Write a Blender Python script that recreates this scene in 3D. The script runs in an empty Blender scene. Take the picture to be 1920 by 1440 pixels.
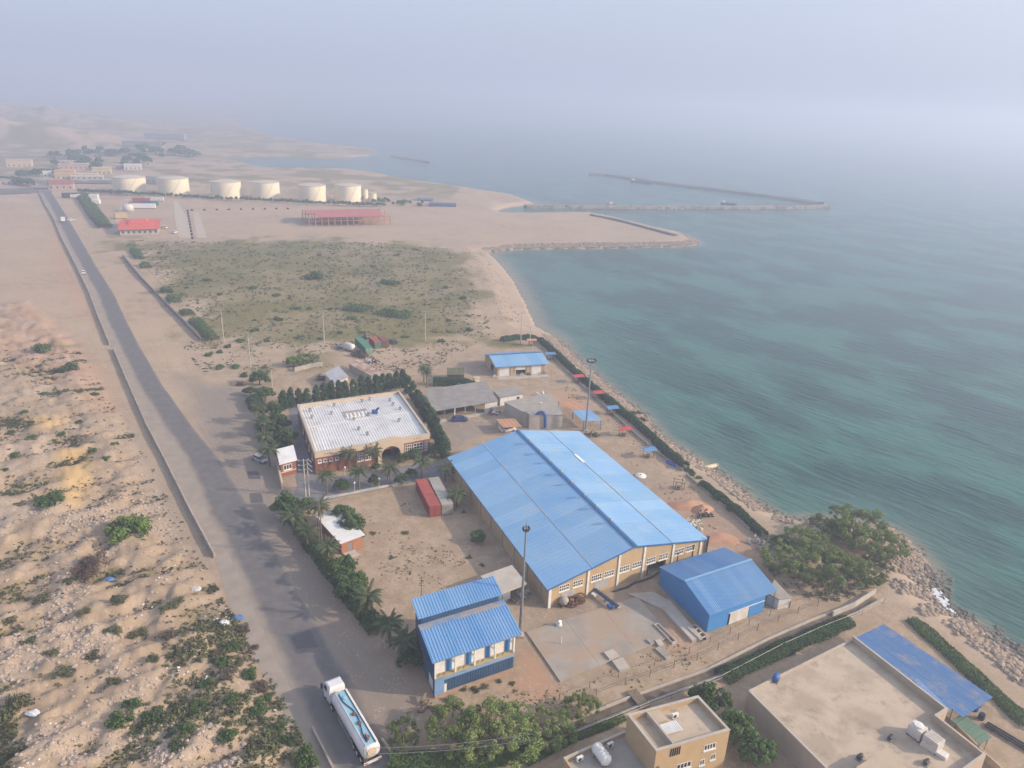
# Coastal industrial compound seen from the air, built in metres: x east, y ahead of the viewer, z up, yard level z = 0
import bpy, math, random
import numpy as np
from mathutils import Vector, Matrix

random.seed(11)
RNG = np.random.default_rng(11)
SC = bpy.context.scene
COL = SC.collection
SEA = -2.5

# ---------------------------------------------------------------- camera
CAM_H, PITCH, ROLL = 81.0, 0.363, 0.0457
cam = bpy.data.cameras.new('camera')
cam.sensor_width = 36.0
cam.lens = 25.97
cam.clip_start, cam.clip_end = 1.0, 40000.0
co = bpy.data.objects.new('camera', cam)
COL.objects.link(co)
fw = Vector((0, math.cos(PITCH), -math.sin(PITCH)))
rt = Vector((1, 0, 0))
up = rt.cross(fw)
r2 = rt * math.cos(ROLL) + up * math.sin(ROLL)
u2 = up * math.cos(ROLL) - rt * math.sin(ROLL)
co.matrix_world = Matrix(((r2.x, u2.x, -fw.x, 0), (r2.y, u2.y, -fw.y, 0), (r2.z, u2.z, -fw.z, CAM_H), (0, 0, 0, 1)))
SC.camera = co

# ---------------------------------------------------------------- sky, sun, exposure
SUN_EL, SUN_AZ = math.radians(25.0), math.radians(95.0)     # azimuth clockwise from +y
sun_dir = Vector((math.sin(SUN_AZ) * math.cos(SUN_EL), math.cos(SUN_AZ) * math.cos(SUN_EL), math.sin(SUN_EL)))
W = bpy.data.worlds.new('World')
SC.world = W
W.use_nodes = True
wn, wl = W.node_tree.nodes, W.node_tree.links
bg = wn['Background']
sky = wn.new('ShaderNodeTexSky')
sky.sky_type = 'NISHITA'
sky.sun_disc = False
sky.sun_elevation = SUN_EL
sky.sun_rotation = SUN_AZ
sky.altitude = 0
sky.air_density, sky.dust_density, sky.ozone_density = 1.0, 7.0, 1.5
hsv = wn.new('ShaderNodeHueSaturation')
hsv.inputs['Saturation'].default_value = 0.7
hzm = wn.new('ShaderNodeMix')
hzm.data_type = 'RGBA'
hzm.inputs[0].default_value = 0.5
hzm.inputs[7].default_value = (5.1, 5.8, 7.6, 1)
wl.new(sky.outputs[0], hsv.inputs['Color'])
wl.new(hsv.outputs[0], hzm.inputs[6])
wl.new(hzm.outputs[2], bg.inputs[0])
bg.inputs[1].default_value = 0.142
sl = bpy.data.lights.new('sun', 'SUN')
sl.energy = 4.7
sl.angle = math.radians(1.2)
sl.color = (1.0, 0.83, 0.64)
so = bpy.data.objects.new('sun', sl)
COL.objects.link(so)
so.rotation_euler = sun_dir.to_track_quat('Z', 'Y').to_euler()
so.location = (150, 60, 120)
SC.view_settings.view_transform = 'Standard'
SC.view_settings.look = 'None'
SC.view_settings.gamma = 1.0
SC.view_settings.exposure = 0.3
SC.view_settings.use_curve_mapping = False
SC.cycles.use_denoising = True
SC.cycles.max_bounces = 6
SC.cycles.diffuse_bounces = 3
SC.cycles.glossy_bounces = 2
SC.cycles.transmission_bounces = 2
SC.cycles.transparent_max_bounces = 6
SC.cycles.volume_bounces = 1
SC.cycles.use_fast_gi = False

# ---------------------------------------------------------------- helpers
def tag(o, label=None, cat=None, group=None, kind=None):
    if label: o['label'] = label
    if cat: o['category'] = cat
    if group: o['group'] = group
    if kind: o['kind'] = kind
    return o

def link(name, data, parent=None):
    o = bpy.data.objects.new(name, data)
    COL.objects.link(o)
    if parent is not None: o.parent = parent
    return o

def thing(name, label, cat, loc=(0, 0, 0), group=None, rz=0.0):
    o = link(name, None)
    o.empty_display_size = 0.5
    o.location = (loc[0], loc[1], loc[2] if len(loc) > 2 else 0.0)
    o.rotation_euler = (0, 0, rz)
    return tag(o, label, cat, group)

def copy_tree(o, parent=None):
    c = o.copy()
    COL.objects.link(c)
    c.parent = parent
    for ch in list(o.children):
        copy_tree(ch, c)
    return c

ORD = ['', 'first', 'second', 'third', 'fourth', 'fifth', 'sixth', 'seventh', 'eighth', 'ninth', 'tenth', 'eleventh', 'twelfth',
       'thirteenth', 'fourteenth', 'fifteenth', 'sixteenth', 'seventeenth', 'eighteenth', 'nineteenth', 'twentieth']
def ordn(i):
    if i < len(ORD): return ORD[i]
    d, r = divmod(i, 10)
    tens = ['', '', 'twent', 'thirt', 'fort', 'fift', 'sixt', 'sevent', 'eight', 'ninet'][d]
    return tens + ('ieth' if r == 0 else 'y-' + ORD[r])

class MB:
    """collects faces; F maps local (a, b, z) to mesh space"""
    def __init__(self, F=None):
        self.v, self.f, self.F = [], [], F
    def add(self, pts, faces):
        n = len(self.v)
        self.v += [self.F(*p) if self.F else tuple(p) for p in pts]
        self.f += [tuple(i + n for i in f) for f in faces]
        return self
    def box(self, x0, x1, y0, y1, z0, z1):
        return self.add([(x0, y0, z0), (x1, y0, z0), (x1, y1, z0), (x0, y1, z0), (x0, y0, z1), (x1, y0, z1), (x1, y1, z1), (x0, y1, z1)],
                        [(3, 2, 1, 0), (4, 5, 6, 7), (0, 1, 5, 4), (1, 2, 6, 5), (2, 3, 7, 6), (3, 0, 4, 7)])
    def hexa(self, p):
        return self.add(p, [(3, 2, 1, 0), (4, 5, 6, 7), (0, 1, 5, 4), (1, 2, 6, 5), (2, 3, 7, 6), (3, 0, 4, 7)])
    def quad(self, a, b, c, d):
        return self.add([a, b, c, d], [(0, 1, 2, 3)])
    def prism(self, poly, z0, z1):
        n = len(poly)
        return self.add([(p[0], p[1], z0) for p in poly] + [(p[0], p[1], z1) for p in poly],
                        [tuple(range(n))[::-1], tuple(range(n, 2 * n))] + [(i, (i + 1) % n, n + (i + 1) % n, n + i) for i in range(n)])
    def slab(self, poly3, t):
        """poly3 = top outline (x, y, z) counter-clockwise, thickness t downwards"""
        n = len(poly3)
        return self.add([(p[0], p[1], p[2] - t) for p in poly3] + list(poly3),
                        [tuple(range(n))[::-1], tuple(range(n, 2 * n))] + [(i, (i + 1) % n, n + (i + 1) % n, n + i) for i in range(n)])
    def tube(self, p0, p1, r0, r1=None, n=8, cap=True):
        if r1 is None: r1 = r0
        a, b = Vector(p0), Vector(p1)
        d = (b - a).normalized()
        s = d.orthogonal().normalized()
        t = d.cross(s)
        pts = []
        for c, r in ((a, r0), (b, r1)):
            for k in range(n):
                w = 2 * math.pi * k / n
                q = c + s * (r * math.cos(w)) + t * (r * math.sin(w))
                pts.append(tuple(q))
        fs = [(k, (k + 1) % n, n + (k + 1) % n, n + k) for k in range(n)]
        if cap: fs += [tuple(range(n))[::-1], tuple(range(n, 2 * n))]
        return self.add(pts, fs)
    def path(self, pts, r, n=6):
        for a, b in zip(pts[:-1], pts[1:]): self.tube(a, b, r, r, n)
        return self
    def lathe(self, prof, c=(0, 0, 0), n=24, axis='z'):
        pts = []
        for r, z in prof:
            for k in range(n):
                w = 2 * math.pi * k / n
                x, y = r * math.cos(w), r * math.sin(w)
                q = (x, y, z) if axis == 'z' else ((z, x, y) if axis == 'x' else (x, z, y))
                pts.append((c[0] + q[0], c[1] + q[1], c[2] + q[2]))
        fs = []
        for j in range(len(prof) - 1):
            for k in range(n):
                fs.append((j * n + k, j * n + (k + 1) % n, (j + 1) * n + (k + 1) % n, (j + 1) * n + k))
        fs += [tuple(range(n))[::-1], tuple(range((len(prof) - 1) * n, len(prof) * n))]
        return self.add(pts, fs)
    def mesh(self, name, mat=None, smooth=False):
        me = bpy.data.meshes.new(name)
        me.from_pydata(self.v, [], self.f)
        if smooth: me.shade_smooth()
        if mat is not None: me.materials.append(mat)
        me.update()
        return me
    def build(self, name, mat, parent=None, smooth=False):
        return link(name, self.mesh(name, mat, smooth), parent)

def np_mesh(name, V, Fq, mat, smooth=False, attrs=None):
    """fast mesh from numpy arrays; Fq (n, k) with equal-size faces"""
    me = bpy.data.meshes.new(name)
    n, k = Fq.shape
    me.vertices.add(len(V))
    me.vertices.foreach_set('co', np.ascontiguousarray(V, dtype=np.float32).ravel())
    me.loops.add(n * k)
    me.loops.foreach_set('vertex_index', np.ascontiguousarray(Fq, dtype=np.int32).ravel())
    me.polygons.add(n)
    me.polygons.foreach_set('loop_start', np.arange(0, n * k, k, dtype=np.int32))
    me.polygons.foreach_set('use_smooth', np.full(n, smooth, dtype=bool))
    me.update(calc_edges=True)
    for an, arr in (attrs or {}).items():
        a = me.attributes.new(an, 'FLOAT_COLOR', 'POINT')
        a.data.foreach_set('color', np.ascontiguousarray(arr, dtype=np.float32).ravel())
    if mat is not None: me.materials.append(mat)
    return me

def frame(O, R, B):
    """skew site frame: returns F(a, b, z) relative to O plus the two side lengths"""
    ux, uy = R[0] - O[0], R[1] - O[1]
    vx, vy = B[0] - O[0], B[1] - O[1]
    la, lb = math.hypot(ux, uy), math.hypot(vx, vy)
    ux, uy, vx, vy = ux / la, uy / la, vx / lb, vy / lb
    return (lambda a, b, z: (a * ux + b * vx, a * uy + b * vy, z)), la, lb

# ---- value noise on numpy arrays
def _h(ix, iy, s):
    h = (ix.astype(np.int64) * 374761393 + iy.astype(np.int64) * 668265263 + s * 1274126177) & 0x7fffffff
    h = ((h ^ (h >> 13)) * 1103515245) & 0x7fffffff
    h = ((h ^ (h >> 15)) * 12345701) & 0x7fffffff
    return (h & 0xffff) / 65535.0
def vnoise(x, y, s=0):
    ix, iy = np.floor(x), np.floor(y)
    fx, fy = x - ix, y - iy
    fx, fy = fx * fx * (3 - 2 * fx), fy * fy * (3 - 2 * fy)
    a, b = _h(ix, iy, s), _h(ix + 1, iy, s)
    c, d = _h(ix, iy + 1, s), _h(ix + 1, iy + 1, s)
    return (a * (1 - fx) + b * fx) * (1 - fy) + (c * (1 - fx) + d * fx) * fy
def fbm(x, y, s=0, o=4):
    r, a, t = 0, 1.0, 0
    for k in range(o):
        r = r + a * vnoise(x * 2 ** k + 17.3 * k, y * 2 ** k - 9.1 * k, s + k)
        t += a
        a *= 0.5
    return r / t
def sstep(a, b, x):
    t = np.clip((x - a) / (b - a), 0, 1)
    return t * t * (3 - 2 * t)
def seg_dist(x, y, pl, closed=False):
    P = np.array(pl, float)
    Q = np.roll(P, -1, 0) if closed else P[1:]
    A = P if closed else P[:-1]
    d = np.full(x.shape, 1e9)
    for a, b in zip(A, Q):
        e = b - a
        t = np.clip(((x - a[0]) * e[0] + (y - a[1]) * e[1]) / max(e @ e, 1e-9), 0, 1)
        d = np.minimum(d, np.hypot(x - a[0] - t * e[0], y - a[1] - t * e[1]))
    return d
def inside(x, y, pl):
    P = np.array(pl, float)
    r = np.zeros(x.shape, bool)
    for a, b in zip(P, np.roll(P, -1, 0)):
        if a[1] == b[1]: continue
        c = (a[1] > y) != (b[1] > y)
        r ^= c & (x < (b[0] - a[0]) * (y - a[1]) / (b[1] - a[1]) + a[0])
    return r
def sdist(x, y, pl):
    return np.where(inside(x, y, pl), 1, -1) * seg_dist(x, y, pl, True)

# ---- materials
def rgb(c): return (c[0], c[1], c[2], 1)
def new_mat(name, rough=0.8, metal=0.0, spec=0.3):
    m = bpy.data.materials.new(name)
    m.use_nodes = True
    b = m.node_tree.nodes['Principled BSDF']
    b.inputs['Roughness'].default_value = rough
    b.inputs['Metallic'].default_value = metal
    b.inputs['Specular IOR Level'].default_value = spec
    return m, m.node_tree.nodes, m.node_tree.links, b
def nnoise(N, L, vec, scale, detail=4, rough=0.6):
    t = N.new('ShaderNodeTexNoise')
    t.inputs['Scale'].default_value = scale
    t.inputs['Detail'].default_value = detail
    t.inputs['Roughness'].default_value = rough
    L.new(vec, t.inputs['Vector'])
    return t.outputs['Fac']
def nramp(N, L, fac, a, b):
    r = N.new('ShaderNodeMapRange')
    r.interpolation_type = 'SMOOTHSTEP'
    r.inputs['From Min'].default_value = a
    r.inputs['From Max'].default_value = b
    L.new(fac, r.inputs['Value'])
    return r.outputs['Result']
def nmix(N, L, fac, a, b, mode='MIX'):
    m = N.new('ShaderNodeMix')
    m.data_type = 'RGBA'
    m.blend_type = mode
    for k, s in ((0, fac), (6, a), (7, b)):
        if isinstance(s, (int, float)): m.inputs[k].default_value = s
        elif isinstance(s, (tuple, list)): m.inputs[k].default_value = rgb(s)
        else: L.new(s, m.inputs[k])
    return m.outputs[2]
def nmath(N, L, op, a, b):
    m = N.new('ShaderNodeMath')
    m.operation = op
    for k, s in ((0, a), (1, b)):
        if isinstance(s, (int, float)): m.inputs[k].default_value = s
        else: L.new(s, m.inputs[k])
    return m.outputs[0]
def bump(N, L, b, h, strength, dist):
    n = N.new('ShaderNodeBump')
    n.inputs['Strength'].default_value = strength
    n.inputs['Distance'].default_value = dist
    L.new(h, n.inputs['Height'])
    L.new(n.outputs[0], b.inputs['Normal'])
_mc = {}
def M(name, c1, c2=None, scale=0.6, rough=0.8, metal=0.0, rand=0.0, dirt=None, dscale=0.35, dlo=0.5, dhi=0.75, bmp=0.0, bscale=6.0, spec=0.3):
    """plain surface: two-tone noise, optional blotches of dirt, optional per-object shift"""
    if name in _mc: return _mc[name]
    m, N, L, b = new_mat(name, rough, metal, spec)
    pos = N.new('ShaderNodeNewGeometry').outputs['Position']
    c2 = c2 or tuple(v * 0.82 for v in c1)
    col = nmix(N, L, nramp(N, L, nnoise(N, L, pos, scale, 5), 0.35, 0.65), c1, c2)
    fine = nnoise(N, L, pos, 9.0, 3)
    col = nmix(N, L, nmath(N, L, 'MULTIPLY', nramp(N, L, fine, 0.45, 0.8), 0.3), col, tuple(v * 0.6 for v in c1))
    if dirt:
        col = nmix(N, L, nmath(N, L, 'MULTIPLY', nramp(N, L, nnoise(N, L, pos, dscale, 6, 0.7), dlo, dhi), 0.85), col, dirt)
    if rand:
        oi = N.new('ShaderNodeObjectInfo').outputs['Random']
        hs = N.new('ShaderNodeHueSaturation')
        v = N.new('ShaderNodeMapRange')
        v.inputs['To Min'].default_value, v.inputs['To Max'].default_value = 1 - rand, 1 + rand
        L.new(oi, v.inputs['Value'])
        L.new(v.outputs[0], hs.inputs['Value'])
        L.new(col, hs.inputs['Color'])
        col = hs.outputs[0]
    L.new(col, b.inputs['Base Color'])
    if bmp: bump(N, L, b, nnoise(N, L, pos, bscale, 4), bmp, 0.05)
    _mc[name] = m
    return m

# ---------------------------------------------------------------- coastline (waterline, metres)
COAST = [(89.07, 93.31), (87.00, 100.10), (85.19, 104.54), (84.48, 108.94), (81.77, 110.93), (80.41, 113.85), (80.72, 118.32),
         (83.68, 123.09), (84.99, 125.84), (85.44, 128.63), (85.50, 132.45), (85.12, 135.80), (84.60, 139.50), (81.29, 142.47), (72.17, 143.24),
         (63.64, 142.50), (59.53, 144.39), (56.74, 151.24), (53.24, 160.76), (50.87, 165.57), (47.52, 171.75), (41.41, 184.10),
         (39.13, 197.80), (33.28, 213.84), (28.38, 228.95), (21.78, 249.98), (15.96, 271.51), (8.35, 284.74), (3.60, 323.80),
         (-2.10, 365.41), (-10.80, 408.67), (-18.79, 438.35), (-1.47, 451.23), (31.82, 463.09), (68.67, 474.14), (105.39, 487.16),
         (117.48, 496.10), (122.78, 505.55), (121.29, 524.30), (116.39, 543.49), (99.34, 565.73), (78.30, 603.31), (57.04, 627.09), (37.57, 620.71),
         (11.00, 608.90), (-12.61, 601.20), (-19.62, 617.69), (-13.53, 636.31), (11.74, 677.49), (-8.31, 731.29), (-40.86, 759.81), (-80.18, 794.03),
         (-140.88, 847.45), (-163.32, 882.42), (-209.79, 915.90), (-259.55, 903.88), (-295.42, 884.06), (-347.54, 942.76), (-392.15, 998.86), (-352.05, 1057.20),
         (-271.55, 1067.75), (-233.08, 1149.98), (-228.73, 1203.11), (-264.56, 1320.52), (-361.28, 1376.34), (-474.76, 1495.52), (-600.93, 1744.79), (-883.75, 2339.98),
         (-1500, 6000), (-9000, 30000), (-60000, 30000), (-60000, -3000), (190, -3000)]
BEACH = [(8.35, 284.74), (3.60, 323.80), (-2.10, 365.41), (-10.80, 408.67), (-18.79, 438.35)]
# road: left and right edge of the asphalt, from the foreground to the junction
ROAD_L = [(-16.87, 64.40), (-21.01, 71.05), (-24.75, 75.99), (-30.13, 84.43), (-36.69, 94.30), (-43.25, 104.63), (-47.56, 111.22), (-52.51, 118.46), (-61.32, 131.33), (-75.54, 154.24), (-88.40, 171.13), (-109.01, 199.21), (-130.64, 231.34), (-150.45, 260.35), (-173.80, 296.85), (-206.31, 343.26), (-249.05, 405.13), (-294.22, 471.85), (-338.91, 536.82), (-372.53, 584.23)]
ROAD_R = [(-7.93, 64.85), (-12.08, 71.54), (-15.32, 76.53), (-20.76, 85.01), (-27.54, 94.91), (-34.82, 105.24), (-39.12, 111.86), (-43.76, 119.17), (-52.39, 132.12), (-68.09, 155.00), (-81.49, 171.90), (-102.26, 200.08), (-124.36, 232.27), (-143.74, 261.47), (-167.35, 298.08), (-199.77, 344.71), (-242.12, 406.97), (-287.90, 473.83), (-332.91, 539.01), (-366.17, 586.80)]
ROAD_C = [((a[0] + b[0]) / 2, (a[1] + b[1]) / 2) for a, b in zip(ROAD_L, ROAD_R)]
YARD = [(-80.40, 212.14), (9.04, 258.44), (17.37, 230.40), (38.48, 168.83), (53.28, 132.91), (70.54, 119.44), (77.97, 95.72), (79.29, 80.06), (68.21, 63.76), (-7.34, 60.12), (-11.53, 71.57), (-26.79, 101.54), (-45.10, 132.76)]
PIER = [(-231.22, 427.80), (-186.79, 421.62), (-87.21, 444.28), (-29.21, 441.20), (42.66, 463.07), (111.73, 490.50), (88.95, 551.65), (55.45, 599.20), (-14.11, 576.73), (-92.93, 609.31), (-222.19, 542.33), (-269.81, 588.75), (-301.42, 576.69)]
FIELD = [(-219.16, 413.05), (-189.54, 417.39), (-86.21, 439.07), (-37.65, 428.76), (-23.39, 358.32), (-10.70, 283.68), (-6.70, 261.30), (-32.44, 262.00), (-61.94, 252.75), (-90.93, 237.24), (-103.42, 241.36), (-139.65, 294.21), (-177.05, 349.75)]
DUNES = [(-211.32, 250.19), (-192.79, 284.37), (-145.76, 234.93), (-123.28, 206.40), (-91.49, 164.34), (-63.01, 123.14), (-53.34, 113.22), (-42.41, 97.75), (-31.80, 83.28), (-23.11, 70.94), (-19.47, 59.53), (-89.10, 56.18), (-162.65, 135.39)]
SANDY = [(-396.41, 515.85), (-337.65, 522.37), (-236.58, 376.55), (-175.44, 287.58), (-175.22, 256.22), (-201.79, 226.41)]

def shore_sd(x, y):
    return sdist(x, y, COAST)
def dune_ridge(x, y):
    xr, yr = x * 0.80 + y * 0.60, -x * 0.60 + y * 0.80
    return 1 - np.abs(2 * fbm(xr / 11, yr / 4.6, 21, 3) - 1)
def ground_z(x, y):
    x, y = np.asarray(x, float), np.asarray(y, float)
    sd = shore_sd(x, y)
    wob = (fbm(x / 9, y / 9, 3, 3) - 0.5) * 5
    sdw = sd + wob * sstep(0, 6, np.abs(sd)) * 0.6
    bw = seg_dist(x, y, BEACH)
    w = 7.0 + 11.0 * (1 - sstep(5, 22, bw))
    land = SEA + 2.5 * sstep(-0.5, 1, np.clip(sdw / w, -0.5, 1)) ** 1.0
    land = np.where(sdw >= w, 0.0, land)
    z = np.where(sd > 0, np.maximum(land, SEA + 0.02), np.maximum(SEA - 0.15 + sd * 0.22, -9.0))
    # dug-over dunes left of the road
    dn = sdist(x, y, DUNES)
    md = sstep(0, 7, dn)
    ridge = dune_ridge(x, y)
    z = z + md * ((ridge - 0.55) * 2.9 + (fbm(x / 3.0, y / 3.0, 31, 4) - 0.5) * 1.4 + (fbm(x / 1.3, y / 1.3, 35, 2) - 0.5) * 0.4 + 0.25)
    # scrub field and beach top
    mf = sstep(0, 6, sdist(x, y, FIELD))
    z = z + mf * ((fbm(x / 14, y / 14, 41, 4) - 0.5) * 1.6 + (fbm(x / 3, y / 3, 45, 2) - 0.5) * 0.3)
    # soft unevenness elsewhere, flat on the road, the yard and the reclaimed pier
    flat = np.minimum.reduce([sstep(0, 4, seg_dist(x, y, ROAD_C) - 8.0), 1 - sstep(-6, 2, sdist(x, y, YARD)), 1 - sstep(-6, 2, sdist(x, y, PIER))])
    far = sstep(380, 700, y)
    z = z + flat * sstep(5, 20, sd) * (1 - md) * (fbm(x / 25, y / 25, 51, 4) - 0.5) * (0.7 + 3 * far)
    # eroded hills far to the left
    for hx, hy, rx, ry, hh in ((-720, 1080, 130, 55, 26), (-840, 1130, 110, 80, 44), (-640, 1130, 90, 40, 12), (-330, 1500, 260, 120, 14), (-1000, 1500, 300, 160, 36)):
        q = ((x - hx) / rx) ** 2 + ((y - hy) / ry) ** 2
        z = z + hh * np.exp(-q * 1.6) * (0.55 + 0.9 * fbm(x / 60, y / 30, 61, 4)) * sstep(3, 40, sd)
    return z
def gz(x, y):
    return float(ground_z(np.array([x]), np.array([y]))[0])

# ---------------------------------------------------------------- ground sheet
def fan_rows(y0, y1, k):
    r = [y0]
    while r[-1] < y1: r.append(r[-1] * (1 + k))
    return r
rows = np.array([-400.0, -120.0, -20.0, 20.0] + fan_rows(36.0, 12000.0, 0.0072))
cols = np.linspace(-1, 1, 520)
cols = np.sign(cols) * (0.82 * np.abs(cols) + 0.18 * np.abs(cols) ** 3)
hw = np.maximum(90.0, 0.86 * rows + 22.0)
GX = hw[:, None] * cols[None, :] - 0.05 * rows[:, None].clip(0)
GY = np.repeat(rows[:, None], len(cols), 1)
gx, gy = GX.ravel(), GY.ravel()
gzv = ground_z(gx, gy)
sdv = shore_sd(gx, gy)
n1, n2, n3 = fbm(gx / 18, gy / 18, 71, 4), fbm(gx / 6, gy / 6, 75, 4), fbm(gx / 45, gy / 45, 79, 4)
veg = np.zeros_like(gx)
dn = sdist(gx, gy, DUNES)
near = 1 - sstep(75, 150, gy)
veg = np.maximum(veg, sstep(-2, 5, dn) * (1 - sstep(0.5, 0.72, dune_ridge(gx, gy))) * sstep(0.36 - 0.1 * near, 0.56 - 0.1 * near, n1) * 0.8)
fl = sdist(gx, gy, FIELD)
veg = np.maximum(veg, sstep(-6, 10, fl + (n1 - 0.5) * 50 + (n2 - 0.5) * 20 + 5) * (0.72 + 0.28 * sstep(0.35, 0.6, n1)))
veg = np.maximum(veg, sstep(600, 720, gy) * np.maximum(sstep(0.46, 0.6, n3), sstep(0.52, 0.66, n1)) * 0.75 * (gx < -60))
SCR2 = [(-96.46, 242.42), (-60.80, 247.83), (-57.75, 220.14), (-69.73, 204.27), (-78.84, 203.10)]
veg = np.maximum(veg, sstep(-4, 4, sdist(gx, gy, SCR2)) * sstep(0.45, 0.62, n2) * 0.6)
REDS = [([(5.34, 97.13), (9.21, 86.86), (6.74, 83.57), (2.06, 86.42), (2.76, 95.69)], 1.0), ([(24.22, 108.06), (31.03, 100.16), (27.85, 97.37), (23.38, 102.31)], 0.9),
        ([(36.80, 151.94), (45.21, 140.75), (51.97, 125.06), (46.63, 121.04), (41.35, 133.95), (34.67, 146.77)], 1.0), ([(-179.82, 229.75), (-192.79, 284.37), (-128.16, 215.49), (-100.31, 176.65), (-113.30, 182.43)], 0.55), ([(13.00, 208.11), (19.50, 208.92), (22.99, 192.81), (18.43, 192.28)], 0.9),
        ([(-308.13, 491.72), (-234.18, 377.14), (-153.88, 259.78), (-159.26, 258.88), (-233.86, 362.93)], 0.5), ([(-42.16, 122.98), (-32.96, 111.53), (-21.93, 95.29), (-25.29, 95.06), (-36.72, 111.24)], 0.5)]
red = np.zeros_like(gx)
for pl, s in REDS: red = np.maximum(red, s * sstep(-3, 3, sdist(gx, gy, pl) + (n2 - 0.5) * 6))
YEL = [(-105.74, 153.94), (-98.66, 154.67), (-88.16, 137.76), (-86.15, 129.13), (-90.92, 130.82)]
yel = sstep(-2, 2, sdist(gx, gy, YEL) + (n2 - 0.5) * 3)
YEL2 = [(-123.74, 170.51), (-113.82, 173.35), (-110.57, 165.41), (-117.64, 164.00)]
yel = np.maximum(yel, 0.8 * sstep(-2, 2, sdist(gx, gy, YEL2) + (n2 - 0.5) * 3))
GREYS = [([(-102.10, 209.24), (-73.01, 195.25), (-51.85, 151.18), (-40.14, 123.15), (-19.78, 92.97), (-9.89, 80.60), (-11.53, 71.57), (-15.95, 72.99), (-31.96, 94.61), (-48.61, 120.59), (-67.24, 149.66)], 1.0),
         ([(-20.47, 189.65), (-3.75, 180.59), (-13.63, 163.45), (-16.85, 169.22)], 0.8), ([(4.49, 99.66), (10.06, 87.99), (28.34, 99.97), (24.67, 111.13), (11.04, 107.11)], 0.5), ([(20.20, 176.43), (32.13, 162.29), (45.21, 140.75), (52.56, 126.97), (49.81, 124.89), (28.39, 153.72)], 0.5),
         ([(-97.05, 170.16), (-75.41, 148.85), (-51.61, 115.04), (-53.47, 109.96), (-69.01, 122.63)], 0.35)]
gry = np.zeros_like(gx)
for pl, s in GREYS: gry = np.maximum(gry, s * sstep(-4, 4, sdist(gx, gy, pl) + (n1 - 0.5) * 6))
rub = sstep(-2, 4, dn) * sstep(0.5, 0.66, fbm(gx / 9, gy / 9, 91, 3)) * 0.8
rub = np.maximum(rub, (1 - sstep(4, 9, np.abs(sdv - 3))) * 0.6)
idx = np.arange(len(gx)).reshape(GX.shape)
Fq = np.stack([idx[:-1, :-1], idx[:-1, 1:], idx[1:, 1:], idx[1:, :-1]], -1).reshape(-1, 4)
sl_ = np.stack([veg, red, gry, rub], 1)
wet = 1 - sstep(-2.45, -1.9, gzv)
sl2 = np.stack([yel, wet, np.maximum(sstep(0, 6, dn) * 0.75, sstep(-8, 8, sdist(gx, gy, YARD)) * 0.8), np.ones_like(gx)], 1)

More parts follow.
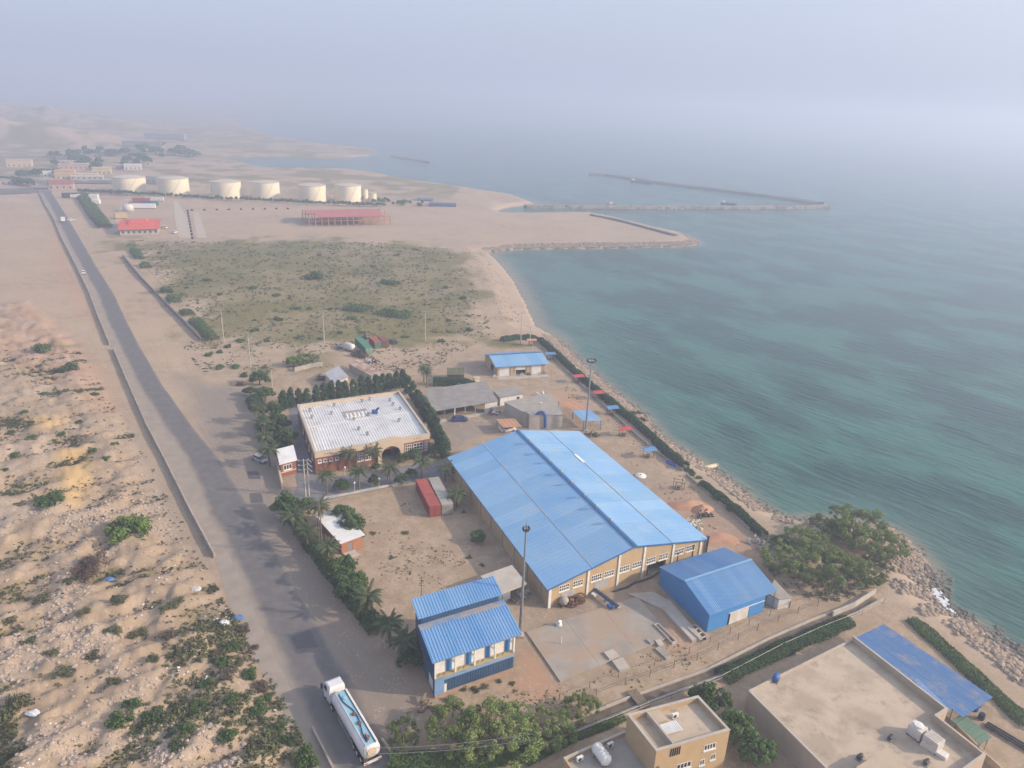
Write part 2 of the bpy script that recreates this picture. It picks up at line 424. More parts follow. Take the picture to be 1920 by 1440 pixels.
def ground_material():
    m, N, L, b = new_mat('ground', 0.95, 0, 0.1)
    geo = N.new('ShaderNodeNewGeometry').outputs['Position']
    a1 = N.new('ShaderNodeAttribute'); a1.attribute_name = 'mask_a'
    a2 = N.new('ShaderNodeAttribute'); a2.attribute_name = 'mask_b'
    s1 = N.new('ShaderNodeSeparateColor'); L.new(a1.outputs['Color'], s1.inputs[0])
    s2 = N.new('ShaderNodeSeparateColor'); L.new(a2.outputs['Color'], s2.inputs[0])
    big = nnoise(N, L, geo, 0.03, 6, 0.65)
    mid = nnoise(N, L, geo, 0.22, 6, 0.65)
    fine = nnoise(N, L, geo, 1.6, 5, 0.7)
    grit = nnoise(N, L, geo, 6.0, 3, 0.7)
    col = nmix(N, L, nramp(N, L, big, 0.35, 0.65), (0.42, 0.315, 0.215), (0.33, 0.245, 0.168))
    col = nmix(N, L, nramp(N, L, mid, 0.4, 0.62), col, (0.39, 0.295, 0.212))
    col = nmix(N, L, nmath(N, L, 'MULTIPLY', nramp(N, L, fine, 0.48, 0.72), 0.6), col, (0.24, 0.175, 0.125))
    col = nmix(N, L, nmath(N, L, 'MULTIPLY', s2.outputs[2], nramp(N, L, nnoise(N, L, geo, 0.35, 6, 0.7), 0.38, 0.62)), col, (0.29, 0.215, 0.145))
    col = nmix(N, L, nmath(N, L, 'MULTIPLY', s1.outputs[1], 0.85), col, (0.40, 0.235, 0.15))
    col = nmix(N, L, s2.outputs[0], col, (0.50, 0.34, 0.16))
    col = nmix(N, L, nmath(N, L, 'MULTIPLY', s1.outputs[2], 0.9), col, (0.235, 0.20, 0.17))
    ra = N.new('ShaderNodeMapping'); ra.inputs['Rotation'].default_value = (0, 0, math.radians(56))
    sa = N.new('ShaderNodeMapping'); sa.inputs['Scale'].default_value = (0.07, 1.0, 1.0)
    L.new(geo, ra.inputs['Vector']); L.new(ra.outputs[0], sa.inputs['Vector'])
    trk = nramp(N, L, nnoise(N, L, sa.outputs[0], 0.75, 4, 0.6), 0.52, 0.68)
    col = nmix(N, L, nmath(N, L, 'MULTIPLY', trk, nmath(N, L, 'ADD', nmath(N, L, 'MULTIPLY', s1.outputs[2], 0.4), 0.18)), col, (0.225, 0.18, 0.14))
    vor = N.new('ShaderNodeTexVoronoi'); vor.inputs['Scale'].default_value = 1.5
    L.new(geo, vor.inputs['Vector'])
    peb = nmath(N, L, 'MULTIPLY', nramp(N, L, nmath(N, L, 'SUBTRACT', 1.0, vor.outputs['Distance']), 0.62, 0.78), nramp(N, L, mid, 0.45, 0.6))
    col = nmix(N, L, nmath(N, L, 'MULTIPLY', peb, 0.35), col, (0.5, 0.41, 0.33))
    rb = nramp(N, L, grit, 0.45, 0.62)
    col = nmix(N, L, nmath(N, L, 'MULTIPLY', a1.outputs['Alpha'], rb), col, (0.43, 0.35, 0.29))
    vg = nmath(N, L, 'MULTIPLY', s1.outputs[0], nramp(N, L, fine, 0.25, 0.52))
    col = nmix(N, L, vg, col, (0.155, 0.14, 0.05))
    vg2 = nmath(N, L, 'MULTIPLY', nmath(N, L, 'MULTIPLY', s1.outputs[0], nramp(N, L, nnoise(N, L, geo, 0.6, 5, 0.7), 0.5, 0.66)), 0.7)
    col = nmix(N, L, vg2, col, (0.095, 0.10, 0.045))
    col = nmix(N, L, nmath(N, L, 'MULTIPLY', s2.outputs[1], 0.7), col, (0.19, 0.15, 0.115))
    L.new(col, b.inputs['Base Color'])
    hgt = nmath(N, L, 'ADD', fine, nmath(N, L, 'MULTIPLY', grit, 0.5))
    bump(N, L, b, hgt, 0.5, 0.2)
    return m
gme = np_mesh('ground', np.stack([gx, gy, gzv], 1), Fq, ground_material(), True, {'mask_a': sl_, 'mask_b': sl2})
ground = tag(link('ground', gme), kind='structure')

# ---------------------------------------------------------------- sea
def sea_material():
    m, N, L, b = new_mat('sea_water', 0.18, 0, 0.26)
    b.inputs['IOR'].default_value = 1.33
    geo = N.new('ShaderNodeNewGeometry').outputs['Position']
    a = N.new('ShaderNodeAttribute'); a.attribute_name = 'depth'
    sp = N.new('ShaderNodeSeparateColor'); L.new(a.outputs['Color'], sp.inputs[0])
    def aniso(deg, sx):
        r = N.new('ShaderNodeMapping'); r.inputs['Rotation'].default_value = (0, 0, math.radians(-deg))
        s = N.new('ShaderNodeMapping'); s.inputs['Scale'].default_value = (sx, 1.0, 1.0)
        L.new(geo, r.inputs['Vector']); L.new(r.outputs[0], s.inputs['Vector'])
        return s
    mp = aniso(-62, 0.6)
    big = nnoise(N, L, mp.outputs[0], 0.035, 5, 0.6)
    deep = nmix(N, L, nramp(N, L, big, 0.42, 0.6), (0.015, 0.060, 0.053), (0.034, 0.128, 0.102))
    col = nmix(N, L, sp.outputs[0], deep, (0.075, 0.150, 0.130))
    col = nmix(N, L, nmath(N, L, 'MULTIPLY', sp.outputs[1], 0.85), col, (0.24, 0.21, 0.15))
    L.new(col, b.inputs['Base Color'])
    w1 = nnoise(N, L, aniso(-46, 0.22).outputs[0], 0.5, 3, 0.55)
    w2 = nnoise(N, L, aniso(-52, 0.28).outputs[0], 1.3, 3, 0.6)
    h = nmath(N, L, 'ADD', w1, nmath(N, L, 'MULTIPLY', w2, 0.35))
    bump(N, L, b, h, 1.0, 0.6)
    return m
wr = np.array([-400.0, -50.0, 30.0] + fan_rows(40.0, 12000.0, 0.02))
wc = np.linspace(-0.5, 1, 260)
wh = np.maximum(110.0, 0.9 * wr + 40.0)
WX = wh[:, None] * wc[None, :]
WY = np.repeat(wr[:, None], len(wc), 1)
wx, wy = WX.ravel(), WY.ravel()
wsd = -shore_sd(wx, wy)
bdist = seg_dist(wx, wy, BEACH)
shal = (1 - sstep(0, 26, wsd)) * 0.7
shal = np.maximum(shal, (1 - sstep(0, 60, wsd)) * 0.55 * (1 - sstep(20, 110, bdist)))
rim = (1 - sstep(0.5, 5.0 + 6 * (1 - sstep(5, 40, bdist)), wsd))
wi = np.arange(len(wx)).reshape(WX.shape)
WF = np.stack([wi[:-1, :-1], wi[:-1, 1:], wi[1:, 1:], wi[1:, :-1]], -1).reshape(-1, 4)
sea = link('sea', np_mesh('sea', np.stack([wx, wy, np.full_like(wx, SEA)], 1), WF, sea_material(), True,
                          {'depth': np.stack([shal, rim, shal * 0, shal * 0 + 1], 1)}))
tag(sea, kind='structure')

# ---------------------------------------------------------------- roads
def strip(name, left, right, mat, z=0.03, sub=6, n=8):
    """ribbon between two edge lines; attribute 'across' runs 0..1 from left to right"""
    def dens(pl):
        q = []
        for a, b in zip(pl[:-1], pl[1:]):
            for k in range(sub): q.append((a[0] + (b[0] - a[0]) * k / sub, a[1] + (b[1] - a[1]) * k / sub))
        return np.array(q + [pl[-1]])
    l, r = dens(left), dens(right)
    t = np.linspace(0, 1, n + 1)
    X = l[:, None, 0] * (1 - t) + r[:, None, 0] * t
    Y = l[:, None, 1] * (1 - t) + r[:, None, 1] * t
    Z = np.full_like(X, z)
    V = np.stack([X.ravel(), Y.ravel(), Z.ravel()], 1)
    i = np.arange(len(V)).reshape(X.shape)
    Fs = np.stack([i[:-1, :-1], i[:-1, 1:], i[1:, 1:], i[1:, :-1]], -1).reshape(-1, 4)
    ac = np.repeat(t[None, :], len(l), 0).ravel()
    al = np.repeat(np.linspace(0, 1, len(l))[:, None], n + 1, 1).ravel()
    return tag(link(name, np_mesh(name, V, Fs, mat, False, {'across': np.stack([ac, al, ac * 0, ac * 0 + 1], 1)})), kind='structure')
def asphalt_material(name, lo=-0.03, hi=0.24, rlo=0.86, rhi=1.14, base=(0.127, 0.119, 0.118), dust=(0.29, 0.24, 0.195)):
    m, N, L, b = new_mat(name, 0.9, 0, 0.2)
    geo = N.new('ShaderNodeNewGeometry').outputs['Position']
    a = N.new('ShaderNodeAttribute'); a.attribute_name = 'across'
    sp = N.new('ShaderNodeSeparateColor'); L.new(a.outputs['Color'], sp.inputs[0])
    nz = nnoise(N, L, geo, 0.14, 6, 0.65)
    sh = nmath(N, L, 'MULTIPLY', nmath(N, L, 'SUBTRACT', nz, 0.5), 0.32)
    u = nmath(N, L, 'ADD', sp.outputs[0], sh)
    dl = nmath(N, L, 'SUBTRACT', 1.0, nramp(N, L, u, lo, hi))
    dr = nramp(N, L, u, rlo, rhi)
    d = nmath(N, L, 'MAXIMUM', dl, dr)
    col = nmix(N, L, nramp(N, L, nnoise(N, L, geo, 0.5, 5), 0.35, 0.7), base, tuple(v * 1.22 for v in base))
    col = nmix(N, L, nmath(N, L, 'MULTIPLY', nramp(N, L, nnoise(N, L, geo, 4.0, 4), 0.5, 0.8), 0.35), col, tuple(v * 0.7 for v in base))
    col = nmix(N, L, d, col, dust)
    L.new(col, b.inputs['Base Color'])
    bump(N, L, b, nnoise(N, L, geo, 12, 3), 0.3, 0.03)
    return m
ASPH = asphalt_material('road_asphalt')
WALL_LINE1 = [(-373.86, 583.69), (-333.04, 524.01), (-295.94, 471.31), (-251.09, 404.59), (-208.33, 342.81), (-176.60, 296.31), (-152.80, 259.96), (-134.16, 231.97)]
WALL_LINE2 = [(-130.80, 227.91), (-111.49, 198.89), (-92.54, 170.67), (-80.44, 153.74), (-64.59, 131.04), (-53.49, 115.58)]
wl_ = [(-20.05, 64.24), (-23.57, 70.10), (-28.14, 76.25), (-33.98, 85.25), (-40.23, 94.06), (-46.63, 103.65), (-50.82, 110.96), (-53.49, 115.58)] + WALL_LINE2[::-1][1:] + WALL_LINE1[::-1]
strip('road_shoulder', [wl_[i] for i in range(len(wl_))], [(-18.14, 64.33), (-20.21, 70.28), (-24.23, 76.47), (-29.90, 85.50), (-35.69, 94.36), (-41.93, 104.00), (-46.34, 111.31), (-49.94, 115.86), (-60.26, 131.42), (-74.34, 154.36), (-86.97, 171.29), (-107.40, 199.42), (-127.55, 228.39),
      (-129.87, 232.61), (-148.65, 260.65), (-171.59, 297.27), (-203.84, 343.81), (-246.49, 405.81), (-291.35, 472.75), (-328.09, 525.77), (-368.52, 585.85)], M('road_shoulder', (0.31, 0.26, 0.215), (0.26, 0.22, 0.185), 0.3, 0.95), z=0.02, sub=5, n=3)
strip('road', ROAD_L, ROAD_R, ASPH, z=0.04)
strip('road', [(-397.51, 625.03), (-404.47, 609.55), (-415.86, 600.64), (-452.50, 581.14)][::-1], [(-368.52, 585.85), (-383.44, 579.82), (-394.33, 568.27), (-427.83, 548.06)][::-1], ASPH, z=0.05, n=4)
strip('road', [(-372.53, 584.23), (-399.63, 619.88), (-419.42, 641.53)], [(-366.17, 586.80), (-389.17, 624.44), (-407.36, 656.28)], ASPH, z=0.045, n=4)
strip('road', [(-441.04, 659.57), (-421.61, 673.74), (-399.12, 684.50), (-371.83, 692.44), (-331.97, 696.07)], [(-414.90, 625.91), (-401.60, 640.61), (-384.00, 657.68), (-357.59, 665.03), (-320.94, 672.21)], ASPH, z=0.05, n=4)
strip('paved_drive', [(-42.52, 133.42), (-44.81, 139.46), (-49.23, 151.44), (-52.77, 165.40), (-57.96, 177.98), (-61.85, 188.59)], [(-36.34, 142.60), (-41.84, 145.73), (-43.51, 149.37), (-48.22, 161.35), (-54.15, 174.96), (-59.06, 188.15)],
      asphalt_material('drive_asphalt', -0.4, -0.2, 1.3, 1.5, (0.17, 0.165, 0.17)), z=0.02, n=4)
strip('paved_drive', [(-45.53, 132.72), (-35.69, 139.83), (-22.91, 146.78), (-12.58, 151.86)], [(-46.48, 145.29), (-37.92, 149.40), (-26.63, 154.75), (-14.59, 159.86)], _mc.get('x') or bpy.data.materials['drive_asphalt'], z=0.026, n=4)
# dark resurfacing patches
pm = M('asphalt_patch', (0.105, 0.10, 0.104), (0.092, 0.088, 0.092), 0.8, 0.9)
for pl in ([(-33.39, 95.14), (-30.77, 97.11), (-28.35, 93.13), (-31.62, 92.55)], [(-59.34, 149.39), (-56.98, 149.62), (-55.23, 146.20), (-57.89, 145.94)], [(-55.45, 139.64), (-53.00, 139.87), (-51.30, 136.14), (-53.74, 135.69)]):
    o = MB().prism(pl[::-1], 0.0, 0.046).build('asphalt_patch', pm)
    tag(o, kind='structure')
# track across the far plain, pier ramps
tr = M('packed_track', (0.45, 0.375, 0.30), (0.40, 0.335, 0.27), 0.2, 0.95)
strip('dirt_track', [(-243.68, 439.70), (-277.15, 515.21), (-304.17, 575.64)], [(-236.27, 433.98), (-272.11, 516.91), (-298.96, 574.23)], tr, z=0.06, n=2)
strip('concrete_ramp', [(-265.12, 573.51), (-228.04, 492.63), (-201.38, 436.03), (-195.61, 426.44)], [(-262.66, 574.43), (-220.56, 494.98), (-202.41, 455.55), (-190.07, 427.94)], tr, z=0.07, n=2)
strip('concrete_ramp', [(-228.87, 523.22), (-203.40, 465.81), (-187.00, 428.76)], [(-225.58, 524.31), (-194.46, 457.84), (-181.68, 430.19)], tr, z=0.07, n=2)

# ---------------------------------------------------------------- building kit
WHITE = M('white_paint', (0.72, 0.70, 0.66), (0.62, 0.60, 0.56), 0.8, 0.6)
DIRTYWHITE = M('dusty_white', (0.62, 0.59, 0.55), (0.50, 0.47, 0.43), 0.5, 0.8, dirt=(0.40, 0.34, 0.28))
def roof_mat(name, c1, c2, dust, deg, rough=0.45, fade=0.06, streak=0.55):
    """painted sheet: faded sheets, dust and run-off streaks down the slope (slope direction deg)"""
    m, N, L, b = new_mat(name, rough, 0, 0.4)
    pos = N.new('ShaderNodeNewGeometry').outputs['Position']
    oi = N.new('ShaderNodeObjectInfo').outputs['Random']
    r = N.new('ShaderNodeMapping'); r.inputs['Rotation'].default_value = (0, 0, math.radians(-deg))
    k = N.new('ShaderNodeMapping'); k.inputs['Scale'].default_value = (0.10, 1.0, 1.0)
    L.new(pos, r.inputs['Vector']); L.new(r.outputs[0], k.inputs['Vector'])
    col = nmix(N, L, nramp(N, L, nnoise(N, L, pos, 0.09, 5, 0.6), 0.38, 0.62), c1, c2)
    st = nramp(N, L, nnoise(N, L, k.outputs[0], 1.5, 5, 0.7), 0.5, 0.72)
    col = nmix(N, L, nmath(N, L, 'MULTIPLY', st, streak * 0.55), col, dust)
    big = nramp(N, L, nnoise(N, L, pos, 0.16, 6, 0.7), 0.52, 0.76)
    col = nmix(N, L, nmath(N, L, 'MULTIPLY', big, streak), col, dust)
    rst = nramp(N, L, nnoise(N, L, k.outputs[0], 3.2, 4, 0.7), 0.66, 0.76)
    col = nmix(N, L, nmath(N, L, 'MULTIPLY', rst, 0.4), col, (0.24, 0.19, 0.16))
    hs = N.new('ShaderNodeHueSaturation')
    v = N.new('ShaderNodeMapRange'); v.inputs['To Min'].default_value, v.inputs['To Max'].default_value = 1 - fade, 1 + fade * 0.6
    sv = N.new('ShaderNodeMapRange'); sv.inputs['To Min'].default_value, sv.inputs['To Max'].default_value = 1.03, 0.94
    L.new(oi, v.inputs['Value']); L.new(oi, sv.inputs['Value'])
    L.new(v.outputs[0], hs.inputs['Value']); L.new(sv.outputs[0], hs.inputs['Saturation'])
    L.new(col, hs.inputs['Color']); L.new(hs.outputs[0], b.inputs['Base Color'])
    return m
BLUE_ROOF = roof_mat('blue_roof_sheet', (0.165, 0.345, 0.575), (0.215, 0.385, 0.575), (0.31, 0.39, 0.46), 30, 0.45, 0.07, 0.75)
BLUE_ROOF2 = roof_mat('blue_roof_sheet_weathered', (0.12, 0.285, 0.535), (0.16, 0.32, 0.53), (0.30, 0.32, 0.34), 115, 0.5, 0.06, 0.6)
BLUE_CAP = M('blue_ridge_cap', (0.05, 0.15, 0.34), None, 0.5, 0.5)
BLUE_WALL = M('blue_cladding', (0.05, 0.215, 0.50), (0.06, 0.23, 0.51), 0.3, 0.5, rand=0.04)
DARKBLUE_WALL = M('dark_blue_cladding', (0.035, 0.085, 0.17), (0.05, 0.105, 0.19), 0.4, 0.6, rand=0.05, dirt=(0.16, 0.16, 0.16), dlo=0.55, dhi=0.9)
YBRICK = M('yellow_brick', (0.47, 0.335, 0.19), (0.42, 0.30, 0.17), 0.5, 0.9, bmp=0.3, bscale=10)
BEIGE = M('beige_render', (0.45, 0.36, 0.26), (0.40, 0.32, 0.23), 0.35, 0.9, dirt=(0.36, 0.28, 0.20), dscale=0.5)
RBRICK = M('red_brick', (0.26, 0.105, 0.065), (0.21, 0.085, 0.055), 0.7, 0.9, bmp=0.3, bscale=12)
CREAM = M('cream_render', (0.55, 0.43, 0.31), (0.50, 0.39, 0.28), 0.5, 0.85)
CONC = M('grey_concrete', (0.33, 0.30, 0.265), (0.27, 0.245, 0.215), 0.5, 0.95, dirt=(0.40, 0.32, 0.25), dscale=0.3, bmp=0.2)
LCONC = M('pale_concrete', (0.45, 0.405, 0.35), (0.38, 0.34, 0.295), 0.4, 0.95, dirt=(0.36, 0.28, 0.21), dscale=0.25, bmp=0.2)
SANDROOF = M('sandy_flat_roof', (0.46, 0.375, 0.285), (0.35, 0.28, 0.21), 0.22, 0.95, dirt=(0.26, 0.21, 0.16), dscale=0.45, dlo=0.5, dhi=0.72, bmp=0.3)
GLASS = M('dark_glass', (0.02, 0.024, 0.028), (0.03, 0.035, 0.04), 1.0, 0.12, spec=0.6)
DARK = M('dark_interior', (0.02, 0.02, 0.021), None, 1.0, 0.95)
STEEL = M('galvanised_steel', (0.33, 0.335, 0.34), (0.27, 0.275, 0.28), 1.0, 0.5, metal=0.5)
RUST = M('rusty_iron', (0.16, 0.075, 0.042), (0.11, 0.055, 0.035), 2.0, 0.9)
DSTEEL = M('dark_steel', (0.05, 0.05, 0.055), (0.035, 0.035, 0.04), 1.0, 0.6)
WOOD = M('grey_timber', (0.22, 0.17, 0.125), (0.16, 0.125, 0.09), 2.0, 0.9)
GREYSHEET = M('grey_roof_sheet', (0.27, 0.25, 0.23), (0.22, 0.205, 0.19), 0.4, 0.85, rand=0.06, dirt=(0.33, 0.27, 0.22), dscale=0.3)
WHITESHEET = M('white_roof_sheet', (0.70, 0.69, 0.675), (0.62, 0.61, 0.595), 0.3, 0.6, rand=0.05, dirt=(0.48, 0.44, 0.40), dscale=0.25, dlo=0.5, dhi=0.8)
REDROOF = M('red_roof_sheet', (0.50, 0.085, 0.055), (0.44, 0.08, 0.055), 0.15, 0.6, rand=0.05)
ORANGE = M('orange_canvas', (0.47, 0.25, 0.14), (0.42, 0.23, 0.13), 0.5, 0.9)
GREENP = M('green_paint', (0.06, 0.20, 0.125), (0.05, 0.17, 0.11), 0.5, 0.6, dirt=(0.16, 0.22, 0.17), dscale=0.5)

def PF(b0): return lambda s, z, d: (s, b0 - d, z)          # front wall, outward towards -b
def PK(b1): return lambda s, z, d: (s, b1 + d, z)          # rear wall
def PL_(a0): return lambda s, z, d: (a0 - d, s, z)         # left wall
def PR(a1): return lambda s, z, d: (a1 + d, s, z)          # right wall
def pbox(mb, P, s0, s1, z0, z1, d0, d1):
    return mb.hexa([P(s0, z0, d1), P(s1, z0, d1), P(s1, z0, d0), P(s0, z0, d0), P(s0, z1, d1), P(s1, z1, d1), P(s1, z1, d0), P(s0, z1, d0)])
def wall_holes(mb, P, s0, s1, z0, z1, t, holes):
    """wall of thickness t with rectangular openings (s0, s1, z0, z1)"""
    S = sorted(set([s0, s1] + [h[0] for h in holes] + [h[1] for h in holes]))
    for a, b in zip(S[:-1], S[1:]):
        hs = sorted([(h[2], h[3]) for h in holes if h[0] <= a + 1e-6 and h[1] >= b - 1e-6])
        z = z0
        for lo, hi in hs:
            if lo > z + 1e-6: pbox(mb, P, a, b, z, lo, -t, 0)
            z = hi
        if z < z1 - 1e-6: pbox(mb, P, a, b, z, z1, -t, 0)
def window(parent, F, P, s0, s1, z0, z1, nx=3, nz=1, fw=0.07, rec=0.08, fm=None, gm=None, sill=True):
    mb = MB(F)
    d0, d1 = -rec - 0.05, -rec + 0.11
    pbox(mb, P, s0, s0 + fw, z0, z1, d0, d1); pbox(mb, P, s1 - fw, s1, z0, z1, d0, d1)
    pbox(mb, P, s0 + fw, s1 - fw, z0, z0 + fw, d0, d1); pbox(mb, P, s0 + fw, s1 - fw, z1 - fw, z1, d0, d1)
    if sill: pbox(mb, P, s0 - 0.08, s1 + 0.08, z0 - 0.12, z0 - 0.002, -rec, 0.12)
    w = (s1 - s0 - 2 * fw) / nx
    h = (z1 - z0 - 2 * fw) / nz
    for i in range(1, nx): pbox(mb, P, s0 + fw + i * w - fw / 2, s0 + fw + i * w + fw / 2, z0 + fw, z1 - fw, d0 + 0.01, d1 - 0.01)
    for j in range(1, nz): pbox(mb, P, s0 + fw, s1 - fw, z0 + fw + j * h - fw / 2, z0 + fw + j * h + fw / 2, d0 + 0.015, d1 - 0.015)
    wo = mb.build('window', fm or WHITE, parent)
    for i in range(nx):
        for j in range(nz):
            pm = MB(F)
            pbox(pm, P, s0 + fw + i * w + 0.002, s0 + fw + (i + 1) * w - 0.002, z0 + fw + j * h + 0.002, z0 + fw + (j + 1) * h - 0.002, -rec - 0.02, -rec)
            pm.build('pane', gm or GLASS, wo)
    return wo
def sheets(parent, F, A, Bq, D, nc, nr, mat, rib=0.45, rh=0.05, rw=0.14, name='roof_sheet', lap=0.06, tilt=0.0):
    """corrugated roof plane from corner A, side A->Bq (across, nc sheets) and A->D (down the ribs, nr rows); sheets share one mesh"""
    A, Bq, D = Vector(F(*A)) if F else Vector(A), Vector(F(*Bq)) if F else Vector(Bq), Vector(F(*D)) if F else Vector(D)
    e1, e2 = (Bq - A) / nc, (D - A) / nr
    n = e1.cross(e2).normalized()
    if n.z < 0: n = -n
    w = e1.length
    x1 = e1.normalized()
    k = max(1, round(w / rib))
    pr = []
    for i in range(k):
        c = (i + 0.5) * w / k
        pr += [(c - rw / 2 - rh * 0.5, 0), (c - rw / 2, rh), (c + rw / 2, rh), (c + rw / 2 + rh * 0.5, 0)]
    pr = [(0.004, 0)] + pr + [(w - 0.004, 0)]
    pts = []
    for t in (0.0, 1.0):
        lift = lap * (1 - t) if nr > 1 else 0
        for s, h in pr:
            pts.append(tuple(x1 * s + e2 * (t * 1.0 + (0.012 if t == 1 and nr > 1 else 0)) + n * (h + lift)))
    m = len(pr)
    base = len(pts)
    for t in (0.0, 1.0):
        lift = lap * (1 - t) if nr > 1 else 0
        for s, h in (pr[0], pr[-1]): pts.append(tuple(x1 * s + e2 * t + n * (lift - 0.03)))
    mb = MB()
    fs = [(i, i + 1, m + i + 1, m + i) for i in range(m - 1)]
    fs += [(base, base + 1, base + 3, base + 2), (base, base + 2, m, 0), (m - 1, 2 * m - 1, base + 3, base + 1),
           tuple([base] + list(range(0, m)) + [base + 1]), tuple([base + 2] + list(range(m, 2 * m)) + [base + 3])]
    mb.add(pts, fs)
    me = mb.mesh(name, mat)
    for j in range(nr):
        for i in range(nc):
            o = link(name, me, parent)
            o.location = A + e1 * i + e2 * j
def post_row(parent, F, pts, z0, z1, r, mat, name='post', n=6):
    for a, b in pts:
        MB(F).tube((a, b, z0), (a, b, z1), r, r, n).build(name, mat, parent)
def flat_roof_box(parent, F, a0, a1, b0, b1, z1, par, mat_wall, mat_roof, holes_f=(), holes_r=(), holes_l=(), t=0.28, cap=None, roof_name='roof'):
    mb = MB(F)
    wall_holes(mb, PF(b0), a0, a1, 0, z1, t, list(holes_f))
    wall_holes(mb, PR(a1), b0 + t, b1, 0, z1, t, list(holes_r))
    wall_holes(mb, PL_(a0), b0 + t, b1, 0, z1, t, list(holes_l))
    pbox(mb, PK(b1), a0 + t, a1 - t, 0, z1, -t, 0)
    w = mb.build('wall', mat_wall, parent)
    MB(F).box(a0 + t, a1 - t, b0 + t, b1 - t, z1 - par - 0.2, z1 - par).build(roof_name, mat_roof, parent)
    if cap:
        cm = MB(F)
        e = 0.05
        cm.box(a0 - e, a1 + e, b0 - e, b0 + t + e, z1, z1 + 0.08).box(a0 - e, a1 + e, b1 - t - e, b1 + e, z1, z1 + 0.08)
        cm.box(a0 - e, a0 + t + e, b0 + t + e, b1 - t - e, z1, z1 + 0.08).box(a1 - t - e, a1 + e, b0 + t + e, b1 - t - e, z1, z1 + 0.08)
        cm.build('parapet_coping', cap, w)
    return w
def ac_unit(loc, label, rz=0.5, s=1.0, group='rooftop air conditioner units'):
    t = thing('air_conditioner', label, 'air conditioner', loc, group, rz)
    MB().box(-0.45 * s, 0.45 * s, -0.17 * s, 0.17 * s, 0.1 * s, 0.75 * s).build('casing', WHITE, t)
    MB().lathe([(0.26 * s, 0), (0.26 * s, 0.02)], (-0.1 * s, -0.192 * s, 0.42 * s), 14, 'y').build('fan_grille', DSTEEL, t)
    for x in (-0.36, 0.36): MB().box(x * s - 0.03, x * s + 0.03, -0.2 * s, 0.2 * s, 0, 0.1 * s).build('foot', STEEL, t)

# ---------------------------------------------------------------- the large blue-roofed warehouse
O = (7.71, 104.99)
F, la, lb = frame(O, (39.30, 123.06), (-14.06, 153.13))
t = thing('warehouse', 'large warehouse with long bright blue gable roof and yellow brick end wall', 'warehouse', O)
EV, RG, ov = 4.05, 7.6, 0.35
mid = la / 2
a0, a1, b0, b1 = ov, la - ov, 0.3, lb - 0.3
wins = [(2.47, 4.55), (5.32, 7.44), (9.13, 11.43), (11.89, 14.11), (15.3, 17.57), (18.18, 20.25), (21.49, 23.61), (24.37, 26.53), (28.21, 30.43), (30.96, 33.22)]
holes = [(x0, x1, 2.55, 3.85) for x0, x1 in wins] + [(22.0, 26.0, 0.0, 2.4)]
mb = MB(F)
wall_holes(mb, PF(b0), a0, a1, 0, 3.99, 0.3, holes)
def gab(a, zo=0.06): return EV + (RG - EV) * (1 - abs(a - mid) / mid) - zo
mb.hexa([(a0, b0, 3.99), (mid, b0, 3.99), (mid, b0 + 0.3, 3.99), (a0, b0 + 0.3, 3.99), (a0, b0, gab(a0)), (mid, b0, gab(mid)), (mid, b0 + 0.3, gab(mid)), (a0, b0 + 0.3, gab(a0))])
mb.hexa([(mid, b0, 3.99), (a1, b0, 3.99), (a1, b0 + 0.3, 3.99), (mid, b0 + 0.3, 3.99), (mid, b0, gab(mid)), (a1, b0, gab(a1)), (a1, b0 + 0.3, gab(a1)), (mid, b0 + 0.3, gab(mid))])
w = mb.build('end_wall', YBRICK, t)
w['label'] = 'sunlit yellow brick gable wall with ten white windows'
mb = MB(F)
wall_holes(mb, PK(b1), a0, a1, 0, 3.9, 0.3, [])
mb.hexa([(a0, b1 - 0.3, 3.9), (mid, b1 - 0.3, 3.9), (mid, b1, 3.9), (a0, b1, 3.9), (a0, b1 - 0.3, gab(a0)), (mid, b1 - 0.3, gab(mid)), (mid, b1, gab(mid)), (a0, b1, gab(a0))])
mb.hexa([(mid, b1 - 0.3, 3.9), (a1, b1 - 0.3, 3.9), (a1, b1, 3.9), (mid, b1, 3.9), (mid, b1 - 0.3, gab(mid)), (a1, b1 - 0.3, gab(a1)), (a1, b1, gab(a1)), (mid, b1, gab(mid))])
mb.build('rear_wall', YBRICK, t)
for nm, P in (('side_wall', PL_(a0)), ('side_wall', PR(a1))):
    mb = MB(F)
    wall_holes(mb, P, b0 + 0.3, b1 - 0.3, 0, gab(a0, 0.1), 0.3, [])
    sw = mb.build(nm, YBRICK, t)
    for k in range(9):
        q = MB(F)
        s = b0 + 3 + k * (lb - 6) / 8
        pbox(q, P, s - 0.25, s + 0.25, 0, 3.7, 0.0, 0.18)
        q.build('pilaster', BEIGE, sw)
MB(F).box(a0 + 0.3, a1 - 0.3, b0 + 0.35, b0 + 14, 0.0, 0.05).build('floor', CONC, t)
for x in (0.36, 8.43, 15.03, 20.72, 27.66, 34.6):
    q = MB(F)
    hw_ = 0.5 if x < 1 else 0.22
    xa, xb = max(x - hw_, a0 - 0.02), min(x + hw_, a1 + 0.02)
    q.hexa([(xa, b0 - 0.16, 0), (xb, b0 - 0.16, 0), (xb, b0, 0), (xa, b0, 0), (xa, b0 - 0.16, gab(xa, 0.12)), (xb, b0 - 0.16, gab(xb, 0.12)), (xb, b0, gab(xb, 0.12)), (xa, b0, gab(xa, 0.12))])
    q.build('column', WHITE, t)
for x0, x1 in wins: window(t, F, PF(b0), x0 + 0.004, x1 - 0.004, 2.554, 3.846, 5, 2, 0.1)
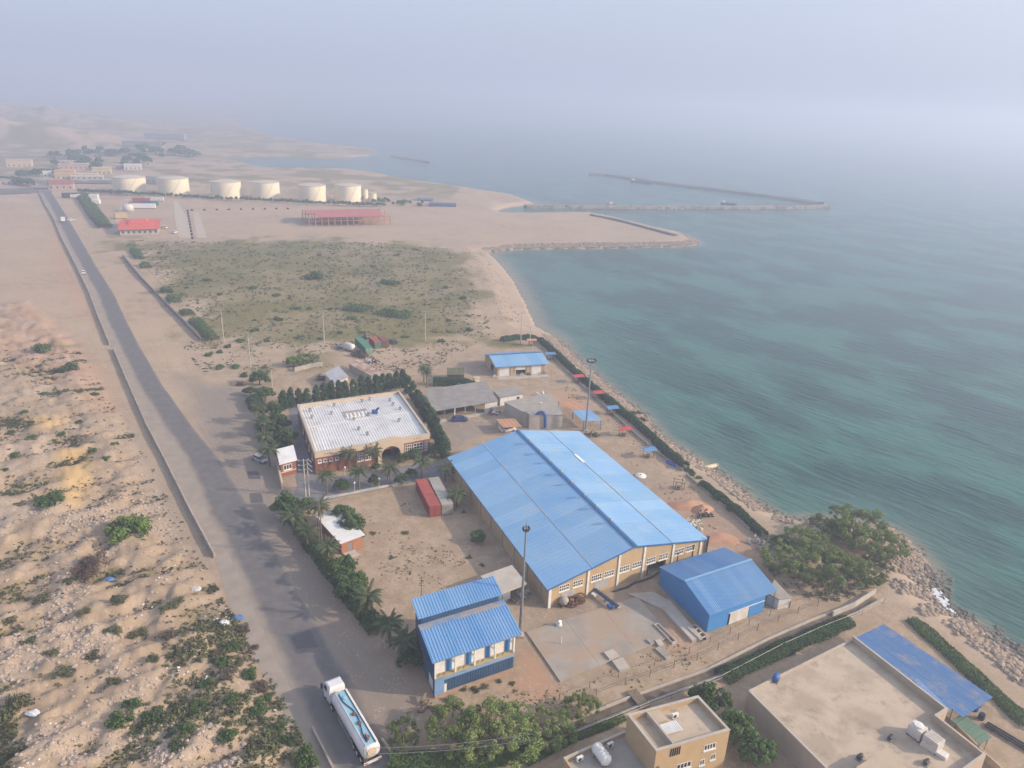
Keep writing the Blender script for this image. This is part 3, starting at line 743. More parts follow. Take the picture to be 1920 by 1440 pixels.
for x0, x1 in ((2.98, 5.85), (9.93, 13.07)):
    q = MB(F)
    pbox(q, PF(b0), x0, x1, 0.55, 2.15, 0.003, 0.05)
    q.build('blocked_opening', M('grey_shutter', (0.40, 0.385, 0.38), None, 0.8, 0.8), t)
q = MB(F)
pbox(q, PF(b0), 21.85, 22.0, 0, 2.5, 0.0, 0.1); pbox(q, PF(b0), 26.0, 26.15, 0, 2.5, 0.0, 0.1); pbox(q, PF(b0), 22.0, 26.0, 2.4, 2.5, 0.002, 0.1)
q.build('gate_frame', DSTEEL, t)
# roof: two rows of sheets on each slope
sheets(t, F, (mid, 0, RG), (mid, lb, RG), (0, 0, EV), 13, 2, BLUE_ROOF, rib=1.0, rh=0.022, rw=0.1, lap=0.025)
sheets(t, F, (mid, 0, RG), (mid, lb, RG), (la, 0, EV), 13, 2, BLUE_ROOF, rib=1.0, rh=0.022, rw=0.1, lap=0.025)
q = MB(F)
q.hexa([(mid - 0.45, -0.05, RG + 0.0), (mid, -0.05, RG + 0.10), (mid, lb + 0.05, RG + 0.10), (mid - 0.45, lb + 0.05, RG + 0.0), (mid - 0.45, -0.05, RG + 0.09), (mid, -0.05, RG + 0.2), (mid, lb + 0.05, RG + 0.2), (mid - 0.45, lb + 0.05, RG + 0.09)])
q.hexa([(mid, -0.05, RG + 0.10), (mid + 0.45, -0.05, RG + 0.0), (mid + 0.45, lb + 0.05, RG + 0.0), (mid, lb + 0.05, RG + 0.10), (mid, -0.05, RG + 0.2), (mid + 0.45, -0.05, RG + 0.09), (mid + 0.45, lb + 0.05, RG + 0.09), (mid, lb + 0.05, RG + 0.2)])
q.build('ridge_cap', BLUE_CAP, t)
for k in range(8):
    b = lb * (0.16 + 0.098 * k) + (0.5 if k % 2 else 0)
    q = MB(F).tube((mid - 0.25, b, RG + 0.15), (mid - 0.25, b, RG + 0.6), 0.14, 0.14, 8)
    q.lathe([(0.16, 0.55), (0.34, 0.62), (0.36, 0.82), (0.2, 0.98), (0.02, 1.02)], (mid - 0.25, b, RG), 10)
    q.build('ridge_ventilator', STEEL, t)
for sgn, (aa, ab) in ((-1, (-0.12, 0.0)), (1, (la, la + 0.12))):
    MB(F).box(aa, ab, 0, lb, EV - 0.2, EV - 0.04).build('gutter', BLUE_CAP, t)
q = MB(F)
q.hexa([(0, -0.06, EV - 0.22), (mid, -0.06, RG - 0.22), (mid, -0.005, RG - 0.22), (0, -0.005, EV - 0.22), (0, -0.06, EV + 0.06), (mid, -0.06, RG + 0.08), (mid, -0.005, RG + 0.08), (0, -0.005, EV + 0.06)])
q.hexa([(mid, -0.06, RG - 0.22), (la, -0.06, EV - 0.22), (la, -0.005, EV - 0.22), (mid, -0.005, RG - 0.22), (mid, -0.06, RG + 0.08), (la, -0.06, EV + 0.06), (la, -0.005, EV + 0.06), (mid, -0.005, RG + 0.08)])
q.build('barge_board', BLUE_CAP, t)
for s_, a_e in ((-1, 0.0), (1, la)):
    am_ = (mid + a_e) / 2
    zm = (RG + EV) / 2
    zs_ = (RG - EV) / mid * 0.18
    lo_, hi_ = am_ - 0.18, am_ + 0.18
    zl, zh = (zm - zs_, zm + zs_) if s_ < 0 else (zm + zs_, zm - zs_)
    MB(F).hexa([(lo_, 0, zl + 0.05), (hi_, 0, zh + 0.05), (hi_, lb, zh + 0.05), (lo_, lb, zl + 0.05), (lo_, 0, zl + 0.075), (hi_, 0, zh + 0.075), (hi_, lb, zh + 0.075), (lo_, lb, zl + 0.075)]).build('seam_flashing', M('dusty_seam', (0.27, 0.36, 0.46), (0.34, 0.38, 0.42), 0.3, 0.7, dirt=(0.18, 0.36, 0.58), dscale=0.2, dlo=0.45, dhi=0.6), t)
am = mid + (la - mid) * 0.47
zz = EV + (RG - EV) * (la - am) / (la - mid)
zs = (RG - EV) / (la - mid)
MB(F).hexa([(am, lb * 0.655, zz + 0.07), (am + 0.8, lb * 0.655, zz + 0.07 - 0.8 * zs), (am + 0.8, lb * 0.735, zz + 0.07 - 0.8 * zs), (am, lb * 0.735, zz + 0.07), (am, lb * 0.655, zz + 0.13), (am + 0.8, lb * 0.655, zz + 0.13 - 0.8 * zs), (am + 0.8, lb * 0.735, zz + 0.13 - 0.8 * zs), (am, lb * 0.735, zz + 0.13)]).build('skylight_strip', WHITE, t)

# ---------------------------------------------------------------- white-roofed office with arch
O = (-43.72, 149.42)
F, la, lb = frame(O, (-19.30, 162.46), (-55.41, 176.41))
t = thing('office_building', 'office with white corrugated flat roof, red brick walls and cream arch porch', 'office', O)
HT, BAND = 5.5, 4.15
fw_ = [(0.6, 1.45, 2.75, 3.55), (1.85, 2.7, 2.75, 3.55), (3.2, 4.05, 2.75, 3.55), (4.55, 5.4, 2.75, 3.55), (9.73, 11.12, 1.4, 3.5), (11.5, 12.91, 1.4, 3.5), (21.44, 23.05, 1.2, 3.6), (23.46, 25.91, 1.2, 3.6), (26.32, 27.2, 1.2, 3.6)]
hl_ = fw_ + [(15.6, 19.9, 0.0, 3.3)]
mb = MB(F)
wall_holes(mb, PF(0), 0, la, 0, BAND, 0.35, hl_)
wall_holes(mb, PR(la), 0.35, lb, 0, BAND, 0.35, [(4 + 5 * k, 5.6 + 5 * k, 1.4, 3.2) for k in range(4)])
wall_holes(mb, PL_(0), 0.35, lb, 0, BAND, 0.35, [(4 + 5 * k, 5.4 + 5 * k, 1.6, 3.0) for k in range(4)])
pbox(mb, PK(lb), 0.35, la - 0.35, 0, BAND, -0.35, 0)
mb.build('wall', RBRICK, t)
mb = MB(F)
for P, s0, s1 in ((PF(0), 0, la), (PK(lb), 0, la), (PL_(0), 0.4, lb - 0.4), (PR(la), 0.4, lb - 0.4)):
    pbox(mb, P, s0, s1, BAND, HT, -0.4, 0.05)
par = mb.build('parapet', CREAM, t)
mb = MB(F)
for P, s0, s1 in ((PF(0), -0.08, la + 0.08), (PK(lb), -0.08, la + 0.08), (PL_(0), 0.46, lb - 0.46), (PR(la), 0.46, lb - 0.46)):
    pbox(mb, P, s0, s1, HT, HT + 0.08, -0.46, 0.1)
mb.build('coping', LCONC, par)
for x in (2.2, 11.2, 23.6):
    for k in range(3):
        q = MB(F); pbox(q, PF(0), x + k * 0.62, x + k * 0.62 + 0.2, 4.72, 4.92, 0.051, 0.09); q.build('vent_block', DARK, par)
for i, h in enumerate(fw_):
    big = i > 5
    window(t, F, PF(0), h[0] + 0.004, h[1] - 0.004, h[2] + 0.004, h[3] - 0.004, 1 if i < 4 else (3 if big else 3), 1 if i < 4 else 3, 0.16 if i < 4 else 0.12)
for k in range(4):
    window(t, F, PR(la), 4.004 + 5 * k, 5.596 + 5 * k, 1.404, 3.196, 2, 2, 0.1)
    window(t, F, PL_(0), 4.004 + 5 * k, 5.396 + 5 * k, 1.604, 2.996, 2, 1, 0.1)
# arched porch
ac, rw = 17.75, 3.05
out, inn = [], []
pts = []
nA = 14
mb = MB(F)
for k in range(nA):
    w0, w1 = math.pi * k / nA, math.pi * (k + 1) / nA
    i0, i1 = (ac - 2.35 * math.cos(w0), 2.0 + 2.15 * math.sin(w0)), (ac - 2.35 * math.cos(w1), 2.0 + 2.15 * math.sin(w1))
    def top(a): return 5.55 + 0.85 * max(0.0, math.cos((a - ac) / 5.2 * math.pi / 2)) ** 1.5
    o0, o1 = (ac - rw * 1.05 * math.cos(w0), 0), (ac - rw * 1.05 * math.cos(w1), 0)
    mb.hexa([(i0[0], -0.55, i0[1]), (i1[0], -0.55, i1[1]), (i1[0], -0.055, i1[1]), (i0[0], -0.055, i0[1]), (o0[0], -0.55, top(o0[0])), (o1[0], -0.55, top(o1[0])), (o1[0], -0.055, top(o1[0])), (o0[0], -0.055, top(o0[0]))])
for s in (-1, 1):
    x0, x1 = sorted((ac + s * 2.35, ac + s * rw * 1.05))
    mb.box(x0, x1, -0.55, -0.055, 0, 2.0)
    if s > 0: mb.hexa([(ac + 2.35, -0.55, 2.0), (ac + rw * 1.05, -0.55, 2.0), (ac + rw * 1.05, -0.055, 2.0), (ac + 2.35, -0.055, 2.0), (ac + 2.36, -0.55, 2.02), (ac + rw * 1.05, -0.55, top(ac + rw * 1.05)), (ac + rw * 1.05, -0.055, top(ac + rw * 1.05)), (ac + 2.36, -0.055, 2.02)])
    else: mb.hexa([(ac - rw * 1.05, -0.55, 2.0), (ac - 2.35, -0.55, 2.0), (ac - 2.35, -0.055, 2.0), (ac - rw * 1.05, -0.055, 2.0), (ac - rw * 1.05, -0.55, top(ac - rw * 1.05)), (ac - 2.36, -0.55, 2.02), (ac - 2.36, -0.055, 2.02), (ac - rw * 1.05, -0.055, top(ac - rw * 1.05))])
po = mb.build('arched_porch', CREAM, t)
# sweeping shoulders of the parapet either side of the arch
mb = MB(F)
for s in (-1, 1):
    for k in range(6):
        xa, xb = ac + s * (rw * 1.05 + k * 0.42), ac + s * (rw * 1.05 + (k + 1) * 0.42)
        if s < 0: xa, xb = xb, xa
        mb.hexa([(xa, -0.3, BAND), (xb, -0.3, BAND), (xb, -0.055, BAND), (xa, -0.055, BAND), (xa, -0.3, top(xa) + 0.02), (xb, -0.3, top(xb) + 0.02), (xb, -0.055, top(xb) + 0.02), (xa, -0.055, top(xa) + 0.02)])
tag(mb.build('porch_shoulder', CREAM, po), kind='stuff')
MB(F).box(15.6, 19.9, 0.5, 4.5, 0.0, 0.06).build('porch_floor', CONC, t)
MB(F).box(15.6, 19.9, 3.4, 3.6, 0.06, 3.3).build('entrance_wall', RBRICK, t)
MB(F).box(16.6, 18.6, 3.3, 3.4, 0.06, 2.4).build('entrance_door', GLASS, t)
MB(F).tube((ac, -0.3, 6.4), (ac, -0.3, 7.2), 0.04, 0.03, 6).build('finial', WHITE, po)
sheets(t, F, (0.42, lb * 0.52, 5.02), (la - 0.42, lb * 0.52, 5.02), (0.42, 0.42, 4.72), 14, 1, WHITESHEET, rib=0.65, rh=0.12, rw=0.2)
sheets(t, F, (0.42, lb * 0.52, 5.02), (la - 0.42, lb * 0.52, 5.02), (0.42, lb - 0.42, 4.72), 14, 1, WHITESHEET, rib=0.65, rh=0.12, rw=0.2)
MB(F).box(0.42, la - 0.42, lb * 0.52 - 0.25, lb * 0.52 + 0.25, 5.06, 5.13).build('ridge_flashing', WHITE, t)
MB(F).box(10.2, 16.6, lb * 0.57, lb * 0.74, 4.9, 5.03).build('skylight_base', CONC, t)
for k in range(6):
    q = MB(F)
    n = 8
    x0 = 10.5 + k * 1.0
    prof = [(x0 + 0.42 - 0.42 * math.cos(math.pi * j / n), 5.03 + 0.42 * math.sin(math.pi * j / n)) for j in range(n + 1)]
    pts = [(p[0], lb * 0.585, p[1]) for p in prof] + [(p[0], lb * 0.66, p[1]) for p in prof]
    q.add(pts, [(j, j + 1, n + 2 + j, n + 1 + j) for j in range(n)] + [tuple(range(n + 1))[::-1], tuple(range(n + 1, 2 * n + 2))])
    q.build('barrel_skylight', WHITE, t)
for fa, fb in ((0.10, 0.86), (0.09, 0.70), (0.27, 0.72), (0.33, 0.90), (0.60, 0.90), (0.68, 0.92), (0.44, 0.52), (0.44, 0.32), (0.49, 0.20), (0.86, 0.83), (0.86, 0.72), (0.90, 0.60), (0.82, 0.36), (0.59, 0.58)):
    a, b = fa * la, fb * lb
    q = MB(F).tube((a, b, 4.7), (a, b, 5.55), 0.16, 0.16, 8)
    q.lathe([(0.18, 5.5), (0.42, 5.55), (0.44, 5.75), (0.15, 5.95)], (a, b, 0), 10)
    q.box(a - 0.5, a - 0.2, b - 0.1, b + 0.1, 5.0, 5.3)
    q.build('roof_ventilator', STEEL, t)
fb_ = F(18.2, lb * 0.60, 0)
t2 = thing('roof_blower', 'blue blower with dark hood on the white office roof', 'blower', (O[0] + fb_[0], O[1] + fb_[1], 5.0))
BLUEP = M('bright_blue_paint', (0.03, 0.10, 0.32), (0.04, 0.13, 0.36), 1.0, 0.5)
MB().box(-0.9, 0.5, -0.5, 0.5, 0.05, 0.95).build('housing', BLUEP, t2)
MB().path([(0.3, 0, 0.9), (0.55, 0.1, 1.4), (0.95, 0.2, 1.55)], 0.26, 8).build('hood', DSTEEL, t2)
MB().box(-1.0, 0.6, -0.6, 0.6, 0, 0.05).build('base_plate', STEEL, t2)

# ---------------------------------------------------------------- blue-roofed garage with three roller doors
O = (-4.83, 219.29)
F, la, lb = frame(O, (10.51, 224.31), ((-4.83, 219.29)[0] - 4.4, (-4.83, 219.29)[1] + 11.2))
t = thing('garage', 'garage with blue roof and three white roller doors near the shore', 'garage', O)
H = 3.55
drs = [(0.75, 4.1), (6.2, 9.45), (11.6, 14.9)]
mb = MB(F)
wall_holes(mb, PF(0), 0, la, 0, H, 0.25, [(x0, x1, 0, 2.9) for x0, x1 in drs])
wall_holes(mb, PL_(0), 0.25, lb, 0, H, 0.25, [(3.5, 6.5, 0, 2.4)])
wall_holes(mb, PR(la), 0.25, lb, 0, H, 0.25, [])
pbox(mb, PK(lb), 0.25, la - 0.25, 0, H, -0.25, 0)
for x in (0, la - 0.25):
    mb.add([(x, 0, H), (x, lb, H), (x, lb / 2, 5.0), (x + 0.25, 0, H), (x + 0.25, lb, H), (x + 0.25, lb / 2, 5.0)], [(0, 1, 2), (5, 4, 3), (0, 3, 4, 1), (1, 4, 5, 2), (2, 5, 3, 0)])
mb.build('wall', YBRICK, t)
for k, (x0, x1) in enumerate(drs):
    zb = 0.02 if k != 1 else 1.75
    q = MB(F)
    n = int((2.88 - zb) / 0.24)
    for j in range(n): pbox(q, PF(0), x0 + 0.02, x1 - 0.02, zb + j * (2.88 - zb) / n, zb + (j + 1) * (2.88 - zb) / n - 0.025, -0.14, -0.08)
    pbox(q, PF(0), x0 + 0.02, x1 - 0.02, zb, 2.88, -0.16, -0.12)
    q.build('roller_door', WHITE, t)
for x in (0.1, 4.6, 5.7, 9.95, 11.1, la - 0.4):
    q = MB(F); pbox(q, PF(0), x, x + 0.3, 0, 3.3, 0, 0.12); q.build('pilaster', CREAM, t)
MB(F).box(0.3, la - 0.3, 0.3, lb - 0.3, 0.0, 0.05).build('floor', CONC, t)
MB(F).box(-0.3, la + 0.3, -3.2, -0.02, 0.0, 0.06).build('apron', LCONC, t)
sheets(t, F, (-0.9, lb / 2, 5.2), (la + 1.0, lb / 2, 5.2), (-0.9, -0.9, 3.45), 9, 1, BLUE_ROOF, rib=0.6)
sheets(t, F, (-0.9, lb / 2, 5.2), (la + 1.0, lb / 2, 5.2), (-0.9, lb + 0.9, 3.45), 9, 1, BLUE_ROOF, rib=0.6)
MB(F).box(-0.9, la + 1.0, lb / 2 - 0.3, lb / 2 + 0.3, 5.24, 5.32).build('ridge_cap', BLUE_CAP, t)
for (px, lab, mt) in ((8.2, 'pale sacks stacked before the middle garage door', DIRTYWHITE), (10.4, 'small dark heap of gear beside the middle garage door', DSTEEL), (15.7, 'small heap of parts at the right garage pilaster', STEEL), (-0.9, 'small white bundle at the left corner of the garage', WHITE)):
    p = F(px, -0.8, 0)
    q = MB()
    for k in range(4): q.box(-0.7 + 0.35 * k, -0.42 + 0.35 * k, -0.3 + 0.07 * k, 0.25, 0, 0.9 - 0.22 * abs(k - 1))
    o = q.build('supply_heap', mt); o.location = (O[0] + p[0], O[1] + p[1], 0.06)
    tag(o, lab, 'heap', kind=None)

# ---------------------------------------------------------------- guard house at the gate
O = (-50.93, 147.37)
F, la, lb = frame(O, (-47.83, 149.99), ((-50.93, 147.37)[0] - 2.6, (-50.93, 147.37)[1] + 6.2))
la = 3.6
t = thing('guard_house', 'small brick guard house with white slanted roof at the compound gate', 'guard house', O)
mb = MB(F)
wall_holes(mb, PF(0), 0, la, 0, 3.3, 0.2, [(0.6, 2.6, 1.5, 2.8)])
wall_holes(mb, PR(la), 0.2, lb, 0, 3.3, 0.2, [(1.5, 2.4, 0, 2.1), (3.5, 4.7, 1.2, 2.4)])
wall_holes(mb, PL_(0), 0.2, lb, 0, 3.3, 0.2, [])
pbox(mb, PK(lb), 0.2, la - 0.2, 0, 3.3, -0.2, 0)
mb.build('wall', RBRICK, t)
window(t, F, PF(0), 0.604, 2.596, 1.504, 2.796, 3, 1, 0.12)
window(t, F, PR(la), 3.504, 4.696, 1.204, 2.396, 2, 1, 0.09)
q = MB(F); pbox(q, PR(la), 1.51, 2.39, 0.02, 2.09, -0.15, -0.09); q.build('door', WOOD, t)
MB(F).hexa([(-0.3, -0.3, 3.3), (la + 0.3, -0.3, 3.3), (la + 0.3, lb + 0.3, 3.5), (-0.3, lb + 0.3, 3.5), (-0.3, -0.3, 3.62), (la + 0.3, -0.3, 3.62), (la + 0.3, lb + 0.3, 3.82), (-0.3, lb + 0.3, 3.82)]).build('roof', WHITESHEET, t)
MB(F).box(-0.55, -0.15, -5.5, lb, 0, 1.7).build('gate_wall', CREAM, t)
MB(F).box(0.0, la, -0.06, -0.005, 1.0, 1.25).build('string_course', CREAM, t)

# ---------------------------------------------------------------- brick hut with white roof among the palms
O = (-30.62, 118.45)
F, la, lb = frame(O, ((-30.62, 118.45)[0] + 3.3, (-30.62, 118.45)[1] + 2.6), ((-30.62, 118.45)[0] - 7.0, (-30.62, 118.45)[1] + 9.2))
t = thing('brick_hut', 'low brick hut with plain white sheet roof among the roadside palms', 'hut', O)
mb = MB(F)
wall_holes(mb, PF(0), 0, la, 0, 2.6, 0.2, [(1.3, 2.2, 0.0, 2.0)])
wall_holes(mb, PR(la), 0.2, lb, 0, 2.6, 0.2, [(2, 3.2, 1.0, 2.0), (6, 7.2, 1.0, 2.0)])
wall_holes(mb, PL_(0), 0.2, lb, 0, 2.6, 0.2, [])
pbox(mb, PK(lb), 0.2, la - 0.2, 0, 2.6, -0.2, 0)
mb.build('wall', M('orange_brick', (0.38, 0.17, 0.09), (0.33, 0.15, 0.08), 0.7, 0.9, bmp=0.3), t)
q = MB(F); pbox(q, PF(0), 1.31, 2.19, 0.02, 1.99, -0.12, -0.06); q.build('door', STEEL, t)
window(t, F, PR(la), 2.004, 3.196, 1.004, 1.996, 2, 1, 0.08)
window(t, F, PR(la), 6.004, 7.196, 1.004, 1.996, 2, 1, 0.08)
sheets(t, F, (-0.4, lb + 0.4, 2.75), (-0.4, -0.5, 2.75), (la + 0.5, lb + 0.4, 2.95), 6, 1, WHITESHEET, rib=0.7, rh=0.03)
MB(F).box(0.2, 2.6, -1.9, -0.02, 0, 0.25).build('doorstep', LCONC, t)

# ---------------------------------------------------------------- two-storey blue plant house beside the road
O = (-9.10, 83.64)
F, la, lb = frame(O, (2.25, 89.95), ((-9.10, 83.64)[0] - 4.0, (-9.10, 83.64)[1] + 9.5))
t = thing('plant_house', 'two-storey blue clad plant house with stepped blue roofs and open balcony', 'building', O)
lb = 10.6
colx = [0.1, 3.24, 6.33, 9.67, 12.85]
mb = MB(F)                                                           # dark cladding: lower front, sides, rear
wall_holes(mb, PF(0.25), 1.9, la, 0.45, 2.85, 0.15, [])
wall_holes(mb, PL_(0), 0.25, 7.2, 0.0, 7.15, 0.15, [(1.0, 3.2, 0.3, 2.4)])
wall_holes(mb, PL_(0), 7.2, lb, 0.0, 8.9, 0.15, [])
wall_holes(mb, PR(la), 2.4, 7.2, 0.0, 7.15, 0.15, [])
wall_holes(mb, PR(la), 7.2, lb, 0.0, 8.9, 0.15, [])
pbox(mb, PK(lb), 0.15, la - 0.15, 0, 8.9, -0.15, 0)
pbox(mb, PF(7.2), 0.15, la - 0.15, 7.3, 8.9, -0.15, 0)
mb.build('cladding_wall', DARKBLUE_WALL, t)
q = MB(F)
for k in range(26): q.box(1.95 + k * 0.425, 2.0 + k * 0.425, 0.19, 0.248, 0.5, 2.8)
for k in range(30): q.box(0.2 + k * 0.425, 0.25 + k * 0.425, 7.14, 7.198, 7.5, 8.85)
for k in range(16): q.box(-0.05, -0.002, 0.6 + k * 0.42, 0.66 + k * 0.42, 2.6, 7.0)
tag(q.build('cladding_rib', DARKBLUE_WALL, t), kind='stuff')
q = MB(F); pbox(q, PL_(0), 1.01, 3.19, 0.31, 2.39, -0.1, -0.04); q.build('side_door', DIRTYWHITE, t)
MB(F).box(0.0, la, -0.05, 0.24, 0.0, 0.45).build('plinth', M('pinkish_brick', (0.42, 0.28, 0.20), None, 0.8, 0.9), t)
MB(F).box(0.02, 1.5, 0.1, 0.25, 0.45, 2.85).build('blue_door', BLUE_ROOF2, t)
MB(F).box(1.5, 1.9, 0.1, 0.25, 0.45, 2.0).build('white_panel', WHITE, t)
MB(F).box(1.5, 1.9, 0.1, 0.25, 2.0, 2.85).build('filler_panel', DARKBLUE_WALL, t)
MB(F).box(0.0, la, -0.05, 1.5, 2.85, 3.15).build('balcony_slab', BLUE_ROOF2, t)
MB(F).box(0.0, la, -0.02, 1.5, 3.152, 3.5).build('balcony_edge', M('dusty_fascia', (0.34, 0.30, 0.26), (0.16, 0.24, 0.36), 0.5, 0.9), t)
MB(F).box(0.0, la, 0.0, 1.5, 3.502, 3.56).build('balcony_floor', M('ochre_screed', (0.42, 0.34, 0.19), None, 1, 0.9), t)
MB(F).box(0.15, la - 0.15, 0.85, 1.0, 3.56, 7.05).build('balcony_wall', WHITE, t)
for i in range(4):
    d0 = colx[i] + 1.95
    MB(F).box(d0, d0 + 0.85, 0.78, 0.845, 3.58, 6.7).build('blue_door', BLUE_WALL, t)
    q = MB(F)
    for s in (0.5, 1.3): q.hexa([(colx[i] + s, 0.25, 3.565), (colx[i] + s + 0.09, 0.25, 3.565), (colx[i] + s + 0.5, 0.7, 3.565), (colx[i] + s + 0.41, 0.7, 3.565), (colx[i] + s, 0.25, 3.64), (colx[i] + s + 0.09, 0.25, 3.64), (colx[i] + s + 0.5, 0.7, 3.64), (colx[i] + s + 0.41, 0.7, 3.64)])
    tag(q.build('floor_batten', WOOD, t), kind='stuff')
for x in colx:
    MB(F).box(x - 0.12, x + 0.12, 0.02, 0.26, 3.56, 7.1).build('column', WHITE, t)
    MB(F).tube((x + 0.1, 0.2, 6.6), (x + 0.1, 0.8, 4.8), 0.05, 0.05, 6).build('brace', STEEL, t)
sheets(t, F, (-0.55, 5.9, 7.72), (la + 0.9, 5.9, 7.72), (-0.55, -0.55, 7.05), 10, 1, BLUE_ROOF2, rib=0.5, rh=0.07, rw=0.08)
MB(F).box(-0.55, la + 0.9, 5.9, 7.18, 7.5, 7.74).build('gutter_strip', M('patched_blue_gutter', (0.10, 0.25, 0.47), (0.36, 0.29, 0.23), 0.35, 0.9), t)
sheets(t, F, (-0.6, 11.2, 9.55), (la + 0.6, 11.2, 9.55), (-0.6, 6.9, 8.95), 10, 1, BLUE_ROOF2, rib=0.5, rh=0.07, rw=0.08)
MB(F).box(-0.5, la + 0.8, -0.5, -0.4, 6.84, 7.0).build('fascia', STEEL, t)

# flat beige canopy behind it
O = (-0.01, 104.96)
t = thing('canopy', 'flat beige concrete canopy between the plant house and large warehouse', 'canopy', O)
pl = [(0, 0), ((4.18, 107.97)[0] - O[0], (4.18, 107.97)[1] - O[1]), ((1.49, 113.33)[0] - O[0], (1.49, 113.33)[1] - O[1]), ((-4.08, 109.51)[0] - O[0], (-4.08, 109.51)[1] - O[1])]
MB().prism(pl, 2.75, 3.0).build('roof_slab', LCONC, t)
cxm, cym = sum(p[0] for p in pl) / 4, sum(p[1] for p in pl) / 4
for p in pl: MB().tube((cxm + (p[0] - cxm) * 0.88, cym + (p[1] - cym) * 0.88, 0), (cxm + (p[0] - cxm) * 0.88, cym + (p[1] - cym) * 0.88, 2.75), 0.1, 0.1, 6).build('post', STEEL, t)
MB().box(cxm - 1.2, cxm + 1.0, cym - 2.0, cym - 1.7, 0, 2.0).build('partition', WHITE, t)

# ---------------------------------------------------------------- blue warehouse with white sliding door
O = (34.30, 100.91)
F, la, lb = frame(O, (45.50, 107.10), ((34.30, 100.91)[0] - 5.9, (34.30, 100.91)[1] + 12.7))
t = thing('blue_shed', 'all blue metal shed with ribbed gable roof and white sliding door', 'shed', O)
EV, RG = 3.55, 5.45
mb = MB(F)
wall_holes(mb, PF(0), 0, la, 0, EV, 0.12, [(4.45, 9.08, 0, 2.35)])
wall_holes(mb, PR(la), 0.12, lb, 0, EV, 0.12, [])
wall_holes(mb, PL_(0), 0.12, lb, 0, EV, 0.12, [])
pbox(mb, PK(lb), 0.12, la - 0.12, 0, EV, -0.12, 0)
for x in (0, la - 0.12):
    mb.add([(x, 0, EV), (x, lb, EV), (x, lb / 2, RG - 0.06), (x + 0.12, 0, EV), (x + 0.12, lb, EV), (x + 0.12, lb / 2, RG - 0.06)], [(0, 2, 1), (3, 4, 5), (0, 1, 4, 3), (1, 2, 5, 4), (2, 0, 3, 5)])
mb.build('wall', BLUE_WALL, t)
q = MB(F); pbox(q, PF(0), 4.8, 9.05, 0.05, 2.33, 0.02, 0.08); q.build('sliding_door', CREAM if False else DIRTYWHITE, t)
q = MB(F); pbox(q, PF(0), 9.2, 12.5, 0.05, 2.33, 0.02, 0.08); q.build('door_panel', BLUE_WALL, t)
q = MB(F); pbox(q, PF(0), 4.4, la - 0.1, 2.4, 2.5, 0.0, 0.14); q.build('door_track', DIRTYWHITE, t)
MB(F).box(4.45, 9.08, 0.2, 3.0, 0.0, 0.04).build('floor', CONC, t)
q = MB(F)
for k in range(28): q.box(-0.035, -0.002, 0.3 + k * 0.48, 0.38 + k * 0.48, 0.05, 3.4)
tag(q.build('cladding_rib', BLUE_WALL, t), kind='stuff')
sheets(t, F, (-0.15, lb / 2, RG), (la + 2.7, lb / 2, RG), (-0.15, -0.15, 3.6), 11, 1, BLUE_ROOF2, rib=0.36, rh=0.07, rw=0.1)
sheets(t, F, (-0.15, lb / 2, RG), (la + 2.7, lb / 2, RG), (-0.15, lb + 0.3, 3.6), 11, 1, BLUE_ROOF2, rib=0.36, rh=0.07, rw=0.1)
MB(F).box(-0.15, la + 2.7, lb / 2 - 0.25, lb / 2 + 0.25, RG + 0.08, RG + 0.14).build('ridge_cap', BLUE_ROOF, t)
post_row(t, F, [(la + 2.5, 0.2), (la + 2.5, lb / 2), (la + 2.5, lb - 0.2)], 0, 3.6, 0.09, STEEL)
# annex
An = [(46.87, 109.63), (48.30, 107.93), (50.71, 108.70), (49.35, 113.89)]
O = An[1]
t = thing('annex', 'low concrete annex with whitewashed wall right of the blue shed', 'annex', O)
pl = [(p[0] - O[0], p[1] - O[1]) for p in An]
MB().prism(pl, 1.9, 2.1).build('roof', CONC, t)
mb = MB()
for a, b in ((0, 1), (1, 2), (2, 3)):
    p, q_ = Vector(pl[a]), Vector(pl[b])
    d = (q_ - p).normalized(); n = Vector((d.y, -d.x)) * -0.2
    p2, q2 = p + d * 0.0, q_ - d * 0.0
    mb.prism([tuple(p2), tuple(q2), tuple(q2 + n), tuple(p2 + n)], 0, 1.898)
mb.build('wall', DIRTYWHITE, t)

# ---------------------------------------------------------------- beige two-storey house in the foreground
O = (19.89, 69.49)
F, la, lb = frame(O, (30.00, 73.39), (17.05, 75.17))
t = thing('flat_roofed_house', 'beige two-storey house with parapet roof in the foreground', 'house', O)
wf = [(7.2, 9.0, 4.6, 5.6), (3.4, 5.6, 2.6, 3.6), (6.9, 7.7, 2.2, 3.2), (8.5, 9.3, 2.6, 3.6), (1.0, 1.8, 0.4, 5.4)]
flat_roof_box(t, F, 0, la, 0, lb, 7.0, 0.75, YBRICK, SANDROOF, holes_f=wf[:4], cap=LCONC)
window(t, F, PF(0), 7.204, 8.996, 4.604, 5.596, 4, 1, 0.09)
window(t, F, PF(0), 3.404, 5.596, 2.604, 3.596, 4, 1, 0.09)
window(t, F, PF(0), 6.904, 7.696, 2.204, 3.196, 2, 1, 0.09)
window(t, F, PF(0), 8.504, 9.296, 2.604, 3.596, 2, 1, 0.09)
MB(F).box(2.6, 2.9, 0.3, lb - 0.3, 6.25, 7.02).build('roof_divider', LCONC, t)
q = MB(F)
for k in range(5): pbox(q, PF(0), 2.1 + k * 0.32, 2.25 + k * 0.32, 5.4, 6.7, 0.003, 0.06)
tag(q.build('louvre', DARK, t), kind='stuff')
q = MB(F); pbox(q, PF(0), 0.5, 0.75, 2.2, 4.4, 0.01, 0.2); q.build('wall_unit', STEEL, t)
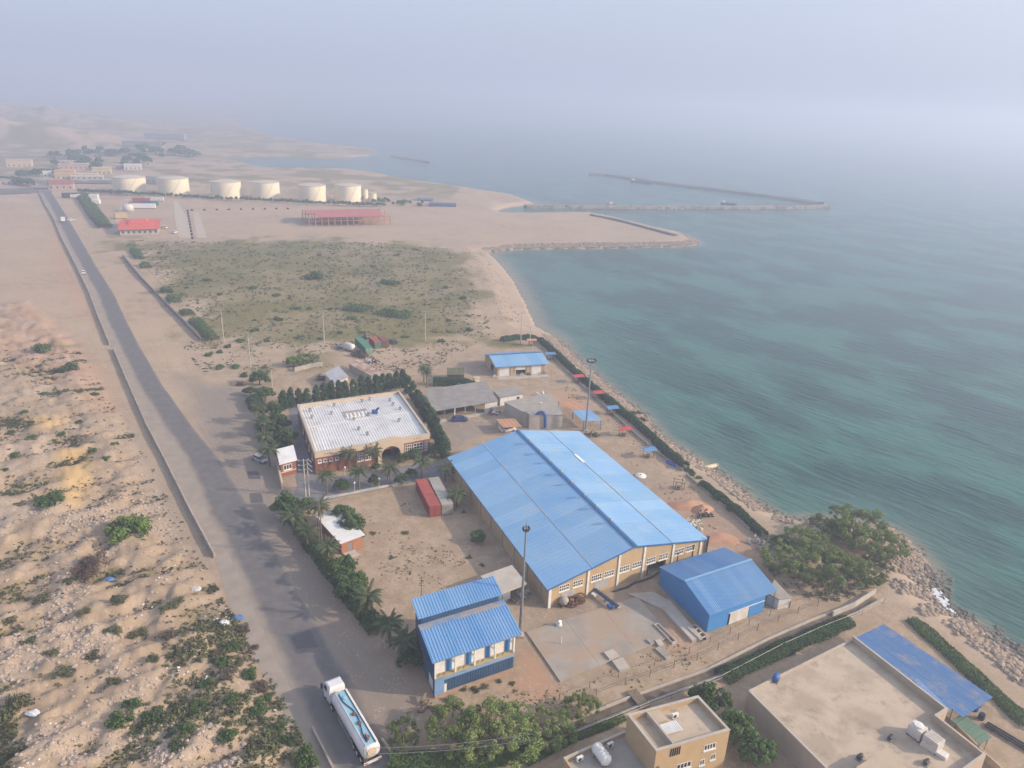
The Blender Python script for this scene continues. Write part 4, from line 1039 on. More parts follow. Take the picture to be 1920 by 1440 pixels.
sheets(t, F, (3.1, 3.9, 6.62), (5.6, 3.9, 6.62), (3.1, 2.3, 6.5), 3, 1, WHITESHEET, rib=0.3, rh=0.05)
MB(F).box(3.0, 4.6, lb - 2.2, lb - 0.3, 6.25, 6.9).build('stair_hatch', BEIGE, t)
p = F(6.0, 4.6, 0); ac_unit((O[0] + p[0], O[1] + p[1], 6.25), 'white air conditioner on the upper roof of the beige house', 0.4, 1.0)
# lower wing with water tank
O = (8.77, 71.26)
F, la, lb = frame(O, (17.53, 76.32), ((8.77, 71.26)[0] + 4.7, (8.77, 71.26)[1] - 9.0))
t = thing('low_wing', 'single-storey beige wing with grey flat roof carrying a white water tank', 'building', O)
mb = MB(F)
for P, s0, s1 in ((PF(0), 0, la), (PL_(0), 0.25, lb)):
    pbox(mb, P, s0, s1, 0, 3.3, -0.25, 0)
pbox(mb, PK(lb), 0.25, la, 0, 3.3, -0.25, 0)
mb.build('wall', YBRICK, t)
MB(F).box(0.25, la, 0.25, lb - 0.25, 2.5, 2.75).build('roof', CONC, t)
MB(F).box(-0.05, la, -0.05, 0.3, 3.3, 3.38).build('parapet_coping', LCONC, t)
p = F(3.3, 1.9, 0)
p = ((13.59, 71.70)[0], (13.59, 71.70)[1])
t2 = thing('water_tank', 'ribbed white plastic water tank lying on the low foreground roof', 'water tank', (p[0], p[1], 2.75), rz=math.radians(118))
pr = [(0.02, -1.5), (0.5, -1.45), (0.72, -1.25)]
for k in range(5):
    x = -1.05 + k * 0.5
    pr += [(0.74, x - 0.12), (0.82, x), (0.74, x + 0.12)]
pr += [(0.72, 1.25), (0.5, 1.45), (0.02, 1.5)]
MB().lathe(pr, (0, 0, 1.05), 18, 'x').build('tank_body', WHITE, t2, True)
MB().lathe([(0.2, 1.8), (0.2, 1.95), (0.02, 1.97)], (0, 0, 0), 12).build('lid', WHITE, t2)
for x in (-0.8, 0.8): MB().box(x - 0.1, x + 0.1, -0.7, 0.7, 0, 0.4).build('cradle', STEEL, t2)
p = (10.84, 71.41); ac_unit((p[0], p[1], 2.75), 'left white air conditioner on the low foreground roof', 0.5)
p = (15.00, 73.82); ac_unit((p[0], p[1], 2.75), 'right white air conditioner beside the white water tank', 0.5)

# ---------------------------------------------------------------- big beige flat-roofed hall, lower right
O = (35.77, 83.81)
Bx = (55.62, 96.00)
Cx = (62.79, 81.15)
F, la, lb = frame(O, Bx, (O[0] + Cx[0] - Bx[0], O[1] + Cx[1] - Bx[1]))
t = thing('flat_roofed_hall', 'wide beige hall with bare sandy flat roof and parapet, lower right', 'hall', O)
L2 = 30.0
def hall_outline(e=0.0):
    return [(0 + e, 0 + e), (la - e, 0 + e), (la - e, lb - e), (la - 2.6 - e, lb - e), (la - 2.6 - e, lb + 7.0 - e), (la - 9.5, lb + 7.0 - e), (la - 9.5, L2), (0 + e, L2)]
MB(F).prism(hall_outline(0.3)[::-1], 3.55, 3.72).build('roof', SANDROOF, t)
o_, i_ = hall_outline(0), hall_outline(0.32)
mb, cp = MB(F), MB(F)
hts = [3.95, 4.75, 4.75, 4.75, 4.75, 4.75, 4.75, 3.9]
for k in range(8):
    k2 = (k + 1) % 8
    h = hts[k]
    mb.hexa([(*o_[k], 0), (*o_[k2], 0), (*i_[k2], 0), (*i_[k], 0), (*o_[k], h), (*o_[k2], h), (*i_[k2], h), (*i_[k], h)])
    cp.hexa([(*o_[k], h), (*o_[k2], h), (*i_[k2], h), (*i_[k], h), (*o_[k], h + 0.07), (*o_[k2], h + 0.07), (*i_[k2], h + 0.07), (*i_[k], h + 0.07)])
w = mb.build('wall', BEIGE, t)
cp.build('parapet_coping', LCONC, w)
# stair box
sb = (49.89, 72.56)
sx, sy = sb[0] - O[0], sb[1] - O[1]
ua, ub = F(1, 0, 0), F(0, 1, 0)
mb = MB()
def loc2(a, b): return (sx + a * ua[0] + b * ub[0], sy + a * ua[1] + b * ub[1])
mb.prism([loc2(-6, 0), loc2(0, 0), loc2(0, 8), loc2(-6, 8)][::-1], 3.72, 6.0)
mb.build('stair_box', BEIGE, t)
# rooftop plant
p = (56.44, 77.06)
t2 = thing('rooftop_plant', 'pale twin-drum cooling plant with ducts on the sandy hall roof', 'cooling plant', (p[0], p[1], 3.72), rz=math.radians(-58))
MB().box(-0.9, 0.9, -0.8, 0.8, 0.25, 1.75).build('cooler_box', DIRTYWHITE, t2)
MB().box(1.2, 3.2, -0.85, 0.85, 0.25, 1.85).build('cooler_box', DIRTYWHITE, t2)
q = MB()
for k in range(7): q.box(1.3 + k * 0.26, 1.38 + k * 0.26, -0.8, 0.8, 1.851, 1.9)
tag(q.build('top_louvre', LCONC, t2), kind='stuff')
MB().lathe([(0.6, 1.75), (0.66, 1.8), (0.6, 2.05), (0.1, 2.1)], (0, 0, 0), 16).build('fan_cowl', WHITE, t2)
MB().box(0.9, 1.2, -0.3, 0.3, 0.7, 1.3).build('duct', STEEL, t2)
MB().path([(0.3, 0.8, 0.9), (0.3, 1.9, 0.9), (1.8, 1.9, 0.9), (1.8, 0.85, 0.9)], 0.16, 8).build('pipe', STEEL, t2)
for x in (-0.8, 0.8, 1.3, 3.1): MB().box(x - 0.06, x + 0.06, -0.8, 0.8, 0, 0.25).build('foot', DSTEEL, t2)
for k, (px, py, lab) in enumerate(((1750, 1410, 'white louvred duct box lying beside the hall roof plant'), (1668, 1383, 'small dark motor left of the hall roof plant'), (1735, 1432, 'dark pump cluster near the hall roof front parapet'))):
    pass
p = (57.72, 74.69)
o = MB().box(-1.6, 1.6, -0.55, 0.55, 0, 0.5)
for k in range(8): o.box(-1.5 + k * 0.4, -1.42 + k * 0.4, -0.56, 0.56, 0.5, 0.54)
o = o.build('duct_box', WHITE); o.location = (p[0], p[1], 3.722); o.rotation_euler.z = math.radians(-50)
tag(o, 'white louvred duct box lying beside the hall roof plant', 'duct')
for (p, lab) in (((52.72, 76.33), 'small dark motor left of the hall roof plant'), ((55.58, 72.55), 'dark pump cluster by the front parapet of the hall roof'), ((47.14, 72.92), 'dark drum lying beside the stair box on the hall roof')):
    q = thing('roof_motor', lab, 'motor', (p[0], p[1], 3.722), rz=0.7)
    MB().tube((-0.5, 0, 0.4), (0.3, 0, 0.4), 0.28, 0.28, 10).build('motor_body', DSTEEL, q)
    MB().box(-0.6, 0.7, -0.35, 0.35, 0, 0.14).build('base', STEEL, q)
    MB().tube((0.3, 0, 0.4), (0.6, 0, 0.4), 0.14, 0.14, 8).build('shaft_guard', RUST, q)
p = (40.54, 86.43)
t2 = thing('blue_drum', 'blue drum lying on the left edge of the hall roof', 'drum', (p[0], p[1], 3.72), rz=1.0)
MB().lathe([(0.02, -0.7), (0.4, -0.68), (0.42, -0.3), (0.45, -0.28), (0.42, -0.24), (0.42, 0.24), (0.45, 0.28), (0.42, 0.3), (0.4, 0.68), (0.02, 0.7)], (0, 0, 0.45), 14, 'x').build('drum_body', BLUEP, t2, True)
MB().box(-0.8, 0.8, -0.5, 0.5, 0, 0.06).build('pallet', WOOD, t2)
# blue lean-to canopy, green roof, blue strip
def quad_roof(name, label, cat, pts, zs, mat, n, rib=0.5, posts=True, group=None, rows=1, pm=None, rh=0.05):
    O = pts[0]
    t = thing(name, label, cat, O, group)
    q = [(p[0] - O[0], p[1] - O[1], z) for p, z in zip(pts, zs)]
    sheets(t, None, q[0], q[1], q[3], n, rows, mat, rib=rib, rh=rh)
    if posts:
        cx_, cy_ = sum(p[0] for p in q) / 4, sum(p[1] for p in q) / 4
        for p in q:
            x, y = cx_ + (p[0] - cx_) * 0.93, cy_ + (p[1] - cy_) * 0.93
            MB().tube((x, y, 0), (x, y, p[2] * 0.5 + sum(zs) / 8), 0.09, 0.09, 6).build('post', pm or STEEL, t)
    return t
FADED = M('faded_blue_canopy', (0.06, 0.145, 0.315), (0.075, 0.16, 0.32), 0.3, 0.7, rand=0.12, dirt=(0.23, 0.22, 0.24), dscale=0.35, dlo=0.48, dhi=0.7)
quad_roof('lean_to_canopy', 'long faded blue sheet canopy along the seaward side of the hall', 'canopy', [(56.18, 96.50), (63.21, 101.10), (72.35, 86.40), (65.06, 80.93)], (3.6, 3.2, 3.2, 3.6), FADED, 5, rib=1.6, rows=1, rh=0.015)
quad_roof('lean_to_canopy', 'narrow pale blue strip roof between hall parapet and blue canopy', 'canopy', [(61.14, 87.40), (62.88, 81.37), (64.40, 82.05), (62.04, 87.89)], (4.0, 4.0, 3.9, 3.9), M('pale_blue_sheet', (0.14, 0.24, 0.42), None, 0.4, 0.6, rand=0.08), 5)
quad_roof('green_shelter', 'flat dull green shelter roof below the blue canopy', 'shelter', [(63.59, 80.96), (65.24, 76.82), (67.53, 78.39), (66.07, 82.47)], (3.0, 3.0, 2.9, 2.9), M('dull_green_sheet', (0.12, 0.19, 0.13), (0.10, 0.165, 0.12), 0.3, 0.8, rand=0.04), 3, rib=1.2)
# brick terrace steps and low wall by the hall
st = (60.37, 79.36)
o = MB()
for k in range(4): o.box(0, 1.8, k * 0.35, (k + 1) * 0.35, 0, 4.4 - k * 0.5)
o = o.build('wall_fin', M('buff_stone', (0.50, 0.38, 0.24), None, 1, 0.9)); o.location = (st[0], st[1], 0.0); o.rotation_euler.z = math.radians(30)
tag(o, 'stepped buff stone fin at the notch of the hall wall', 'wall fin')

# ---------------------------------------------------------------- grey-roofed open shed and the yard buildings behind
O = (-20.76, 181.76)
t = thing('open_shed', 'long open shed with dusty grey sheet roof behind the cypress hedge', 'shed', O)
q4 = [(-20.76, 181.76), (-3.66, 191.42), (-7.90, 198.00), (-24.98, 195.84)]
q = [(p[0] - O[0], p[1] - O[1]) for p in q4]
sheets(t, None, (*q[0], 3.0), (*q[1], 3.0), (*q[3], 3.6), 9, 1, GREYSHEET, rib=0.8, rh=0.03)
F, la, lb = frame(O, q4[1], q4[3])
MB(F).box(0.2, la - 0.2, lb * 0.55, lb * 0.55 + 0.2, 0, 3.2).build('rear_wall', BEIGE, t)
MB(F).box(0.0, 0.2, 0.2, lb * 0.55, 0, 2.9).build('side_wall', BEIGE, t)
MB(F).box(la - 3.6, la - 0.1, 0.3, 0.5, 0, 2.7).build('whitewashed_wall', DIRTYWHITE, t)
for k in range(6): MB(F).box(0.3 + k * (la - 4.2) / 5 - 0.12, 0.3 + k * (la - 4.2) / 5 + 0.12, 0.25, 0.5, 0, 2.92).build('post', WHITE if k in (2, 5) else STEEL, t)
MB(F).box(0.0, la - 0.1, -1.2, 0.24, 0, 0.3).build('ledge', LCONC, t)
quad = [(-3.17, 195.29), (3.83, 201.62), (2.70, 205.97), (-3.70, 202.05)]
O = quad[0]
F, la, lb = frame(O, (O[0] + 6.4, O[1] + 3.6), (O[0] - 2.1, O[1] + 4.6))
t = thing('white_cabin', 'small white cabin with grey flat roof behind the concrete block', 'cabin', O)
mb = MB(F)
wall_holes(mb, PF(0), 0, la, 0, 2.6, 0.15, [(5.3, 6.4, 0.5, 2.0)])
wall_holes(mb, PR(la), 0.15, lb, 0, 2.6, 0.15, [])
wall_holes(mb, PL_(0), 0.15, lb, 0, 2.6, 0.15, [])
pbox(mb, PK(lb), 0.15, la - 0.15, 0, 2.6, -0.15, 0)
mb.build('wall', WHITE, t)
window(t, F, PF(0), 5.304, 6.396, 0.504, 1.996, 1, 1, 0.08)
q = MB(F); pbox(q, PF(0), 3.6, 4.9, 0.05, 2.1, 0.003, 0.05); q.build('door', WHITE, t)
MB(F).hexa([(-0.3, -0.35, 2.6), (la + 0.2, -0.35, 2.6), (la + 0.2, lb + 0.3, 2.75), (-0.3, lb + 0.3, 2.75), (-0.3, -0.35, 2.72), (la + 0.2, -0.35, 2.72), (la + 0.2, lb + 0.3, 2.88), (-0.3, lb + 0.3, 2.88)]).build('roof', GREYSHEET, t)
O = (5.04, 180.12)
pl4 = [(5.04, 180.12), (13.88, 181.51), (11.12, 197.51), (-1.83, 188.65)]
t = thing('concrete_block_house', 'bare concrete block house with flat grey roof behind the large warehouse', 'building', O)
pl = [(p[0] - O[0], p[1] - O[1]) for p in pl4]
MB().prism(pl, 0, 3.78).build('wall', LCONC, t)
cxm, cym = sum(p[0] for p in pl) / 4, sum(p[1] for p in pl) / 4
MB().prism([(cxm + (p[0] - cxm) * 1.015, cym + (p[1] - cym) * 1.015) for p in pl], 3.783, 3.95).build('roof', CONC, t)
MB().box(cxm + 1, cxm + 1.5, cym + 1, cym + 1.5, 3.95, 4.4).build('roof_vent', WHITE, t)
fx = (pl[0][0] + pl[3][0]) / 2
MB().prism([(pl[0][0] - 0.9, pl[0][1] + 1.0), (pl[0][0] - 0.05, pl[0][1] + 0.05), (pl[0][0] - 0.05, pl[0][1] + 1.6), (pl[0][0] - 0.9, pl[0][1] + 2.4)], 0, 4.3).build('buttress', CONC, t)
quad_roof('car_canopy', 'orange canvas car canopy beside the concrete block house', 'canopy', [(-1.69, 175.01), (3.15, 176.23), (1.28, 181.02), (-3.82, 180.08)], (2.3, 2.3, 2.4, 2.4), ORANGE, 2, rib=1.5)
quad_roof('blue_porch', 'bright blue sheet porch beside the far floodlight mast', 'porch', [(19.44, 180.40), (24.53, 181.69), (22.21, 188.17), (16.71, 187.14)], (2.8, 2.8, 2.9, 2.9), BLUE_ROOF, 3, rib=0.8, pm=BLUEP)
o = quad_roof('orange_shelter', 'flat orange canvas shelter touching the bright blue porch', 'shelter', [(17.39, 188.31), (21.29, 189.15), (17.39, 195.77), (13.22, 194.46)], (2.6, 2.6, 2.6, 2.6), ORANGE, 2, rib=1.5)
o['label'] = 'flat orange canvas shelter touching the bright blue porch'
p = (7.96, 180.85)
t = thing('blue_duct', 'blue elbow duct standing behind the warehouse ridge', 'duct', p)
MB().path([(-1.6, 0, 3.2), (-0.5, 0, 4.6), (0.6, 0, 4.8), (1.3, 0, 3.9), (1.5, 0, 0)], 0.42, 10).build('duct', BLUEP, t)
MB().box(0.8, 2.2, -0.6, 0.6, 0, 0.3).build('base', CONC, t)

# ---------------------------------------------------------------- sheds and clutter north of the office
quad = [(-51.44, 199.35), (-48.83, 206.41), (-52.95, 211.73), (-56.55, 207.90)]
def hut(name, label, cat, quad, h, wall, roof, n=3, rib=0.8, door=None):
    O = quad[0]
    t = thing(name, label, cat, O)
    q = [(p[0] - O[0], p[1] - O[1]) for p in quad]
    c = (sum(p[0] for p in q) / 4, sum(p[1] for p in q) / 4)
    w = [(c[0] + (p[0] - c[0]) * 0.93, c[1] + (p[1] - c[1]) * 0.93) for p in q]
    MB().prism(w, 0, h - 0.06).build('wall', wall, t)
    sheets(t, None, (*q[0], h), (*q[1], h), (*q[3], h + 0.15), n, 1, roof, rib=rib, rh=0.04)
    if door:
        a, b = Vector(w[0]), Vector(w[1])
        d = (b - a).normalized(); nn = Vector((d.y, -d.x))
        m = a + (b - a) * 0.45
        MB().prism([tuple(m), tuple(m + d * 0.9), tuple(m + d * 0.9 + nn * 0.05), tuple(m + nn * 0.05)], 0.02, 2.0).build('door', door, t)
    return t
hut('small_hut', 'small block hut with clean grey roof behind the cypress row', 'hut', quad, 2.6, CREAM, M('clean_grey_sheet', (0.40, 0.41, 0.43), None, 0.5, 0.7, rand=0.03), 3, 0.7, DARK)
hut('rusty_shed', 'tumbledown shed with patchy white and rusty roof sheets', 'shed', [(-42.39, 208.54), (-40.08, 212.65), (-47.01, 220.18), (-51.87, 218.48)], 2.3, CONC, M('patchy_rusty_sheet', (0.55, 0.47, 0.40), (0.36, 0.15, 0.09), 0.35, 0.9, rand=0.2), 5, 0.5)
hut('thatched_shelter', 'dark thatched shelter near the lone palm by the garage', 'shelter', [(-19.94, 211.18), (-14.62, 211.88), (-15.47, 218.47), (-20.55, 217.27)], 2.8, M('reed_wall', (0.13, 0.10, 0.065), None, 1.5, 0.95), M('dry_thatch', (0.15, 0.14, 0.085), (0.11, 0.10, 0.06), 1.0, 0.95), 3, 0.6)
O = (-10.88, 210.47)
t = thing('gate_pillar', 'cream gate pillar at the end of the clipped hedge', 'pillar', O, rz=0.5)
MB().box(-0.9, 0.9, -0.5, 0.5, 0, 2.5).build('shaft', CREAM, t)
MB().box(-1.05, 1.05, -0.65, 0.65, 2.5, 2.75).build('cap', LCONC, t)

# ---------------------------------------------------------------- shipping containers
def container(label, loc, rz, L, mat, end_mat=None):
    t = thing('shipping_container', label, 'container', loc, 'shipping containers in the compound', rz)
    w, h = 2.44, 2.59
    q = MB()
    n = int(L / 0.28)
    q.box(-L / 2, L / 2, -w / 2 + 0.05, w / 2 - 0.05, 0.12, h - 0.04)
    for k in range(n):
        x = -L / 2 + 0.15 + k * (L - 0.3) / n
        q.box(x, x + 0.14, -w / 2 + 0.01, -w / 2 + 0.05, 0.2, h - 0.15).box(x, x + 0.14, w / 2 - 0.05, w / 2 - 0.01, 0.2, h - 0.15)
    body = q.build('corrugated_body', mat, t)
    body['kind'] = 'stuff'
    for x in (-L / 2 - 0.02, L / 2 - 0.14):
        for y in (-w / 2, w / 2 - 0.16): MB().box(x, x + 0.16, y, y + 0.16, 0, h).build('corner_post', mat, t)
    for y in (-w / 2 + 0.001, w / 2 - 0.121): MB().box(-L / 2 + 0.141, L / 2 - 0.141, y, y + 0.12, h - 0.13, h - 0.002).build('top_rail', mat, t)
    for y in (-0.6, 0.6):
        d = MB().box(-L / 2 - 0.06, -L / 2 - 0.005, y - 0.53, y + 0.53, 0.2, h - 0.18).build('door', end_mat or mat, t)
        for yy in (-0.25, 0.25): MB().tube((-L / 2 - 0.09, y + yy, 0.25), (-L / 2 - 0.09, y + yy, h - 0.25), 0.025, 0.025, 6).build('lock_rod', STEEL, d)
    MB().box(-L / 2 + 0.1, L / 2 - 0.1, -w / 2 + 0.1, w / 2 - 0.1, h - 0.04, h - 0.01).build('top_panel', mat, t)
    return t
CRED = M('container_red', (0.33, 0.075, 0.055), (0.29, 0.065, 0.05), 0.3, 0.65, dirt=(0.36, 0.16, 0.12), dscale=0.4)
CGREY = M('container_grey', (0.33, 0.315, 0.28), (0.28, 0.265, 0.235), 0.3, 0.75, dirt=(0.22, 0.18, 0.14), dscale=0.5)
a, b = (-14.69, 133.42), (-19.21, 145.07)
container('long red shipping container on the bare yard', ((a[0] + b[0]) / 2, (a[1] + b[1]) / 2), math.atan2(b[1] - a[1], b[0] - a[0]), 12.19, CRED)
a, b = (-12.30, 134.29), (-16.66, 146.06)
container('weathered grey shipping container beside the red one', ((a[0] + b[0]) / 2 + 0.1, (a[1] + b[1]) / 2 + 0.05), math.atan2(b[1] - a[1], b[0] - a[0]), 12.19, CGREY)
a, b = (-48.29, 234.40), (-54.40, 245.53)
container('green shipping container with pale doors among the scrap', ((a[0] + b[0]) / 2, (a[1] + b[1]) / 2), math.atan2(b[1] - a[1], b[0] - a[0]), 12.19, GREENP, M('pale_green_paint', (0.22, 0.36, 0.25), None, 1, 0.7))
a, b = (-46.81, 241.73), (-49.34, 246.30)
container('short red scrap container right of the green one', ((a[0] + b[0]) / 2, (a[1] + b[1]) / 2), math.atan2(b[1] - a[1], b[0] - a[0]), 6.06, CRED, GREENP)
a, b = (-44.23, 242.73), (-46.95, 248.57)
container('short brown scrap container at the right of the scrap row', ((a[0] + b[0]) / 2, (a[1] + b[1]) / 2), math.atan2(b[1] - a[1], b[0] - a[0]), 6.06, M('container_brown', (0.20, 0.08, 0.055), None, 0.4, 0.8, dirt=(0.12, 0.10, 0.10)))

# ---------------------------------------------------------------- low walls along the road
def poly_wall(name, label, pl, h, th, mat, cap=None, pitch=4.0, cat='wall'):
    """wall made of cast panels end to end, each panel a part"""
    t = thing(name, label, cat, pl[0])
    O = pl[0]
    k = 0
    for a, b in zip(pl[:-1], pl[1:]):
        v = Vector((b[0] - a[0], b[1] - a[1]))
        L = v.length
        n = max(1, round(L / pitch))
        d = v.normalized()
        nn = Vector((-d.y, d.x)) * th / 2
        for i in range(n):
            p = Vector((a[0] - O[0], a[1] - O[1])) + d * (i * L / n + 0.015)
            q = Vector((a[0] - O[0], a[1] - O[1])) + d * ((i + 1) * L / n - 0.015)
            zz = random.uniform(-0.04, 0.04)
            m = MB().hexa([(*(p - nn), -0.3), (*(q - nn), -0.3), (*(q + nn), -0.3), (*(p + nn), -0.3), (*(p - nn * 0.8), h + zz), (*(q - nn * 0.8), h + zz), (*(q + nn * 0.8), h + zz), (*(p + nn * 0.8), h + zz)])
            m.build('wall_panel', mat, t)
    return t
RW = M('roadside_concrete', (0.37, 0.32, 0.28), (0.30, 0.26, 0.225), 0.6, 0.95, rand=0.08)
poly_wall('roadside_wall', 'far stretch of low concrete wall along the left road edge', WALL_LINE1, 1.0, 0.4, RW, pitch=9.0)
poly_wall('roadside_wall', 'near stretch of low concrete wall along the left road edge', WALL_LINE2, 0.95, 0.4, RW, pitch=5.0)
poly_wall('field_wall', 'dark low wall between the sandy verge and scrub field', [(-199.12, 368.37), (-170.89, 327.65), (-145.72, 293.09), (-122.22, 261.46), (-107.64, 241.33)], 1.2, 0.5, M('dark_stone_wall', (0.20, 0.175, 0.16), None, 0.6, 0.95), pitch=6.0)
poly_wall('roadside_wall', 'short low wall at the bottom end of the road', [(-25.04, 77.06), (-23.05, 74.14), (-20.62, 70.58)], 0.7, 0.35, RW, pitch=3.0)
poly_wall('kerb_wall', 'pale kerb wall right of the road behind the truck', [(-15.34, 75.81), (-13.77, 73.79), (-11.70, 70.90)], 0.45, 0.35, LCONC, pitch=2.5, cat='kerb')
poly_wall('yard_wall', 'low painted wall along the edge of the bare yard', [(-39.18, 138.59), (-34.77, 140.85), (-29.52, 143.71), (-24.65, 146.37)], 0.5, 0.3, M('blue_white_kerb', (0.50, 0.46, 0.40), (0.30, 0.33, 0.36), 0.5, 0.8), pitch=3.0)
poly_wall('promenade_wall', 'narrow grey kerb wall inside the seaside hedge, northern half', [(9.86, 250.98), (16.48, 230.28), (22.88, 210.69), (28.98, 192.36), (33.23, 179.52), (37.39, 168.72), (41.98, 159.33)], 0.6, 0.25, CONC, pitch=5.0)
poly_wall('promenade_wall', 'narrow grey kerb wall inside the seaside hedge, southern half', [(42.44, 157.20), (45.04, 150.19), (48.36, 141.70), (50.75, 133.72)], 0.6, 0.25, CONC, pitch=5.0)
poly_wall('field_wall', 'broken rubble wall behind the light green tree', [(-67.86, 215.28), (-64.29, 219.24), (-60.55, 221.79)], 1.4, 0.35, CONC, pitch=4.0)

# ---------------------------------------------------------------- floodlight masts and poles
def mast(label, base, h, hs=1.0):
    t = thing('floodlight_mast', label, 'mast', base)
    MB().tube((0, 0, 0), (0, 0, h - 1.2), 0.30, 0.13, 12).build('shaft', STEEL, t)
    MB().box(-0.6, 0.6, -0.6, 0.6, 0, 0.35).build('footing', LCONC, t)
    MB().lathe([(0.9 * hs, h - 1.3), (0.95 * hs, h - 1.25), (0.9 * hs, h - 1.15), (0.3 * hs, h - 1.2)], (0, 0, 0), 16).build('head_ring', STEEL, t)
    for k in range(8):
        w = k * math.pi / 4
        q = MB()
        x, y = hs * math.cos(w), hs * math.sin(w)
        q.hexa([(0.95 * x - 0.3 * y, 0.95 * y + 0.3 * x, h - 1.5), (0.95 * x + 0.3 * y, 0.95 * y - 0.3 * x, h - 1.5), (1.35 * x + 0.3 * y, 1.35 * y - 0.3 * x, h - 1.15), (1.35 * x - 0.3 * y, 1.35 * y + 0.3 * x, h - 1.15),
                (0.95 * x - 0.3 * y, 0.95 * y + 0.3 * x, h - 1.1), (0.95 * x + 0.3 * y, 0.95 * y - 0.3 * x, h - 1.1), (1.3 * x + 0.3 * y, 1.3 * y - 0.3 * x, h - 0.85), (1.3 * x - 0.3 * y, 1.3 * y + 0.3 * x, h - 0.85)])
        q.build('floodlight', DSTEEL, t)
    MB().tube((0, 0, h - 1.2), (0, 0, h + 0.9), 0.05, 0.02, 6).build('lightning_rod', STEEL, t)
    return t
mast('tall floodlight mast between plant house and large warehouse', (3.18, 98.00), 21.3, 0.45)
mast('tall floodlight mast beside the bright blue porch near the shore', (20.23, 180.48), 21.0)
CPOLE = M('pale_concrete_pole', (0.47, 0.42, 0.36), None, 0.8, 0.9)
def pole(label, base, h, arms=1, rz=0.0):
    t = thing('power_pole', label, 'pole', base, 'power poles across the site', rz)
    MB().tube((0, 0, 0), (0, 0, h), 0.19, 0.11, 8).build('shaft', CPOLE, t)
    for k in range(arms):
        z = h - 0.35 - 1.1 * k
        a = MB().box(-1.1, 1.1, -0.06, 0.06, z - 0.06, z + 0.06).build('crossarm', STEEL, t)
        for x in (-1.0, 0.0, 1.0): MB().tube((x, 0.0, z + 0.06), (x, 0.0, z + 0.32), 0.07, 0.05, 6).build('insulator', WHITE, a)
    return t
for px, lab, h, rz in (((-99.51, 240.73), 'leftmost power pole at the edge of the scrub field', 12.0, 0.6), ((-82.03, 216.82), 'power pole beside the dark shrubs left of the light green tree', 10.1, 0.6), ((-66.45, 246.35), 'power pole behind the scrap left of the white tank', 11.4, 0.2),
                       ((-31.80, 252.24), 'power pole at the near edge of the scrub field, middle of the row', 11.2, 0.2), ((2.42, 254.24), 'power pole standing in the hedge behind the blue garage', 11.9, 0.2)):
    pole(lab, px, h, 1, rz)
pole('short pole left of the cypress row behind the office', (-69.10, 197.83), 6.7, 0)
pole('thin pole beside the pole in the garage hedge', (5.68, 252.84), 7.5, 0)
for k, (p, lab, h) in enumerate((((5.27, 213.00), 'left thin pole in the yard before the garage', 4.5), ((12.15, 216.70), 'right thin pole in the yard before the garage', 4.5))):
    t = thing('thin_pole', lab, 'pole', p)
    MB().tube((0, 0, 0), (0, 0, h), 0.05, 0.04, 6).build('shaft', STEEL, t)
    MB().box(-0.15, 0.15, -0.15, 0.15, 0, 0.2).build('footing', CONC, t)
t = pole('twin transformer pole with three crossarms beside the guard house', (-43.29, 139.37), 9.0, 3, 0.35)
MB().tube((0.75, 0.2, 0), (0.75, 0.2, 8.6), 0.16, 0.1, 8).build('second_shaft', CPOLE, t)
for k in range(3): MB().tube((1.1, 0, 8.6 - 1.1 * k), (1.7, 0, 8.0 - 1.1 * k), 0.05, 0.05, 6).build('arm_bracket', STEEL, t)
# lattice pole by the hut
t = thing('lattice_pole', 'brown lattice pole standing before the white hut roof', 'pole', (-34.24, 117.63))
for x in (-0.28, 0.28):
    for y in (-0.28, 0.28): MB().tube((x, y, 0), (x * 0.5, y * 0.5, 11.6), 0.06, 0.05, 6).build('lattice_leg', WOOD, t)
q = MB()
for k in range(18):
    z = k * 0.64; f0, f1 = 1 - 0.5 * z / 11.6, 1 - 0.5 * (z + 0.64) / 11.6
    s = 1 if k % 2 else -1
    q.tube((-0.28 * s * f0, -0.28 * f0, z), (0.28 * s * f1, -0.28 * f1, z + 0.64), 0.035, 0.035, 4)
    q.tube((-0.28 * f0, -0.28 * s * f0, z), (-0.28 * f1, 0.28 * s * f1, z + 0.64), 0.035, 0.035, 4)
tag(q.build('lattice_brace', WOOD, t), kind='stuff')
MB().box(-1.2, 1.2, -0.06, 0.06, 10.7, 10.85).build('crossarm', WOOD, t)
t = thing('aerial', 'small thin aerial standing just behind the plant house', 'aerial', (-13.91, 105.59))
MB().tube((0, 0, 0), (0, 0, 5.2), 0.06, 0.04, 6).build('shaft', DSTEEL, t)
for k in range(4): MB().box(-0.5 + 0.06 * k, 0.5 - 0.06 * k, -0.02, 0.02, 3.3 + 0.5 * k, 3.36 + 0.5 * k).build('element', DSTEEL, t)
for i, p in enumerate(((-33.31, 142.16), (-28.38, 144.55), (-26.82, 147.16), (-36.97, 148.98))):
    t = thing('lawn_lamp', '%s white garden lamp post from the gate before the office' % ordn((1, 3, 4, 2)[i]), 'lamp post', p, 'garden lamp posts before the office')
    MB().tube((0, 0, 0), (0, 0, 2.1), 0.05, 0.04, 6).build('post', WHITE, t)
    MB().lathe([(0.02, 2.1), (0.2, 2.2), (0.24, 2.38), (0.16, 2.55), (0.02, 2.6)], (0, 0, 0), 10).build('globe', WHITE, t, True)
